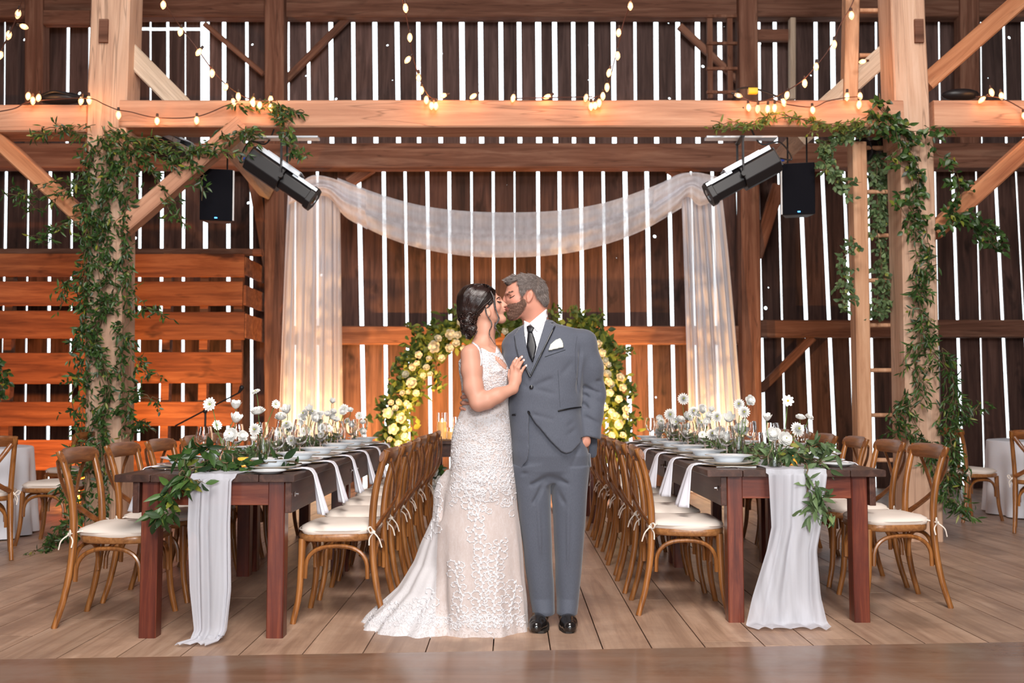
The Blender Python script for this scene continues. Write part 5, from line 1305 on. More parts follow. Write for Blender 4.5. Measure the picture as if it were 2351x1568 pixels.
def swag(top, bot, ny, label, dy=0, amp=.03):
    T = spline([(x, y, 0) for x, y in top], 14); Bt = spline([(x, y, 0) for x, y in bot], 14); n = min(len(T), len(Bt)); m = MB()
    def fn(u, v):
        i = u*(n-1); k = min(int(i), n-2); f_ = i-k; a = T[k].lerp(T[k+1], f_); b_ = Bt[k].lerp(Bt[k+1], f_)
        px, py = a.x+(b_.x-a.x)*v, a.y+(b_.y-a.y)*v; w = amp*math.sin(v*9.5+u*2.2)+.5*amp*math.sin(v*21+3*u)
        p = at(px, py, 12.0+dy); return Vector((p.x, 12.0+dy-w-.05*math.sin(PI*v), p.z))
    m.grid(fn, n-1, 34); o = m.build('drape_swag', M_sheer, None, 'all'); return tag(o, label, 'drape')
swag([(775, 408), (860, 442), (960, 471), (1060, 485), (1175, 489), (1290, 484), (1390, 466), (1480, 436), (1568, 400)], [(782, 488), (860, 533), (950, 566), (1060, 586), (1175, 590), (1290, 582), (1390, 560), (1480, 526), (1566, 476)], 30, 'sheer white swag of chiffon hung in a deep curve across the back wall')
swag([(690, 420), (720, 404), (760, 410), (800, 425), (840, 440)], [(664, 470), (700, 455), (750, 450), (790, 495), (842, 525)], 12, 'gathered sheer cloth over the left corner of the swag', -.06, .04)
swag([(1500, 432), (1550, 404), (1590, 398), (1620, 402), (1655, 410)], [(1498, 512), (1550, 478), (1580, 450), (1610, 470), (1660, 450)], 12, 'gathered sheer cloth over the right corner of the swag', -.06, .04)

# ============================================================ table runners that fall to the floor
def runner(xc, w, y0, y1, path, lab, widths):
    """path: (ypos, z) down the front; widths: (xl, xr) at each"""
    m = MB(); n = len(path)
    def fn(u, v):
        i = u*(n-1); k = min(int(i), n-2); f_ = i-k
        a, b_ = path[k], path[k+1]; wa, wb = widths[k], widths[k+1]
        y = a[0]+(b_[0]-a[0])*f_; z = a[1]+(b_[1]-a[1])*f_; xl = wa[0]+(wb[0]-wa[0])*f_; xr = wa[1]+(wb[1]-wa[1])*f_
        fold = (.016*math.sin(v*11+.8)+.010*math.sin(v*23+u*3))*(1 if z < TZ-.02 else .25)
        return Vector((xl+(xr-xl)*v+(.01*math.sin(v*9+u*2) if z < TZ-.02 else 0), y-(abs(fold) if z < TZ-.02 else 0), z+(abs(fold)*.5 if z >= TZ-.02 else 0)+(.012*abs(math.sin(v*14)) if z < .03 else 0)))
    m.grid(fn, 70, 40); o = m.build('table_runner', M_runner, None, 'all'); return tag(o, lab, 'table runner')
yf = 4.64-.012; lx = lambda px, z: at(px, 1085, yf).x
def xat(px, py, Y): return at(px, py, Y).x
runner(0, 0, 0, 0, [(8.2, TZ+.006), (5.0, TZ+.006), (4.70, TZ+.006), (yf-.004, TZ+.004), (yf-.012, TZ-.03), (yf-.012, .55), (yf-.010, .25), (yf-.006, .06), (yf-.03, .014), (yf-.10, .010)],
       'sheer white runner falling to the floor from the left table', [(-1.60, -1.33), (-1.60, -1.33), (xat(446, 1085, yf), xat(552, 1085, yf)), (xat(441, 1085, yf), xat(545, 1085, yf)), (xat(436, 1100, yf), xat(538, 1100, yf)), (xat(432, 1180, yf), xat(536, 1180, yf)), (xat(436, 1340, yf), xat(538, 1340, yf)), (xat(445, 1420, yf), xat(528, 1420, yf)), (xat(438, 1445, yf), xat(520, 1445, yf)), (xat(415, 1460, yf), xat(502, 1460, yf))])
yf2 = 4.97-.012
runner(0, 0, 0, 0, [(8.5, TZ+.006), (5.3, TZ+.006), (5.03, TZ+.006), (yf2-.004, TZ+.004), (yf2-.012, TZ-.03), (yf2-.012, .50), (yf2-.010, .38), (yf2-.02, .15), (yf2-.05, .014), (yf2-.12, .010)],
       'sheer white runner flaring out on the floor from the right table', [(1.33, 1.62), (1.33, 1.62), (xat(1766, 1065, yf2), xat(1890, 1065, yf2)), (xat(1758, 1065, yf2), xat(1896, 1065, yf2)), (xat(1757, 1080, yf2), xat(1896, 1080, yf2)), (xat(1763, 1200, yf2), xat(1884, 1200, yf2)), (xat(1752, 1260, yf2), xat(1876, 1260, yf2)), (xat(1718, 1340, yf2), xat(1884, 1340, yf2)), (xat(1700, 1390, yf2), xat(1896, 1390, yf2)), (xat(1722, 1415, yf2), xat(1895, 1415, yf2))])

# ============================================================ loudspeakers and stage lights hung from the tie beam
M_blk = plain('matte_black_metal', (.012, .011, .013), .45, spec=.5)
M_grl = plain('speaker_grille', (.006, .006, .009), .9, spec=.1)
M_pale = plain('pale_side_panel', (.62, .60, .60), .5)
M_alu = plain('aluminium_bar', (.62, .66, .72), .35, .8)
M_blue = plain('blue_connector', (.02, .08, .55), .4)
M_ledb = plain('blue_led', (.05, .3, 1), .4, emit=(.05, .35, 1), es=4)
M_ledg = plain('green_display', (.3, .9, .1), .4, emit=(.5, 1, .1), es=2.2)
def speaker(px, py, s, lab, tilt=.1):
    Y = YP+.25; c = at(px, py, Y); e = empty('loudspeaker', c, 0, lab, 'loudspeaker'); e.rotation_euler = (tilt, 0, s*.22)
    m = MB(); w, h_, d = .275, .445, .26
    m.poly([(-w/2, -.02, -h_/2), (w/2, -.02, -h_/2), (w/2*.72, d, -h_/2), (-w/2*.72, d, -h_/2)], (0, 0, h_)); m.build('cabinet', M_pale if False else M_blk, e, bevel=.008)
    m = MB(); m.box((0, -.028, 0), (w*.97, .02, h_*.97), ch=.006); m.build('grille', M_grl, e)
    m = MB(); m.box((-s*-(w/2-.004) if False else s*(w/2+.004), .0, 0), (.012, .05, h_*.96)); m.build('side_strip', M_pale, e)
    m = MB(); m.box((0, -.041, -h_/2+.025), (.022, .006, .010)); m.build('status_light', M_ledb, e)
    m = MB(); 
    for x in (-.08, .08): m.tube([(x, .1, h_/2), (x, .1, h_/2+.24)], .008, 6)
    m.build('hanging_bracket', M_blk, e)
speaker(497, 448, 1, 'black loudspeaker hanging under the beam right of the left post')
speaker(1833, 434, -1, 'black loudspeaker hanging under the beam left of the ladder')
def stage_light(c, aim, roll, lab, plate, L0=.33, L1=.31):
    """profile spotlight: boxy lamp house, lens tube, yoke up to an aluminium bar"""
    c = Vector(c); d = (Vector(aim)-c).normalized(); e = empty('stage_light', c, 0, lab, 'stage light')
    q = d.to_track_quat('Y', 'Z'); e.rotation_mode = 'XYZ'; Mx = q.to_matrix()
    def T(o): o.matrix_local = Mx.to_4x4(); return o
    m = MB(); w = .118
    prof = [(w, .055), (.055, w), (-.055, w), (-w, .055), (-w, -.055), (-.055, -w), (.055, -w), (w, -.055)]
    m.poly([(a, -L0, b) for a, b in prof], (0, L0, 0)); T(m.build('lamp_house', M_blk, e, bevel=.006))
    m = MB(); m.poly([(a*.74, 0, b*.74) for a, b in prof], (0, L1, 0)); m.poly([(a*.86, L1-.05, b*.86) for a, b in prof], (0, .05, 0)); T(m.build('lens_tube', M_blk, e, bevel=.005))
    m = MB(); m.lathe([(0, 0), (.055, 0), (.05, .01), (0, .016)], n=18); o = m.build('lens', plain('lens_glass', (.05, .06, .08), .05, spec=.8) if 'lens_glass' not in bpy.data.materials else bpy.data.materials['lens_glass'], e, True); o.matrix_local = Mx.to_4x4() @ Matrix.Translation((0, L1-.01, 0)) @ Matrix.Rotation(-PI/2, 4, 'X')
    m = MB()
    for s in (-1, 1): m.box((s*(w*.80), -.10, w*.80), (.036, .42, .036)); m.box((s*(w*.62), .18, w*.62), (.028, .24, .028))
    m.box((0, -.06, w+.003), (.15, .34, .005)); T(m.build('top_panel', M_alu, e))
    m = MB(); m.box((0, -L0-.006, 0), (.17, .012, .17)); T(m.build('rear_panel', M_blk, e))
    m = MB(); m.box((.03, -L0-.016, .045), (.045, .008, .022)); T(m.build('display', M_ledg, e))
    m = MB(); m.tube([(-.02, -L0, -.03), (-.02, -L0-.055, -.045)], .014, 10); T(m.build('connector', M_blue, e, True))
    m = MB(); hh = plate-c.z
    sx = Mx @ Vector((w+.02, 0, 0))
    for s in (-1, 1):
        b_ = Vector((s*(w+.02), 0, 0)); bb_ = Mx @ b_
        m.bar(bb_, Vector((bb_.x, bb_.y, hh)), .012, .035, (0, 1, 0))
        m.tube([bb_-sx.normalized()*s*.01, bb_+sx.normalized()*s*.03], .022, 10)
    m.bar(Vector((bb_.x, bb_.y, hh)), Vector((-bb_.x, -bb_.y, hh)), .035, .012)
    m.build('yoke', M_blk, e)
    m = MB(); 
    m.tube(spline([Mx @ Vector((-.05, -L0-.02, -.02)), Mx @ Vector((-.10, -L0-.09, -.08)), Mx @ Vector((-.02, -L0-.10, .10)), Vector(((Mx @ Vector((0, -L0-.03, .1))).x*.6, 0, hh-.02)), Vector((0, -.12, hh+.25))], 6), .007, 6); m.build('power_cable', M_blk, e, True)
zpl = at(600, 322, YP+.1).z
stage_light(at(652, 412, YP+.1), at(742, 474, YP+.12), 0, 'black stage spotlight hung under the beam above the left drape, aimed down right', zpl)
stage_light(at(1700, 408, YP+.1), at(1612, 456, YP+.12), 0, 'black stage spotlight hung under the beam above the right drape, aimed down left', zpl)
stage_light(at(400, 345, YP+.35), at(470, 380, YP+.2), 0, 'black stage light half hidden by vine near the left post', zpl)
stage_light(at(2020, 332, YP+.55), at(1960, 350, YP+.3), 0, 'small black stage light behind the ladder under the beam', zpl)
for (xa_, xb_, lab) in ((556, 727, 'grey aluminium mounting bar under the tie beam, left side'), (1625, 1788, 'grey aluminium mounting bar under the tie beam, right side')):
    m = MB(); A, Bq = at(xa_, 315, YP-.01), at(xb_, 315, YP-.01); m.box(((A.x+Bq.x)/2, YP+.08, zpl+.012), (Bq.x-A.x, .10, .022), ch=.004); tag(m.build('mounting_bar', M_alu), lab, 'bar')

# ============================================================ string lights
M_bulb = NB('bulb_glass'); M_bulb.b.inputs['Transmission Weight'].default_value = .85; M_bulb.b.inputs['Base Color'].default_value = (1, .85, .68, 1); M_bulb.b.inputs['Roughness'].default_value = .02
M_bulb.b.inputs['Emission Color'].default_value = (1, .62, .32, 1); M_bulb.b.inputs['Emission Strength'].default_value = .55; M_bulb = M_bulb.m
M_fil = plain('filament', (1, .6, .3), .5, emit=(1, .55, .20), es=30)
M_sock = plain('lamp_socket', (.03, .015, .012), .6)
M_cord = plain('dark_cord', (.07, .025, .018), .6)
def bulb_meshes():
    m = MB(); m.lathe([(0, -.072), (.006, -.070), (.016, -.055), (.0205, -.038), (.019, -.022), (.012, -.006), (.009, 0)], n=14)
    b = m.build('x', M_bulb, None, 'all'); m = MB(); m.lathe([(.0, -.050), (.006, -.044), (.0075, -.034), (.005, -.022), (0, -.016)], n=8); f_ = m.build('x', M_fil, None, True)
    m = MB(); m.lathe([(0, -.006), (.010, -.006), (.0115, .004), (.010, .026), (0, .028)], n=10); s_ = m.build('x', M_sock, None, True)
    r = [o.data for o in (b, f_, s_)]
    for o in (b, f_, s_): bpy.data.objects.remove(o)
    return r
BM = bulb_meshes(); nlight = [0]
def light_string(path, label, bulbs, lamp_every=3, dark=()):
    """path: (px,py,Y); bulbs: list of (px,py,Y,tilt)"""
    p0 = at(*path[0]); e = empty('string_lights', p0, 0, label, 'string lights')
    P = spline([at(*p) for p in path], 8); m = MB(); m.tube([p-p0 for p in P], .0045, 6); m.build('cord', M_cord, e, True)
    for i, (x, y, Y, t) in enumerate(bulbs):
        p = at(x, y, Y)-p0; b = bpy.data.objects.new('bulb', BM[0]); COL.objects.link(b); b.parent = e; b.location = p; b.rotation_euler = (R.uniform(-.3, .3), t, 0)
        for nm, d in (('filament', BM[1]), ('socket', BM[2])):
            if nm == 'filament' and i in dark: continue
            c = bpy.data.objects.new(nm, d); COL.objects.link(c); c.parent = b
        if lamp_every and i % lamp_every == 0:
            l = bpy.data.lights.new('bulb_glow', 'POINT'); l.energy = 1.1; l.color = (1, .36, .09); l.shadow_soft_size = .03
            o = bpy.data.objects.new('bulb_glow', l); COL.objects.link(o); o.parent = b; o.location = (0, -.05, -.05)
YL = YP-.10
def hang(pts, off=10): return [(x, y-off, Y, t) for x, y, Y, t in pts]
light_string([(360, -60, 7.0), (378, 5, 7.1), (415, 62, 7.3), (450, 108, 7.4), (486, 158, 7.5), (520, 195, 7.6), (560, 222, YL), (600, 232, YL), (634, 231, YL)], 'string of pear bulbs swooping from the upper left down onto the beam', [(376, 2, 7.1, 0), (416, 64, 7.3, .1), (462, 112, 7.4, .5), (488, 158, 7.5, .1), (521, 192, 7.6, .2), (547, 212, 7.7, 0), (578, 228, YL, -.3), (597, 233, YL, 0), (622, 219, YL, .1), (622, 238, YL, 0), (534, 225, YL, -.2), (582, 222, YL, .2)])
light_string([(-40, 262, YL), (30, 250, YL), (62, 236, YL), (130, 228, YL), (205, 226, YL-.05), (240, 240, YL-.1), (270, 252, YL-.1), (300, 257, YL), (360, 270, YL), (450, 268, YL), (520, 242, YL), (545, 233, YL)], 'string of small amber bulbs looped along the beam by the left post', [(66, 212, YL, 0), (76, 222, YL, 0), (90, 216, YL, 0), (188, 222, YL, .3), (204, 220, YL, 0), (272, 254, YL-.1, 0), (361, 268, YL, 0), (452, 267, YL, 0)], 2)
light_string([(60, -40, 6.6), (42, 30, 6.8), (20, 80, 6.9), (0, 120, 7), (-30, 170, 7)], 'string of bulbs crossing the top left corner', [(44, 22, 6.8, .2), (22, 70, 6.9, .2), (4, 118, 7, .2), (46, 58, 6.8, -1.2)], 0)
light_string([(905, -60, 7.1), (925, 5, 7.2), (937, 60, 7.3), (945, 115, 7.4), (958, 165, 7.5), (972, 200, 7.6), (986, 222, YL), (1002, 228, YL)], 'string of pear bulbs hanging steeply at centre left onto the beam', [(930, 8, 7.2, -.1), (941, 76, 7.3, 0), (942, 130, 7.4, .6), (961, 168, 7.5, 0), (968, 198, 7.6, 0), (979, 220, YL, 0), (991, 234, YL, 0), (1001, 234, YL, 0)])
light_string([(1460, -60, 7.1), (1448, 5, 7.2), (1432, 50, 7.3), (1422, 95, 7.35), (1408, 150, 7.45), (1398, 190, 7.55), (1380, 215, YL), (1360, 226, YL)], 'string of pear bulbs hanging steeply at centre right onto the beam', [(1447, 4, 7.2, 0), (1421, 66, 7.3, .1), (1418, 118, 7.35, 0), (1400, 158, 7.4, .2), (1394, 190, 7.5, 0), (1384, 212, 7.6, 0), (1376, 226, YL, 0), (1366, 234, YL, 0), (1357, 234, YL, 0)])
light_string([(1975, -60, 7.2), (1958, 5, 7.2), (1930, 55, 7.25), (1905, 110, 7.3), (1875, 150, 7.35), (1842, 185, 7.4), (1800, 212, 7.5), (1760, 230, YL), (1725, 232, YL), (1700, 220, YL), (1688, 210, YL)], 'string of pear bulbs swooping from the upper right down onto the beam', [(1954, 26, 7.2, 0), (1915, 92, 7.25, 0), (1874, 144, 7.3, .1), (1847, 182, 7.4, 0), (1808, 210, 7.5, .2), (1797, 226, YL, -.2), (1779, 238, YL, 0), (1763, 240, YL, 0), (1740, 240, YL, 0), (1718, 238, YL, 0), (1686, 216, YL, -1.2)], 3, (8,))
light_string([(1770, 226, YL), (1800, 238, YL), (1865, 246, YL), (1900, 232, YL), (1945, 224, YL), (1972, 222, YL)], 'short string of amber bulbs along the beam beside the ladder', [(1865, 244, YL, 0), (1945, 212, YL, 0), (1974, 212, YL, 0), (1973, 230, YL, 0), (1988, 140, YL+.1, 1.3)], 2)
light_string([(2240, 222, YL), (2276, 222, YL), (2310, 230, YL), (2351, 252, YL), (2420, 290, YL)], 'string of amber bulbs on the beam at the far right', [(2274, 203, YL, -.2), (2298, 212, YL, 0), (2350, 258, YL, 0), (2262, 222, YL, .8)], 2)
light_string([(1178, 226, YL+.05), (1270, 224, YL+.05), (1360, 222, YL+.05)], 'short run of bulbs lying along the beam top at centre', [(1094, 216, YL+.05, .9), (1180, 216, YL+.05, .2), (1265, 218, YL+.05, 1.2), (1347, 216, YL+.05, .2), (1026, 217, YL+.05, 1.3)], 2)
m = MB(); m.ball((0, 0, 0), 1, 12, 8, sc=(.20, .08, .055)); m.tube(spline([(-.15, -.05, 0), (0, -.09, .03), (.15, -.05, .0), (.28, -.03, .01)], 5), .012, 6); o = m.build('coiled_cable', M_blk, None, True, loc=at(138, 226, YP+.1)); tag(o, 'coil of black cable lying on the beam left of the left post', 'cable')
m = MB(); m.ball((0, 0, 0), 1, 12, 8, sc=(.16, .08, .05)); o = m.build('cable_box', M_blk, None, True, loc=at(2205, 218, YP+.1)); tag(o, 'black cable bundle lying on the beam right of the right post', 'cable')
m = MB(); m.tube(spline([at(1690, 222, YL), at(1696, 205, YL), at(1725, 202, YL), at(1760, 212, YL), at(1785, 222, YL)], 6), .008, 6); tag(m.build('black_cable', M_blk, None, True), 'loop of black cable on the beam near the yellow plug', 'cable')
m = MB(); m.box((0, 0, 0), (.075, .05, .05), ch=.01); o = m.build('yellow_plug', plain('yellow_plastic', (.75, .50, .04), .4), None, loc=at(1728, 209, YL)); tag(o, 'yellow plug lying on the beam above the right stage light', 'plug')

# ============================================================ microphone boom stand
t = empty('microphone_stand', (at(471, 980, 9.8).x, 9.8, 0), 0, 'black boom microphone stand in front of the plank partition', 'microphone stand'); P0 = Vector(t.location)
m = MB(); m.tube([(0, 0, 0.05), (0, 0, at(471, 945, 9.8).z)], .011, 8); m.build('pole', M_blk, t, True)
m = MB(); m.tube([at(402, 978, 9.8)-P0, at(471, 942, 9.8)-P0, at(548, 902, 9.8)-P0], .008, 8); m.build('boom', M_blk, t, True)
m = MB(); m.ball(at(471, 944, 9.8)-P0, .025, 8, 6); m.build('clutch', M_blk, t, True)
m = MB(); m.tube([at(548, 902, 9.8)-P0, at(554, 893, 9.8)-P0], [.012, .02], 8); m.ball(at(555, 890, 9.8)-P0, .026, 10, 8); m.build('microphone', M_blk, t, True)
for q in (.3, 2.4, 4.5):
    m = MB(); m.tube([(0, 0, .12), (.28*math.cos(q), .28*math.sin(q), .01)], .008, 6); m.build('leg', M_blk, t, True)
# ============================================================ foliage
def leafmat(name, c0, c1, rough=.35, trans=.25):
    b = NB(name); c = b.ramp(b.attr(), [(0, c0), (.6, c1), (.94, tuple(min(1, x*1.5) for x in c1)), (1, (.30, .30, .04))]); b.l.new(c, b.b.inputs['Base Color']); b.b.inputs['Roughness'].default_value = rough
    b.b.inputs['Transmission Weight'].default_value = 0; b.b.inputs['Specular IOR Level'].default_value = .45
    tl = b.node('ShaderNodeBsdfTranslucent'); b.l.new(c, tl.inputs[0]); mx = b.node('ShaderNodeMixShader'); mx.inputs[0].default_value = trans
    b.l.new(b.b.outputs[0], mx.inputs[1]); b.l.new(tl.outputs[0], mx.inputs[2]); b.l.new(mx.outputs[0], b.out.inputs[0]); return b.m
M_leaf = leafmat('smilax_leaf', (.014, .040, .012), (.050, .105, .025))
M_leafy = leafmat('light_leaf', (.05, .10, .02), (.16, .22, .045), .5, .4)
M_leafg = leafmat('sage_leaf', (.04, .085, .03), (.13, .20, .085), .5, .3)
M_vine = plain('vine_stem', (.13, .085, .04), .7)
def leaf(mb, p, d, n, L, W, cup=.15, fold=.15, rnd=None):
    d = Vector(d).normalized(); n = Vector(n); s_ = d.cross(n)
    if s_.length < 1e-4: s_ = d.orthogonal()
    s_.normalize(); n = s_.cross(d)
    rows = [(0, .0), (.15, .55), (.42, 1.0), (.72, .68), (1.0, .0)]; vs = []; 
    for t, w in rows:
        c = Vector(p)+d*L*t-n*cup*L*t*t
        if w == 0: vs.append([c])
        else: vs.append([c-s_*W*w*.5+n*fold*W*w, c, c+s_*W*w*.5+n*fold*W*w])
    v = []; idx = []
    for r in vs: idx.append([len(v)+i for i in range(len(r))]); v += r
    f = [[idx[0][0], idx[1][0], idx[1][1]], [idx[0][0], idx[1][1], idx[1][2]]]
    for a, b in zip(idx[1:-2], idx[2:-1]): f += [[a[0], b[0], b[1], a[1]], [a[1], b[1], b[2], a[2]]]
    k = idx[-2]; f += [[k[0], idx[-1][0], k[1]], [k[1], idx[-1][0], k[2]]]
    mb.add(v, f, 0, R.random() if rnd is None else rnd)
def vine_obj(name, strandsl, label, cat, mat, L=.06, W=.018, dens=28, spread=.03, twig=.10, group=None, oval=False):
    """strandsl: list of world paths; leaves and side twigs along each"""
    org = Vector(strandsl[0][0]); e = empty(name, org, 0, label, cat, group); st = MB(); lf = MB()
    for path in strandsl:
        P = spline(path, 6); P = [p+Vector((R.gauss(0, .008), R.gauss(0, .008), R.gauss(0, .008)))-org for p in P]; st.tube(P, .0035, 5)
        tot = sum((b-a).length for a, b in zip(P, P[1:])); n = int(tot*dens)
        cum = [0]
        for a, b in zip(P, P[1:]): cum.append(cum[-1]+(b-a).length)
        for i in range(n):
            s_ = R.uniform(0, tot); k = max(j for j in range(len(cum)) if cum[j] <= s_); k = min(k, len(P)-2); a, b = P[k], P[k+1]
            f_ = (s_-cum[k])/max(1e-6, (b-a).length); p = a.lerp(b, min(1, f_)); t = (b-a).normalized()
            q = R.uniform(0, 2*PI); o = Vector((math.cos(q), -abs(math.sin(q))*.8 if R.random() < .8 else math.sin(q), R.uniform(-.6, .6))).normalized()
            tl_ = twig*R.random()**1.5; tip = p+o*tl_+Vector((0, 0, -tl_*.3))
            if tl_ > .02: st.tube([p, (p+tip)/2+Vector((0, 0, .01)), tip], [.0018, .0015, .001], 3, cap=False)
            nl = 1+int(tl_/.022)
            for j in range(nl):
                u = (j+1)/nl; b0 = p.lerp(tip, u); dd = (o*.5+t*R.uniform(-.6, .9)+Vector((R.gauss(0, .5), R.gauss(0, .4), R.gauss(-.35, .5)))).normalized()
                leaf(lf, b0, dd, Vector((R.gauss(0, .5), -1, R.gauss(.2, .5))), L*R.uniform(.6, 1.25), W*R.uniform(.75, 1.25), R.uniform(0, .35))
    st.build('stem', M_vine, e, 'all', fix=False); lf.build('leaves', mat, e, 'all', fix=False); return e
def wob(pts, a=10, n=1):
    return [[at(x+R.gauss(0, a), y+R.gauss(0, a), Y+R.gauss(0, .04)) for x, y, Y in pts] for _ in range(n)]
YV = YP-.07
vine_obj('leafy_vine', wob([(230, 300, YV), (250, 420, YV), (225, 540, YV), (245, 660, YV), (225, 780, YV), (250, 900, YV), (225, 1000, YV-.05), (240, 1100, YV-.1), (232, 1180, YV-.1)], 12, 3)+wob([(205, 330, YV), (190, 420, YV), (200, 560, YV), (190, 700, YV), (200, 820, YV), (185, 930, YV), (200, 1060, YV), (190, 1180, YV)], 9, 3)+wob([(285, 340, YV), (290, 460, YV), (275, 560, YV), (295, 690, YV), (285, 800, YV), (300, 900, YV), (290, 1000, YV)], 9, 2),
         'dense green smilax vine winding all the way down the left post', 'vine', M_leaf, .062, .020, 40, twig=.12)
vine_obj('leafy_vine', wob([(250, 300, YV), (330, 330, YV), (400, 350, YV), (470, 340, YV), (540, 320, YV), (590, 300, YV)], 16, 4)+wob([(300, 350, YV), (360, 420, YV), (400, 470, YV), (420, 500, YV)], 12, 2)+wob([(270, 320, YV), (340, 380, YV), (440, 400, YV), (470, 470, YV)], 12, 1), 'green vine spreading from the left post along the brace and beam', 'vine', M_leaf, .062, .020, 30, twig=.13)
vine_obj('leafy_vine', wob([(215, 310, YV), (170, 295, YV), (130, 290, YV), (100, 310, YV)], 8, 2)+wob([(200, 420, YV), (140, 430, YV), (90, 450, YV), (40, 440, YV)], 14, 3)+wob([(180, 500, YV), (130, 520, YV), (90, 560, YV)], 10, 2)+wob([(190, 680, YV), (150, 650, YV), (140, 710, YV)], 8, 2), 'loose sprays of vine reaching left of the left post', 'vine', M_leaf, .060, .017, 34, twig=.12)
vine_obj('leafy_vine', wob([(640, 235, YL), (650, 262, YL), (665, 290, YL), (670, 330, YL-.02), (690, 355, YL)], 8, 3)+wob([(620, 240, YL), (660, 250, YL), (695, 265, YL)], 6, 2)+wob([(540, 240, YL), (575, 240, YL), (610, 235, YL)], 5, 1), 'small spray of vine hanging over the beam above the left stage light', 'vine', M_leaf, .068, .022, 26, twig=.10)
vine_obj('leafy_vine', wob([(290, 800, YV), (320, 830, YV), (345, 870, YV)], 6, 2)+wob([(290, 900, YV), (330, 910, YV), (365, 925, YV)], 6, 2)+wob([(290, 640, YV), (320, 690, YV), (360, 720, YV), (392, 732, YV)], 5, 1)+wob([(300, 990, YV-.1), (330, 975, YV-.1), (350, 990, YV-.1)], 8, 2), 'vine tendrils springing right of the left post', 'vine', M_leaf, .058, .018, 34, twig=.10)
vine_obj('leafy_vine', wob([(190, 1000, 7.0), (160, 1050, 7.0), (165, 1120, 7.0), (175, 1180, 6.9), (170, 1225, 6.7)], 6, 2)+[[gnd(175, 1235)+Vector((0, 0, .03)), gnd(140, 1250)+Vector((0, 0, .06)), gnd(110, 1262)+Vector((0, 0, .05)), gnd(70, 1278)+Vector((0, 0, .02))]]+[[gnd(185, 1215)+Vector((0, 0, .15)), gnd(150, 1240)+Vector((0, 0, .12)), gnd(95, 1272)+Vector((0, 0, .02))]], 'trailing vine sprig lying on the floor left of the left post', 'vine', M_leaf, .060, .018, 44, twig=.09)
# right side: rounder leaves up high, narrow ones lower
vine_obj('leafy_vine', wob([(2010, 240, YV), (2040, 270, YV), (2065, 320, YV), (2095, 370, YV), (2110, 420, YV), (2085, 470, YV), (2110, 520, YV)], 14, 4)+wob([(2040, 260, YV), (2090, 300, YV), (2150, 300, YV), (2190, 290, YV)], 10, 2)+wob([(2140, 340, YV), (2190, 380, YV), (2210, 440, YV), (2190, 500, YV), (2240, 540, YV), (2290, 560, YV)], 12, 2)+wob([(2150, 520, YV), (2220, 490, YV), (2280, 550, YV)], 10, 2), 'broad-leaved green vine draped over the top of the right post', 'vine', M_leaf, .062, .036, 26, twig=.12)
vine_obj('leafy_vine', wob([(1990, 300, YV+.1), (1930, 310, YV+.1), (1900, 350, YV+.1), (1915, 400, YV+.1), (1950, 430, YV+.1)], 14, 4)+wob([(2010, 330, YP+.35), (2015, 420, YP+.35), (2020, 520, YP+.35), (2015, 600, YP+.35), (2020, 680, YP+.35), (2018, 720, YP+.35)], 12, 5)+wob([(1960, 560, YV), (1935, 600, YV), (1930, 660, YV), (1940, 700, YV)], 6, 2), 'bushy round-leaved vine tangled through the ladder', 'vine', M_leafg, .050, .034, 40, twig=.10)
vine_obj('leafy_vine', wob([(1990, 270, YL), (1920, 280, YL), (1850, 275, YL), (1780, 268, YL), (1720, 285, YL), (1640, 290, YL)], 7, 3)+wob([(1960, 280, YL), (1880, 300, YL), (1850, 310, YL)], 6, 1), 'thin yellow-green garland trailing left along the beam over the right stage light', 'vine', M_leafy, .060, .018, 30, twig=.07)
vine_obj('leafy_vine', wob([(2110, 520, YV), (2130, 600, YV), (2105, 680, YV), (2120, 760, YV), (2090, 830, YV), (2110, 900, YV), (2090, 960, YV), (2130, 1030, YV), (2150, 1100, YV)], 14, 3)+wob([(2160, 800, YV), (2185, 880, YV), (2170, 960, YV), (2190, 1040, YV), (2170, 1120, YV), (2215, 1190, YV)], 12, 4)+wob([(2080, 900, YV), (2050, 960, YV), (2060, 1010, YV)], 9, 2)+wob([(2180, 920, YV), (2220, 950, YV), (2250, 940, YV)], 8, 2), 'narrow-leaved dark vine falling down the lower right post to the floor', 'vine', M_leaf, .072, .017, 36, twig=.13)
vine_obj('leafy_vine', [[at(2, 820, 8.5), at(4, 850, 8.5), at(8, 880, 8.5), at(0, 910, 8.5)]], 'cluster of round leaves at the left picture edge', 'vine', M_leaf, .06, .04, 90, twig=.12)

# ============================================================ flowers
M_petal = plain('white_petal', (.86, .86, .84), .6, sheen=.1)
M_petalc = plain('cream_petal', (.90, .84, .64), .6)
M_cent = plain('yellow_green_centre', (.35, .38, .06), .7)
M_centy = plain('yellow_centre', (.80, .50, .03), .7)
M_stem = plain('green_stem', (.12, .22, .06), .6)
def petal(mb, ang, r0, r1, z0, z1, w, curl=.3, ruf=0.0, cup=.25):
    nu, nv = 4, 4; vs = []
    for i in range(nu+1):
        t = i/nu; rr = r0+(r1-r0)*t; zz = z0+(z1-z0)*(t**(1+curl)); ww = w*math.sin(PI*(.12+.80*t))**.6
        for j in range(nv+1):
            s_ = (j/nv-.5)*2; a = ang+s_*ww/max(rr, r1*.35)*.5; q = cup*ww*(s_*s_)*.5
            z = zz+q+ruf*math.sin(j*3.1+i*2)*t; vs.append(((rr-q*.4)*math.cos(a), (rr-q*.4)*math.sin(a), z))
    mb.add(vs, [[i*(nv+1)+j, (i+1)*(nv+1)+j, (i+1)*(nv+1)+j+1, i*(nv+1)+j+1] for i in range(nu) for j in range(nv)])
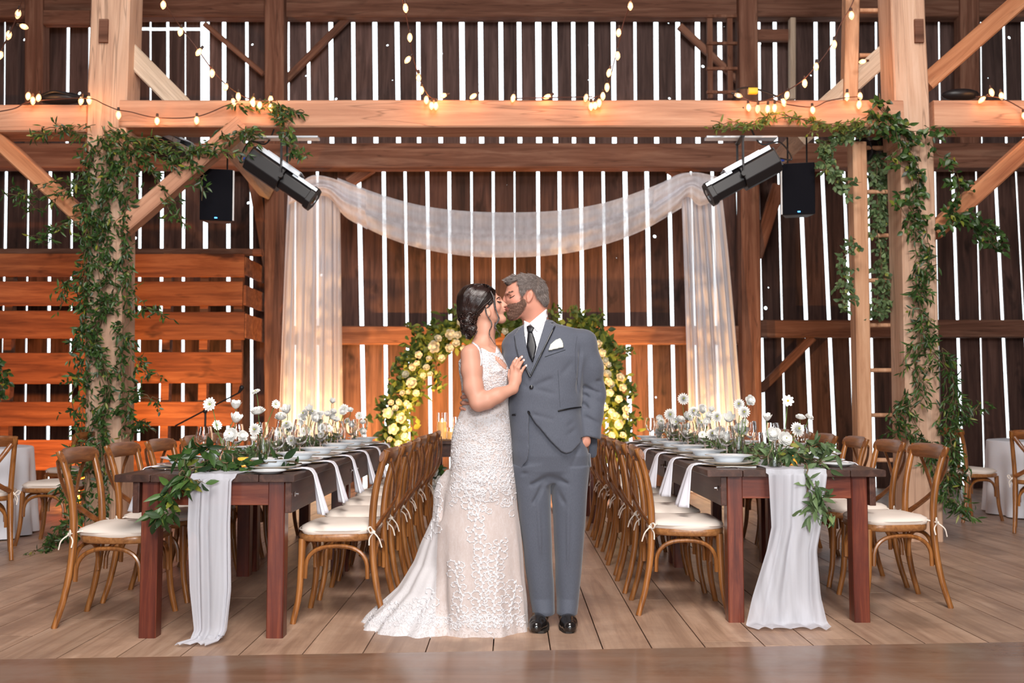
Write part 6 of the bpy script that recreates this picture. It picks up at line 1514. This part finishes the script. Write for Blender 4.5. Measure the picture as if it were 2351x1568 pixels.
def head_mesh(kind, r):
    m = MB(); c = MB()
    if kind == 'rose':
        for k, (n, ra, zt, tilt) in enumerate([(5, 1.0, .30, 0), (6, .86, .48, .3), (6, .68, .60, .5), (5, .48, .66, .9), (4, .28, .68, 1.1)]):
            for i in range(n): petal(m, 2*PI*i/n+tilt, r*.10, r*ra, 0, r*zt*1.25, r*1.25*ra+r*.12, 1.1, 0, .10)
        m.ball((0, 0, r*.42), r*.42, 10, 6)
    elif kind == 'ranunculus':
        for k, (n, ra, zt) in enumerate([(7, 1.0, .42), (8, .90, .70), (8, .74, .88), (7, .55, .96), (6, .36, 1.0), (5, .2, 1.0)]):
            for i in range(n): petal(m, 2*PI*(i+k*.4)/n, r*.12, r*ra, 0, r*zt, r*ra*.95+r*.1, .8, 0, .05)
        m.ball((0, 0, r*.45), r*.5, 10, 6); c.ball((0, 0, r*.93), r*.10, 8, 5)
    elif kind == 'scabiosa':
        for k, (n, ra, zt) in enumerate([(13, 1.0, .10), (12, .74, .22), (9, .48, .28)]):
            for i in range(n): petal(m, 2*PI*(i+k*.5)/n, r*.15, r*ra*R.uniform(.92, 1.05), 0, r*zt, r*.46, .5, r*.06, .1)
        for i in range(14): q = R.uniform(0, 2*PI); a = r*.22*math.sqrt(R.random()); c.ball((a*math.cos(q), a*math.sin(q), r*.28), r*.05, 5, 4)
        for i in range(8): q = 2*PI*i/8; c.tube([(0, 0, -.001), (r*.45*math.cos(q), r*.45*math.sin(q), -r*.02)], r*.03, 4)
    elif kind == 'cosmos':
        for i in range(8): petal(m, 2*PI*i/8, r*.12, r, 0, r*.12, r*.62, .3, r*.02, .05)
        c.ball((0, 0, r*.06), r*.20, 8, 5, sc=(1, 1, .6))
    elif kind == 'lisianthus':
        for k, (n, ra, zt) in enumerate([(5, .95, 1.15), (5, .70, 1.1), (4, .40, 1.0)]):
            for i in range(n): petal(m, 2*PI*(i+k*.5)/n, r*.15, r*ra, -r*.3, r*zt*.8, r*ra*1.15+r*.1, .9, r*.05, .1)
        c.lathe([(0, -r*.45), (r*.12, -r*.4), (r*.22, -r*.15), (r*.05, 0)], n=8)
    else:   # mum / dahlia pompon
        for k in range(7):
            t = k/6; n = 16-k
            for i in range(n): petal(m, 2*PI*(i+.5*k)/n, r*.1, r*(1-.7*t), 0, r*(.08+.5*t), r*.30, .6, 0, .3)
        c.ball((0, 0, r*.5), r*.16, 8, 5)
    return m, c
KINDS = {'rose': 'rose', 'ranunculus': 'ranunculus', 'scabiosa': 'scabiosa', 'cosmos': 'cosmos', 'lisianthus': 'lisianthus', 'mum': 'chrysanthemum'}
_fm = {}
def flower_data(kind, mat):
    key = (kind, mat.name)
    if key not in _fm:
        m, c = head_mesh(kind, 1.0); a = m.build('x', mat, None, 'all', fix=False); b = c.build('x', M_centy if kind == 'cosmos' else M_cent, None, True) if c.v else None
        _fm[key] = (a.data, b.data if b else None)
        bpy.data.objects.remove(a)
        if b: bpy.data.objects.remove(b)
    return _fm[key]
def flower(p, d, r, kind, stem_to, parent=None, label=None, mat=None, group=None, ptype='flower'):
    """a flower head at p facing d; stem down to stem_to"""
    p = Vector(p); ad, bd_ = flower_data(kind, mat or M_petal)
    if parent is None:
        e = empty(KINDS[kind]+'_stem' if False else 'flower', p, 0, label, 'flower', group); base = e; org = p
    else: base = parent; org = Vector(parent.location)
    h = bpy.data.objects.new('flower_head' if parent is None else ptype, ad); COL.objects.link(h); h.parent = base
    rot = Vector(d).to_track_quat('Z', 'Y').to_matrix().to_4x4(); h.matrix_local = Matrix.Translation(p-org) @ rot @ Matrix.Rotation(R.uniform(0, 6), 4, 'Z') @ Matrix.Scale(r, 4)
    if bd_: c = bpy.data.objects.new('flower_centre', bd_); COL.objects.link(c); c.parent = h
    if stem_to is not None:
        s_ = Vector(stem_to); m = MB(); m.tube(spline([p-org-Vector(d).normalized()*r*.1, p-org-Vector(d).normalized()*.03+Vector((0, 0, -.02)), (p*.5+s_*.5)-org+Vector((R.gauss(0, .008), 0, 0)), s_-org], 4), .0022, 5); m.build('stem', M_stem, base, True)
    return base

# bud vases on the tables, with the photographed flowers in them
M_water = plain('vase_glass', (.96, 1, .97), .0, trans=1.0, ior=1.33)
def vase(x, y, h_, r, label, bottle=True):
    e = empty('bud_vase', (x, y, TZ), 0, label, 'vase'); t = .002
    prof = [(0, .003), (r*.9, .003), (r, .012), (r, h_*.42), (r*.55, h_*.62), (r*.36, h_*.75), (r*.34, h_*.95), (r*.42, h_)]
    m = MB(); m.lathe(prof+[(a-t, z) for a, z in prof[::-1][:-2]]+[(r*.8, .010), (0, .010)], n=20); m.build('glass_body', M_glass, e, True); return e
def tbl(px, py, Y): return at(px, py, Y)
vase_left = [(519, 4.93), (600, 5.5), (660, 6.1), (715, 6.8), (760, 7.5), (805, 8.0)]
def fl(px, py, Y, r, kind, d, base, label, group=None): flower(at(px, py, Y), d, r, kind, base, None, label, None, group)
v1 = Vector((at(519, 1050, 4.92).x, 4.92, TZ+.06)); vase(v1.x, 4.92, .175, .036, 'clear bottle vase at the near end of the left table')
D = lambda x, y, z: (x, y, z)
fl(482, 928, 4.90, .036, 'scabiosa', D(-.2, -1, .15), v1, 'white scabiosa facing forward, leftmost flower over the left table')
fl(541, 934, 4.92, .031, 'lisianthus', D(.15, -.35, 1), v1, 'upright white lisianthus above the near vase on the left table')
fl(541, 965, 4.90, .034, 'lisianthus', D(.35, -.5, .8), v1, 'white lisianthus tilted right, just below the upright one on the left table')
fl(532, 1000, 4.86, .037, 'ranunculus', D(-.1, -1, .35), v1, 'round white ranunculus facing the camera at the mouth of the near left vase')
fl(556, 1002, 4.88, .030, 'rose', D(.4, -.7, .3), v1, 'white rose beside the round ranunculus on the left table')
fl(498, 976, 4.92, .027, 'scabiosa', D(.7, -.8, .3), v1, 'small white scabiosa low at the left of the near vase')
v2 = Vector((at(597, 1040, 5.35).x, 5.35, TZ+.06)); vase(v2.x, 5.35, .16, .034, 'clear bottle vase second from the near end of the left table')
fl(593, 950, 5.2, .043, 'rose', D(-.1, -.4, 1), v2, 'large open white tulip-like rose high in the second left vase')
fl(587, 900, 5.25, .028, 'scabiosa', D(-.3, -.5, .9), v2, 'highest white scabiosa over the left table')
fl(633, 928, 5.3, .026, 'scabiosa', D(.6, -.8, .1), v2, 'small white scabiosa right of the highest one')
fl(586, 986, 5.1, .034, 'mum', D(-.1, -1, .1), v2, 'white bloom with green centre behind the stems on the left table')
fl(583, 1010, 5.1, .020, 'lisianthus', D(.1, -.6, .9), v2, 'cream bud low between glasses on the left table')
fl(645, 962, 5.6, .037, 'ranunculus', D(.1, -.5, .9), Vector((-1.38, 5.7, TZ+.05)), 'plump white ranunculus in the third left vase'); vase(-1.38, 5.7, .15, .032, 'clear bottle vase third from the near end of the left table')
rf = random.Random(3)
VN = {59: 'third aisle-side soup plate', 63: 'fourth aisle-side soup plate', 67: 'joint of the two tables', 72: 'fifth aisle-side soup plate', 77: 'farthest aisle-side place', 57: 'second aisle-side soup plate', 60: 'third aisle-side soup plate', 66: 'middle of the table row', 70: 'fourth aisle-side soup plate', 75: 'fifth aisle-side soup plate', 80: 'farthest aisle-side place'}
for (pxs, Ys, nn, side) in (((665, 985), 5.9, 7, 'left'), ((705, 960), 6.3, 8, 'left'), ((740, 965), 6.7, 9, 'left'), ((775, 968), 7.2, 7, 'left'), ((812, 975), 7.7, 6, 'left')):
    cx = at(pxs[0], 1040, Ys).x; vase(cx, Ys, .15, .03, 'clear bud vase on the left table beside the %s' % VN[round(Ys*10)])
    for i in range(nn):
        x, y = pxs[0]+rf.gauss(0, 17), pxs[1]+rf.gauss(0, 20); fl(x, y, Ys+rf.uniform(-.1, .1), rf.uniform(.024, .038), rf.choice(['rose', 'ranunculus', 'scabiosa', 'lisianthus', 'mum']), (rf.gauss(0, .5), -1, rf.uniform(.1, 1.2)), Vector((cx, Ys, TZ+.06)), 'small white flower in a cluster further along the left table', 'small white flowers along the left table')
fl(790, 939, 7.4, .040, 'scabiosa', D(.1, -1, .1), Vector((at(775, 1040, 7.2).x, 7.2, TZ+.06)), 'white daisy-like flower standing apart at the far left of the sheer drape')
v3 = Vector((at(1778, 1040, 5.10).x, 5.10, TZ+.04)); vase(v3.x, 5.10, .15, .036, 'clear round bottle vase at the near end of the right table')
fl(1809, 920, 5.15, .032, 'cosmos', D(-.15, -1, .15), v3, 'white cosmos with yellow centre standing highest over the right table')
fl(1761, 962, 5.1, .028, 'lisianthus', D(-.1, -.5, 1), v3, 'small upright white lisianthus over the near right vase')
fl(1776, 1000, 5.15, .045, 'rose', D(-.3, -.8, .5), v3, 'large white rose low beside the near right vase')
fl(1800, 1008, 5.12, .040, 'ranunculus', D(.1, -1, .2), v3, 'white ranunculus low between glasses and foliage on the right table')
fl(1830, 986, 5.2, .042, 'mum', D(.3, -.9, .3), v3, 'full white bloom at the right above the foliage of the right table')
fl(1837, 962, 5.3, .030, 'rose', D(.1, -.4, 1), v3, 'blush rose bud above the full white bloom on the right table')
fl(1856, 960, 5.3, .026, 'rose', D(.4, -.5, .8), v3, 'second blush bud, rightmost over the right table')
v4 = Vector((at(1700, 1040, 5.6).x, 5.6, TZ+.05)); vase(v4.x, 5.6, .16, .034, 'clear bottle vase second from the near end of the right table')
fl(1697, 928, 5.6, .033, 'mum', D(-.4, -.9, .2), v4, 'pale pompon bloom, upper left of three over the right table')
fl(1720, 920, 5.6, .034, 'rose', D(.3, -.9, .2), v4, 'white anemone-like flower, upper right of three over the right table')
fl(1708, 946, 5.5, .036, 'mum', D(-.1, -1, .1), v4, 'pale pompon bloom, lowest of three over the right table')
for (pxs, Ys, nn) in (((1695, 985), 5.7, 6), ((1650, 985), 6.0, 7), ((1612, 945), 6.6, 8), ((1570, 960), 7.0, 7), ((1540, 965), 7.5, 7), ((1515, 985), 8.0, 5)):
    cx = at(pxs[0], 1040, Ys).x; vase(cx, Ys, .15, .03, 'clear bud vase on the right table beside the %s' % VN[round(Ys*10)])
    for i in range(nn):
        x, y = pxs[0]+rf.gauss(0, 17), pxs[1]+rf.gauss(0, 18); fl(x, y, Ys+rf.uniform(-.1, .1), rf.uniform(.024, .040), rf.choice(['rose', 'ranunculus', 'scabiosa', 'lisianthus', 'mum']), (rf.gauss(0, .5), -1, rf.uniform(.1, 1.2)), Vector((cx, Ys, TZ+.06)), 'small white flower in a cluster further along the right table', 'small white flowers along the right table')
fl(1569, 916, 7.2, .046, 'mum', D(0, -1, .2), Vector((at(1570, 1040, 7.0).x, 7.0, TZ+.05)), 'white pompon bloom highest at the far end of the right table')
fl(1538, 952, 7.2, .046, 'mum', D(0, -1, .1), Vector((at(1540, 1040, 7.5).x, 7.5, TZ+.05)), 'cream pompon bloom leftmost over the right table')

# leafy runners down the table centres and hanging over the ends
def table_green(x0, x1, y0, y1, mat, label, L=.05, W=.018, dens=45):
    ps = []
    for k in range(4): ps.append([Vector((x0+(x1-x0)*((k+.5)/4)+R.gauss(0, .03), y0+(y1-y0)*i/7, TZ+.035+R.uniform(0, .035))) for i in range(8)])
    vine_obj('table_garland', ps, label, 'garland', mat, L, W, dens, twig=.09)
table_green(-1.58, -1.42, 5.15, 8.1, M_leafg, 'leafy garland running along the centre of the left table', dens=40)
table_green(1.40, 1.58, 5.4, 8.5, M_leafg, 'leafy garland running along the centre of the right table', dens=40)
yt = 4.75
vine_obj('table_garland', [[at(690, 1062, 5.0), at(640, 1058, 4.9), at(570, 1062, 4.85), at(500, 1060, 4.8), at(430, 1045, 4.78), at(400, 1060, 4.72)], [at(500, 1070, 4.8), at(450, 1072, 4.72), at(425, 1085, 4.62), at(430, 1100, 4.60), at(455, 1108, 4.58)], [at(420, 1080, 4.64), at(400, 1105, 4.60), at(395, 1130, 4.59), at(375, 1165, 4.58), at(368, 1190, 4.58)], [at(520, 1030, 4.82), at(480, 1035, 4.78), at(430, 1030, 4.76)], [at(405, 1135, 4.59), at(385, 1150, 4.58), at(398, 1175, 4.58)]],
         'glossy dark garland spilling over the near end of the left table', 'garland', M_leaf, .085, .030, 46, twig=.07)
vine_obj('table_garland', [[at(1740, 1050, 5.3), at(1790, 1045, 5.2), at(1840, 1030, 5.15), at(1880, 1035, 5.1), at(1915, 1045, 5.05)], [at(1850, 1040, 5.05), at(1870, 1020, 5.05), at(1900, 1020, 5.1)], [at(1800, 1040, 5.2), at(1850, 1050, 5.1), at(1890, 1060, 5.0)], [at(1850, 1062, 4.98), at(1852, 1100, 4.93), at(1862, 1140, 4.92), at(1880, 1170, 4.92), at(1905, 1190, 4.92)], [at(1860, 1110, 4.93), at(1880, 1130, 4.92), at(1888, 1160, 4.92)]],
         'sage green garland spilling over the near end of the right table', 'garland', M_leafg, .075, .022, 52, twig=.07)

# amber votives
M_amb = plain('amber_glass', (1, .55, .12), .08, trans=.7, emit=(1, .5, .1), es=.35)  # emission stands in for flame light shining through the cup
M_wax = plain('candle_wax', (.95, .66, .30), .5, emit=(1, .42, .08), es=.55)  # flame glow inside the wax is put in as emission
M_flame = plain('flame', (1, .8, .4), .5, emit=(1, .62, .22), es=30)
for i, (x, y) in enumerate([(at(561, 1062, 5.0).x, 5.0), (-1.5, 6.3), (-1.48, 7.4), (1.52, 5.25), (1.5, 6.5), (1.52, 7.6)]):
    e = empty('votive_holder', (x, y, TZ), 0, 'amber votive cup on the %s table, %s' % (('left', 'right')[i > 2], ('near end', 'middle', 'far end')[i % 3]), 'candle')
    m = MB(); m.lathe([(0, 0), (.030, 0), (.033, .01), (.034, .062), (.031, .062), (.030, .012), (0, .008)], n=16); m.build('glass_cup', M_amb, e, True)
    m = MB(); m.lathe([(0, .010), (.027, .010), (.027, .03), (0, .03)], n=12); m.build('candle', M_wax, e, True)
    m = MB(); m.ball((0, 0, .043), .006, 6, 6, sc=(1, 1, 2)); m.build('flame', M_flame, e, True)
for i, (px, hh, rr, lab) in enumerate([(1015, .26, .050, 'tall glass cylinder with a pillar candle on the head table, left of the bride'), (1036, .12, .045, 'short glass with a lit candle on the head table, beside the bride'), (1052, .22, .05, 'glass cylinder candle mostly hidden behind the bride')]):
    Y = 9.35-.05*i; x = at(px, 1000, Y).x; e = empty('pillar_candle', (x, Y, .775), 0, lab, 'candle')
    m = MB(); m.lathe([(0, 0), (rr, 0), (rr, hh), (rr-.002, hh), (rr-.002, .006), (0, .006)], n=20); m.build('glass_cylinder', M_glass, e, True)
    m = MB(); m.lathe([(0, .008), (rr-.008, .008), (rr-.008, hh*.66), (rr*.5, hh*.63), (0, hh*.62)], n=18); m.build('candle', M_wax, e, True)
    m = MB(); m.ball((0, 0, hh*.66+.012), .011, 8, 8, sc=(1, 1, 2)); m.build('flame', M_flame, e, True)

# ============================================================ the floral arch behind the couple
YA = 11.2
ar = empty('floral_arch', (at(1150, 1000, YA).x, YA, 0), 0, 'asymmetric arch of greenery and cream roses behind the couple', 'floral arch'); A0 = Vector(ar.location)
armL = [(905, 1060), (905, 1000), (915, 950), (935, 890), (950, 840), (985, 790), (1030, 765), (1075, 755), (1120, 740), (1180, 745), (1230, 750)]
armR = [(1425, 1060), (1420, 1000), (1415, 940), (1405, 880), (1390, 820), (1365, 770), (1330, 740)]
for arm in (armL, armR):
    m = MB(); m.tube([p-A0 for p in spline([at(x, y, YA) for x, y in arm], 5)]+[Vector((at(*arm[0], YA).x, YA, 0))-A0][:0], .012, 6); m.tube([at(*arm[0], YA)-A0, Vector((at(*arm[0], YA).x, YA, 0))-A0], .012, 6); m.build('hoop', M_blk, ar, True)
lf = MB(); st = MB()
def bush(arm, n, wd):
    P = spline([(x, y, 0) for x, y in arm], 6)
    for i in range(n):
        p = P[R.randrange(len(P))]; x, y = p.x+R.gauss(0, wd*.55), p.y+R.gauss(0, wd*.5); c = at(x, y, YA+R.gauss(.02, .09))-A0
        leaf(lf, c, (R.gauss(0, 1), R.gauss(-.3, .6), R.gauss(0, 1)), (R.gauss(0, .5), -1, R.gauss(.2, .5)), R.uniform(.07, .15), R.uniform(.035, .07), R.uniform(0, .3))
bush(armL, 1500, 34); bush(armR, 950, 24)
for (x0, y0, x1, y1) in [(960, 770, 930, 745), (1000, 750, 985, 742), (1060, 735, 1050, 700), (1340, 745, 1310, 705), (1370, 750, 1378, 722), (905, 950, 868, 955), (910, 900, 875, 940), (1000, 800, 1005, 900), (990, 850, 1015, 895), (1425, 880, 1460, 905), (1410, 820, 1450, 800), (1420, 960, 1470, 960), (1270, 740, 1275, 705), (940, 820, 910, 830)]:
    for k in range(26):
        t = R.random()**.8; c = at(x0+(x1-x0)*t+R.gauss(0, 5), y0+(y1-y0)*t+R.gauss(0, 5), YA-.1+R.gauss(0, .06))-A0; leaf(lf, c, (R.gauss(0, 1), R.gauss(-.3, .5), R.gauss(0, 1)), (R.gauss(0, .5), -1, .3), R.uniform(.05, .09), R.uniform(.03, .045))
    st.tube([at(x0, y0, YA-.1)-A0, at(x1, y1, YA-.1)-A0], .004, 4)
lf.build('foliage', M_leafy, ar, 'all', fix=False); st.build('twigs', M_vine, ar)
for (x, y, r) in [(1032, 768, 11), (1053, 769, 8), (1005, 778, 8), (999, 796, 13), (1047, 788, 8), (1030, 800, 9), (1014, 822, 7), (960, 815, 8), (949, 842, 8), (933, 861, 8), (946, 880, 11), (979, 845, 7), (972, 862, 6), (925, 903, 6), (938, 900, 5), (955, 903, 7), (917, 922, 7), (933, 925, 6), (940, 930, 6), (907, 938, 7), (889, 948, 11), (922, 960, 11), (903, 985, 11), (928, 985, 6), (929, 1003, 8), (957, 833, 6), (898, 925, 6), (1060, 740, 9), (985, 824, 6), (1065, 800, 7), (1215, 752, 8), (1120, 752, 9), (1160, 760, 7), (988, 860, 6), (915, 1020, 8), (896, 1010, 6),
                  (1375, 790, 8), (1381, 810, 9), (1390, 828, 7), (1397, 838, 6), (1393, 861, 9), (1396, 876, 8), (1423, 867, 9), (1404, 884, 7), (1429, 890, 8), (1400, 901, 8), (1422, 917, 8), (1436, 940, 8), (1405, 946, 7), (1413, 957, 9), (1438, 955, 7), (1424, 975, 10), (1405, 1000, 7), (1390, 935, 7), (1383, 845, 7), (1430, 1000, 7), (1415, 1020, 8)]:
    flower(at(x, y, YA-.30+R.uniform(-.04, .04)), (R.gauss(0, .3), -1, R.gauss(.15, .25)), 1.15*r*YA/FPX, R.choice(['rose', 'ranunculus', 'rose']), None, ar, None, M_petalc, ptype='rose')
# white blooms on the floor at the foot of the head table
for i, (x, y, Y) in enumerate([(1000, 1085, 9.0), (1010, 1105, 9.0), (993, 1112, 9.0), (1003, 1130, 9.0), (996, 1150, 9.0)]):
    flower(at(x, y, Y), (R.gauss(0, .3), -1, .4), .05, 'rose', Vector((at(x, y, Y).x, Y, .0)), None, 'white bloom in the floor arrangement between chairs and bride', None, 'white blooms at the foot of the head table')
vine_obj('floor_greenery', [[at(1002, 1070, 9.05), at(995, 1110, 9.05), at(1000, 1160, 9.05)]]*2, 'dark foliage around the white blooms at the head table foot', 'greenery', M_leaf, .09, .04, 60, twig=.12)
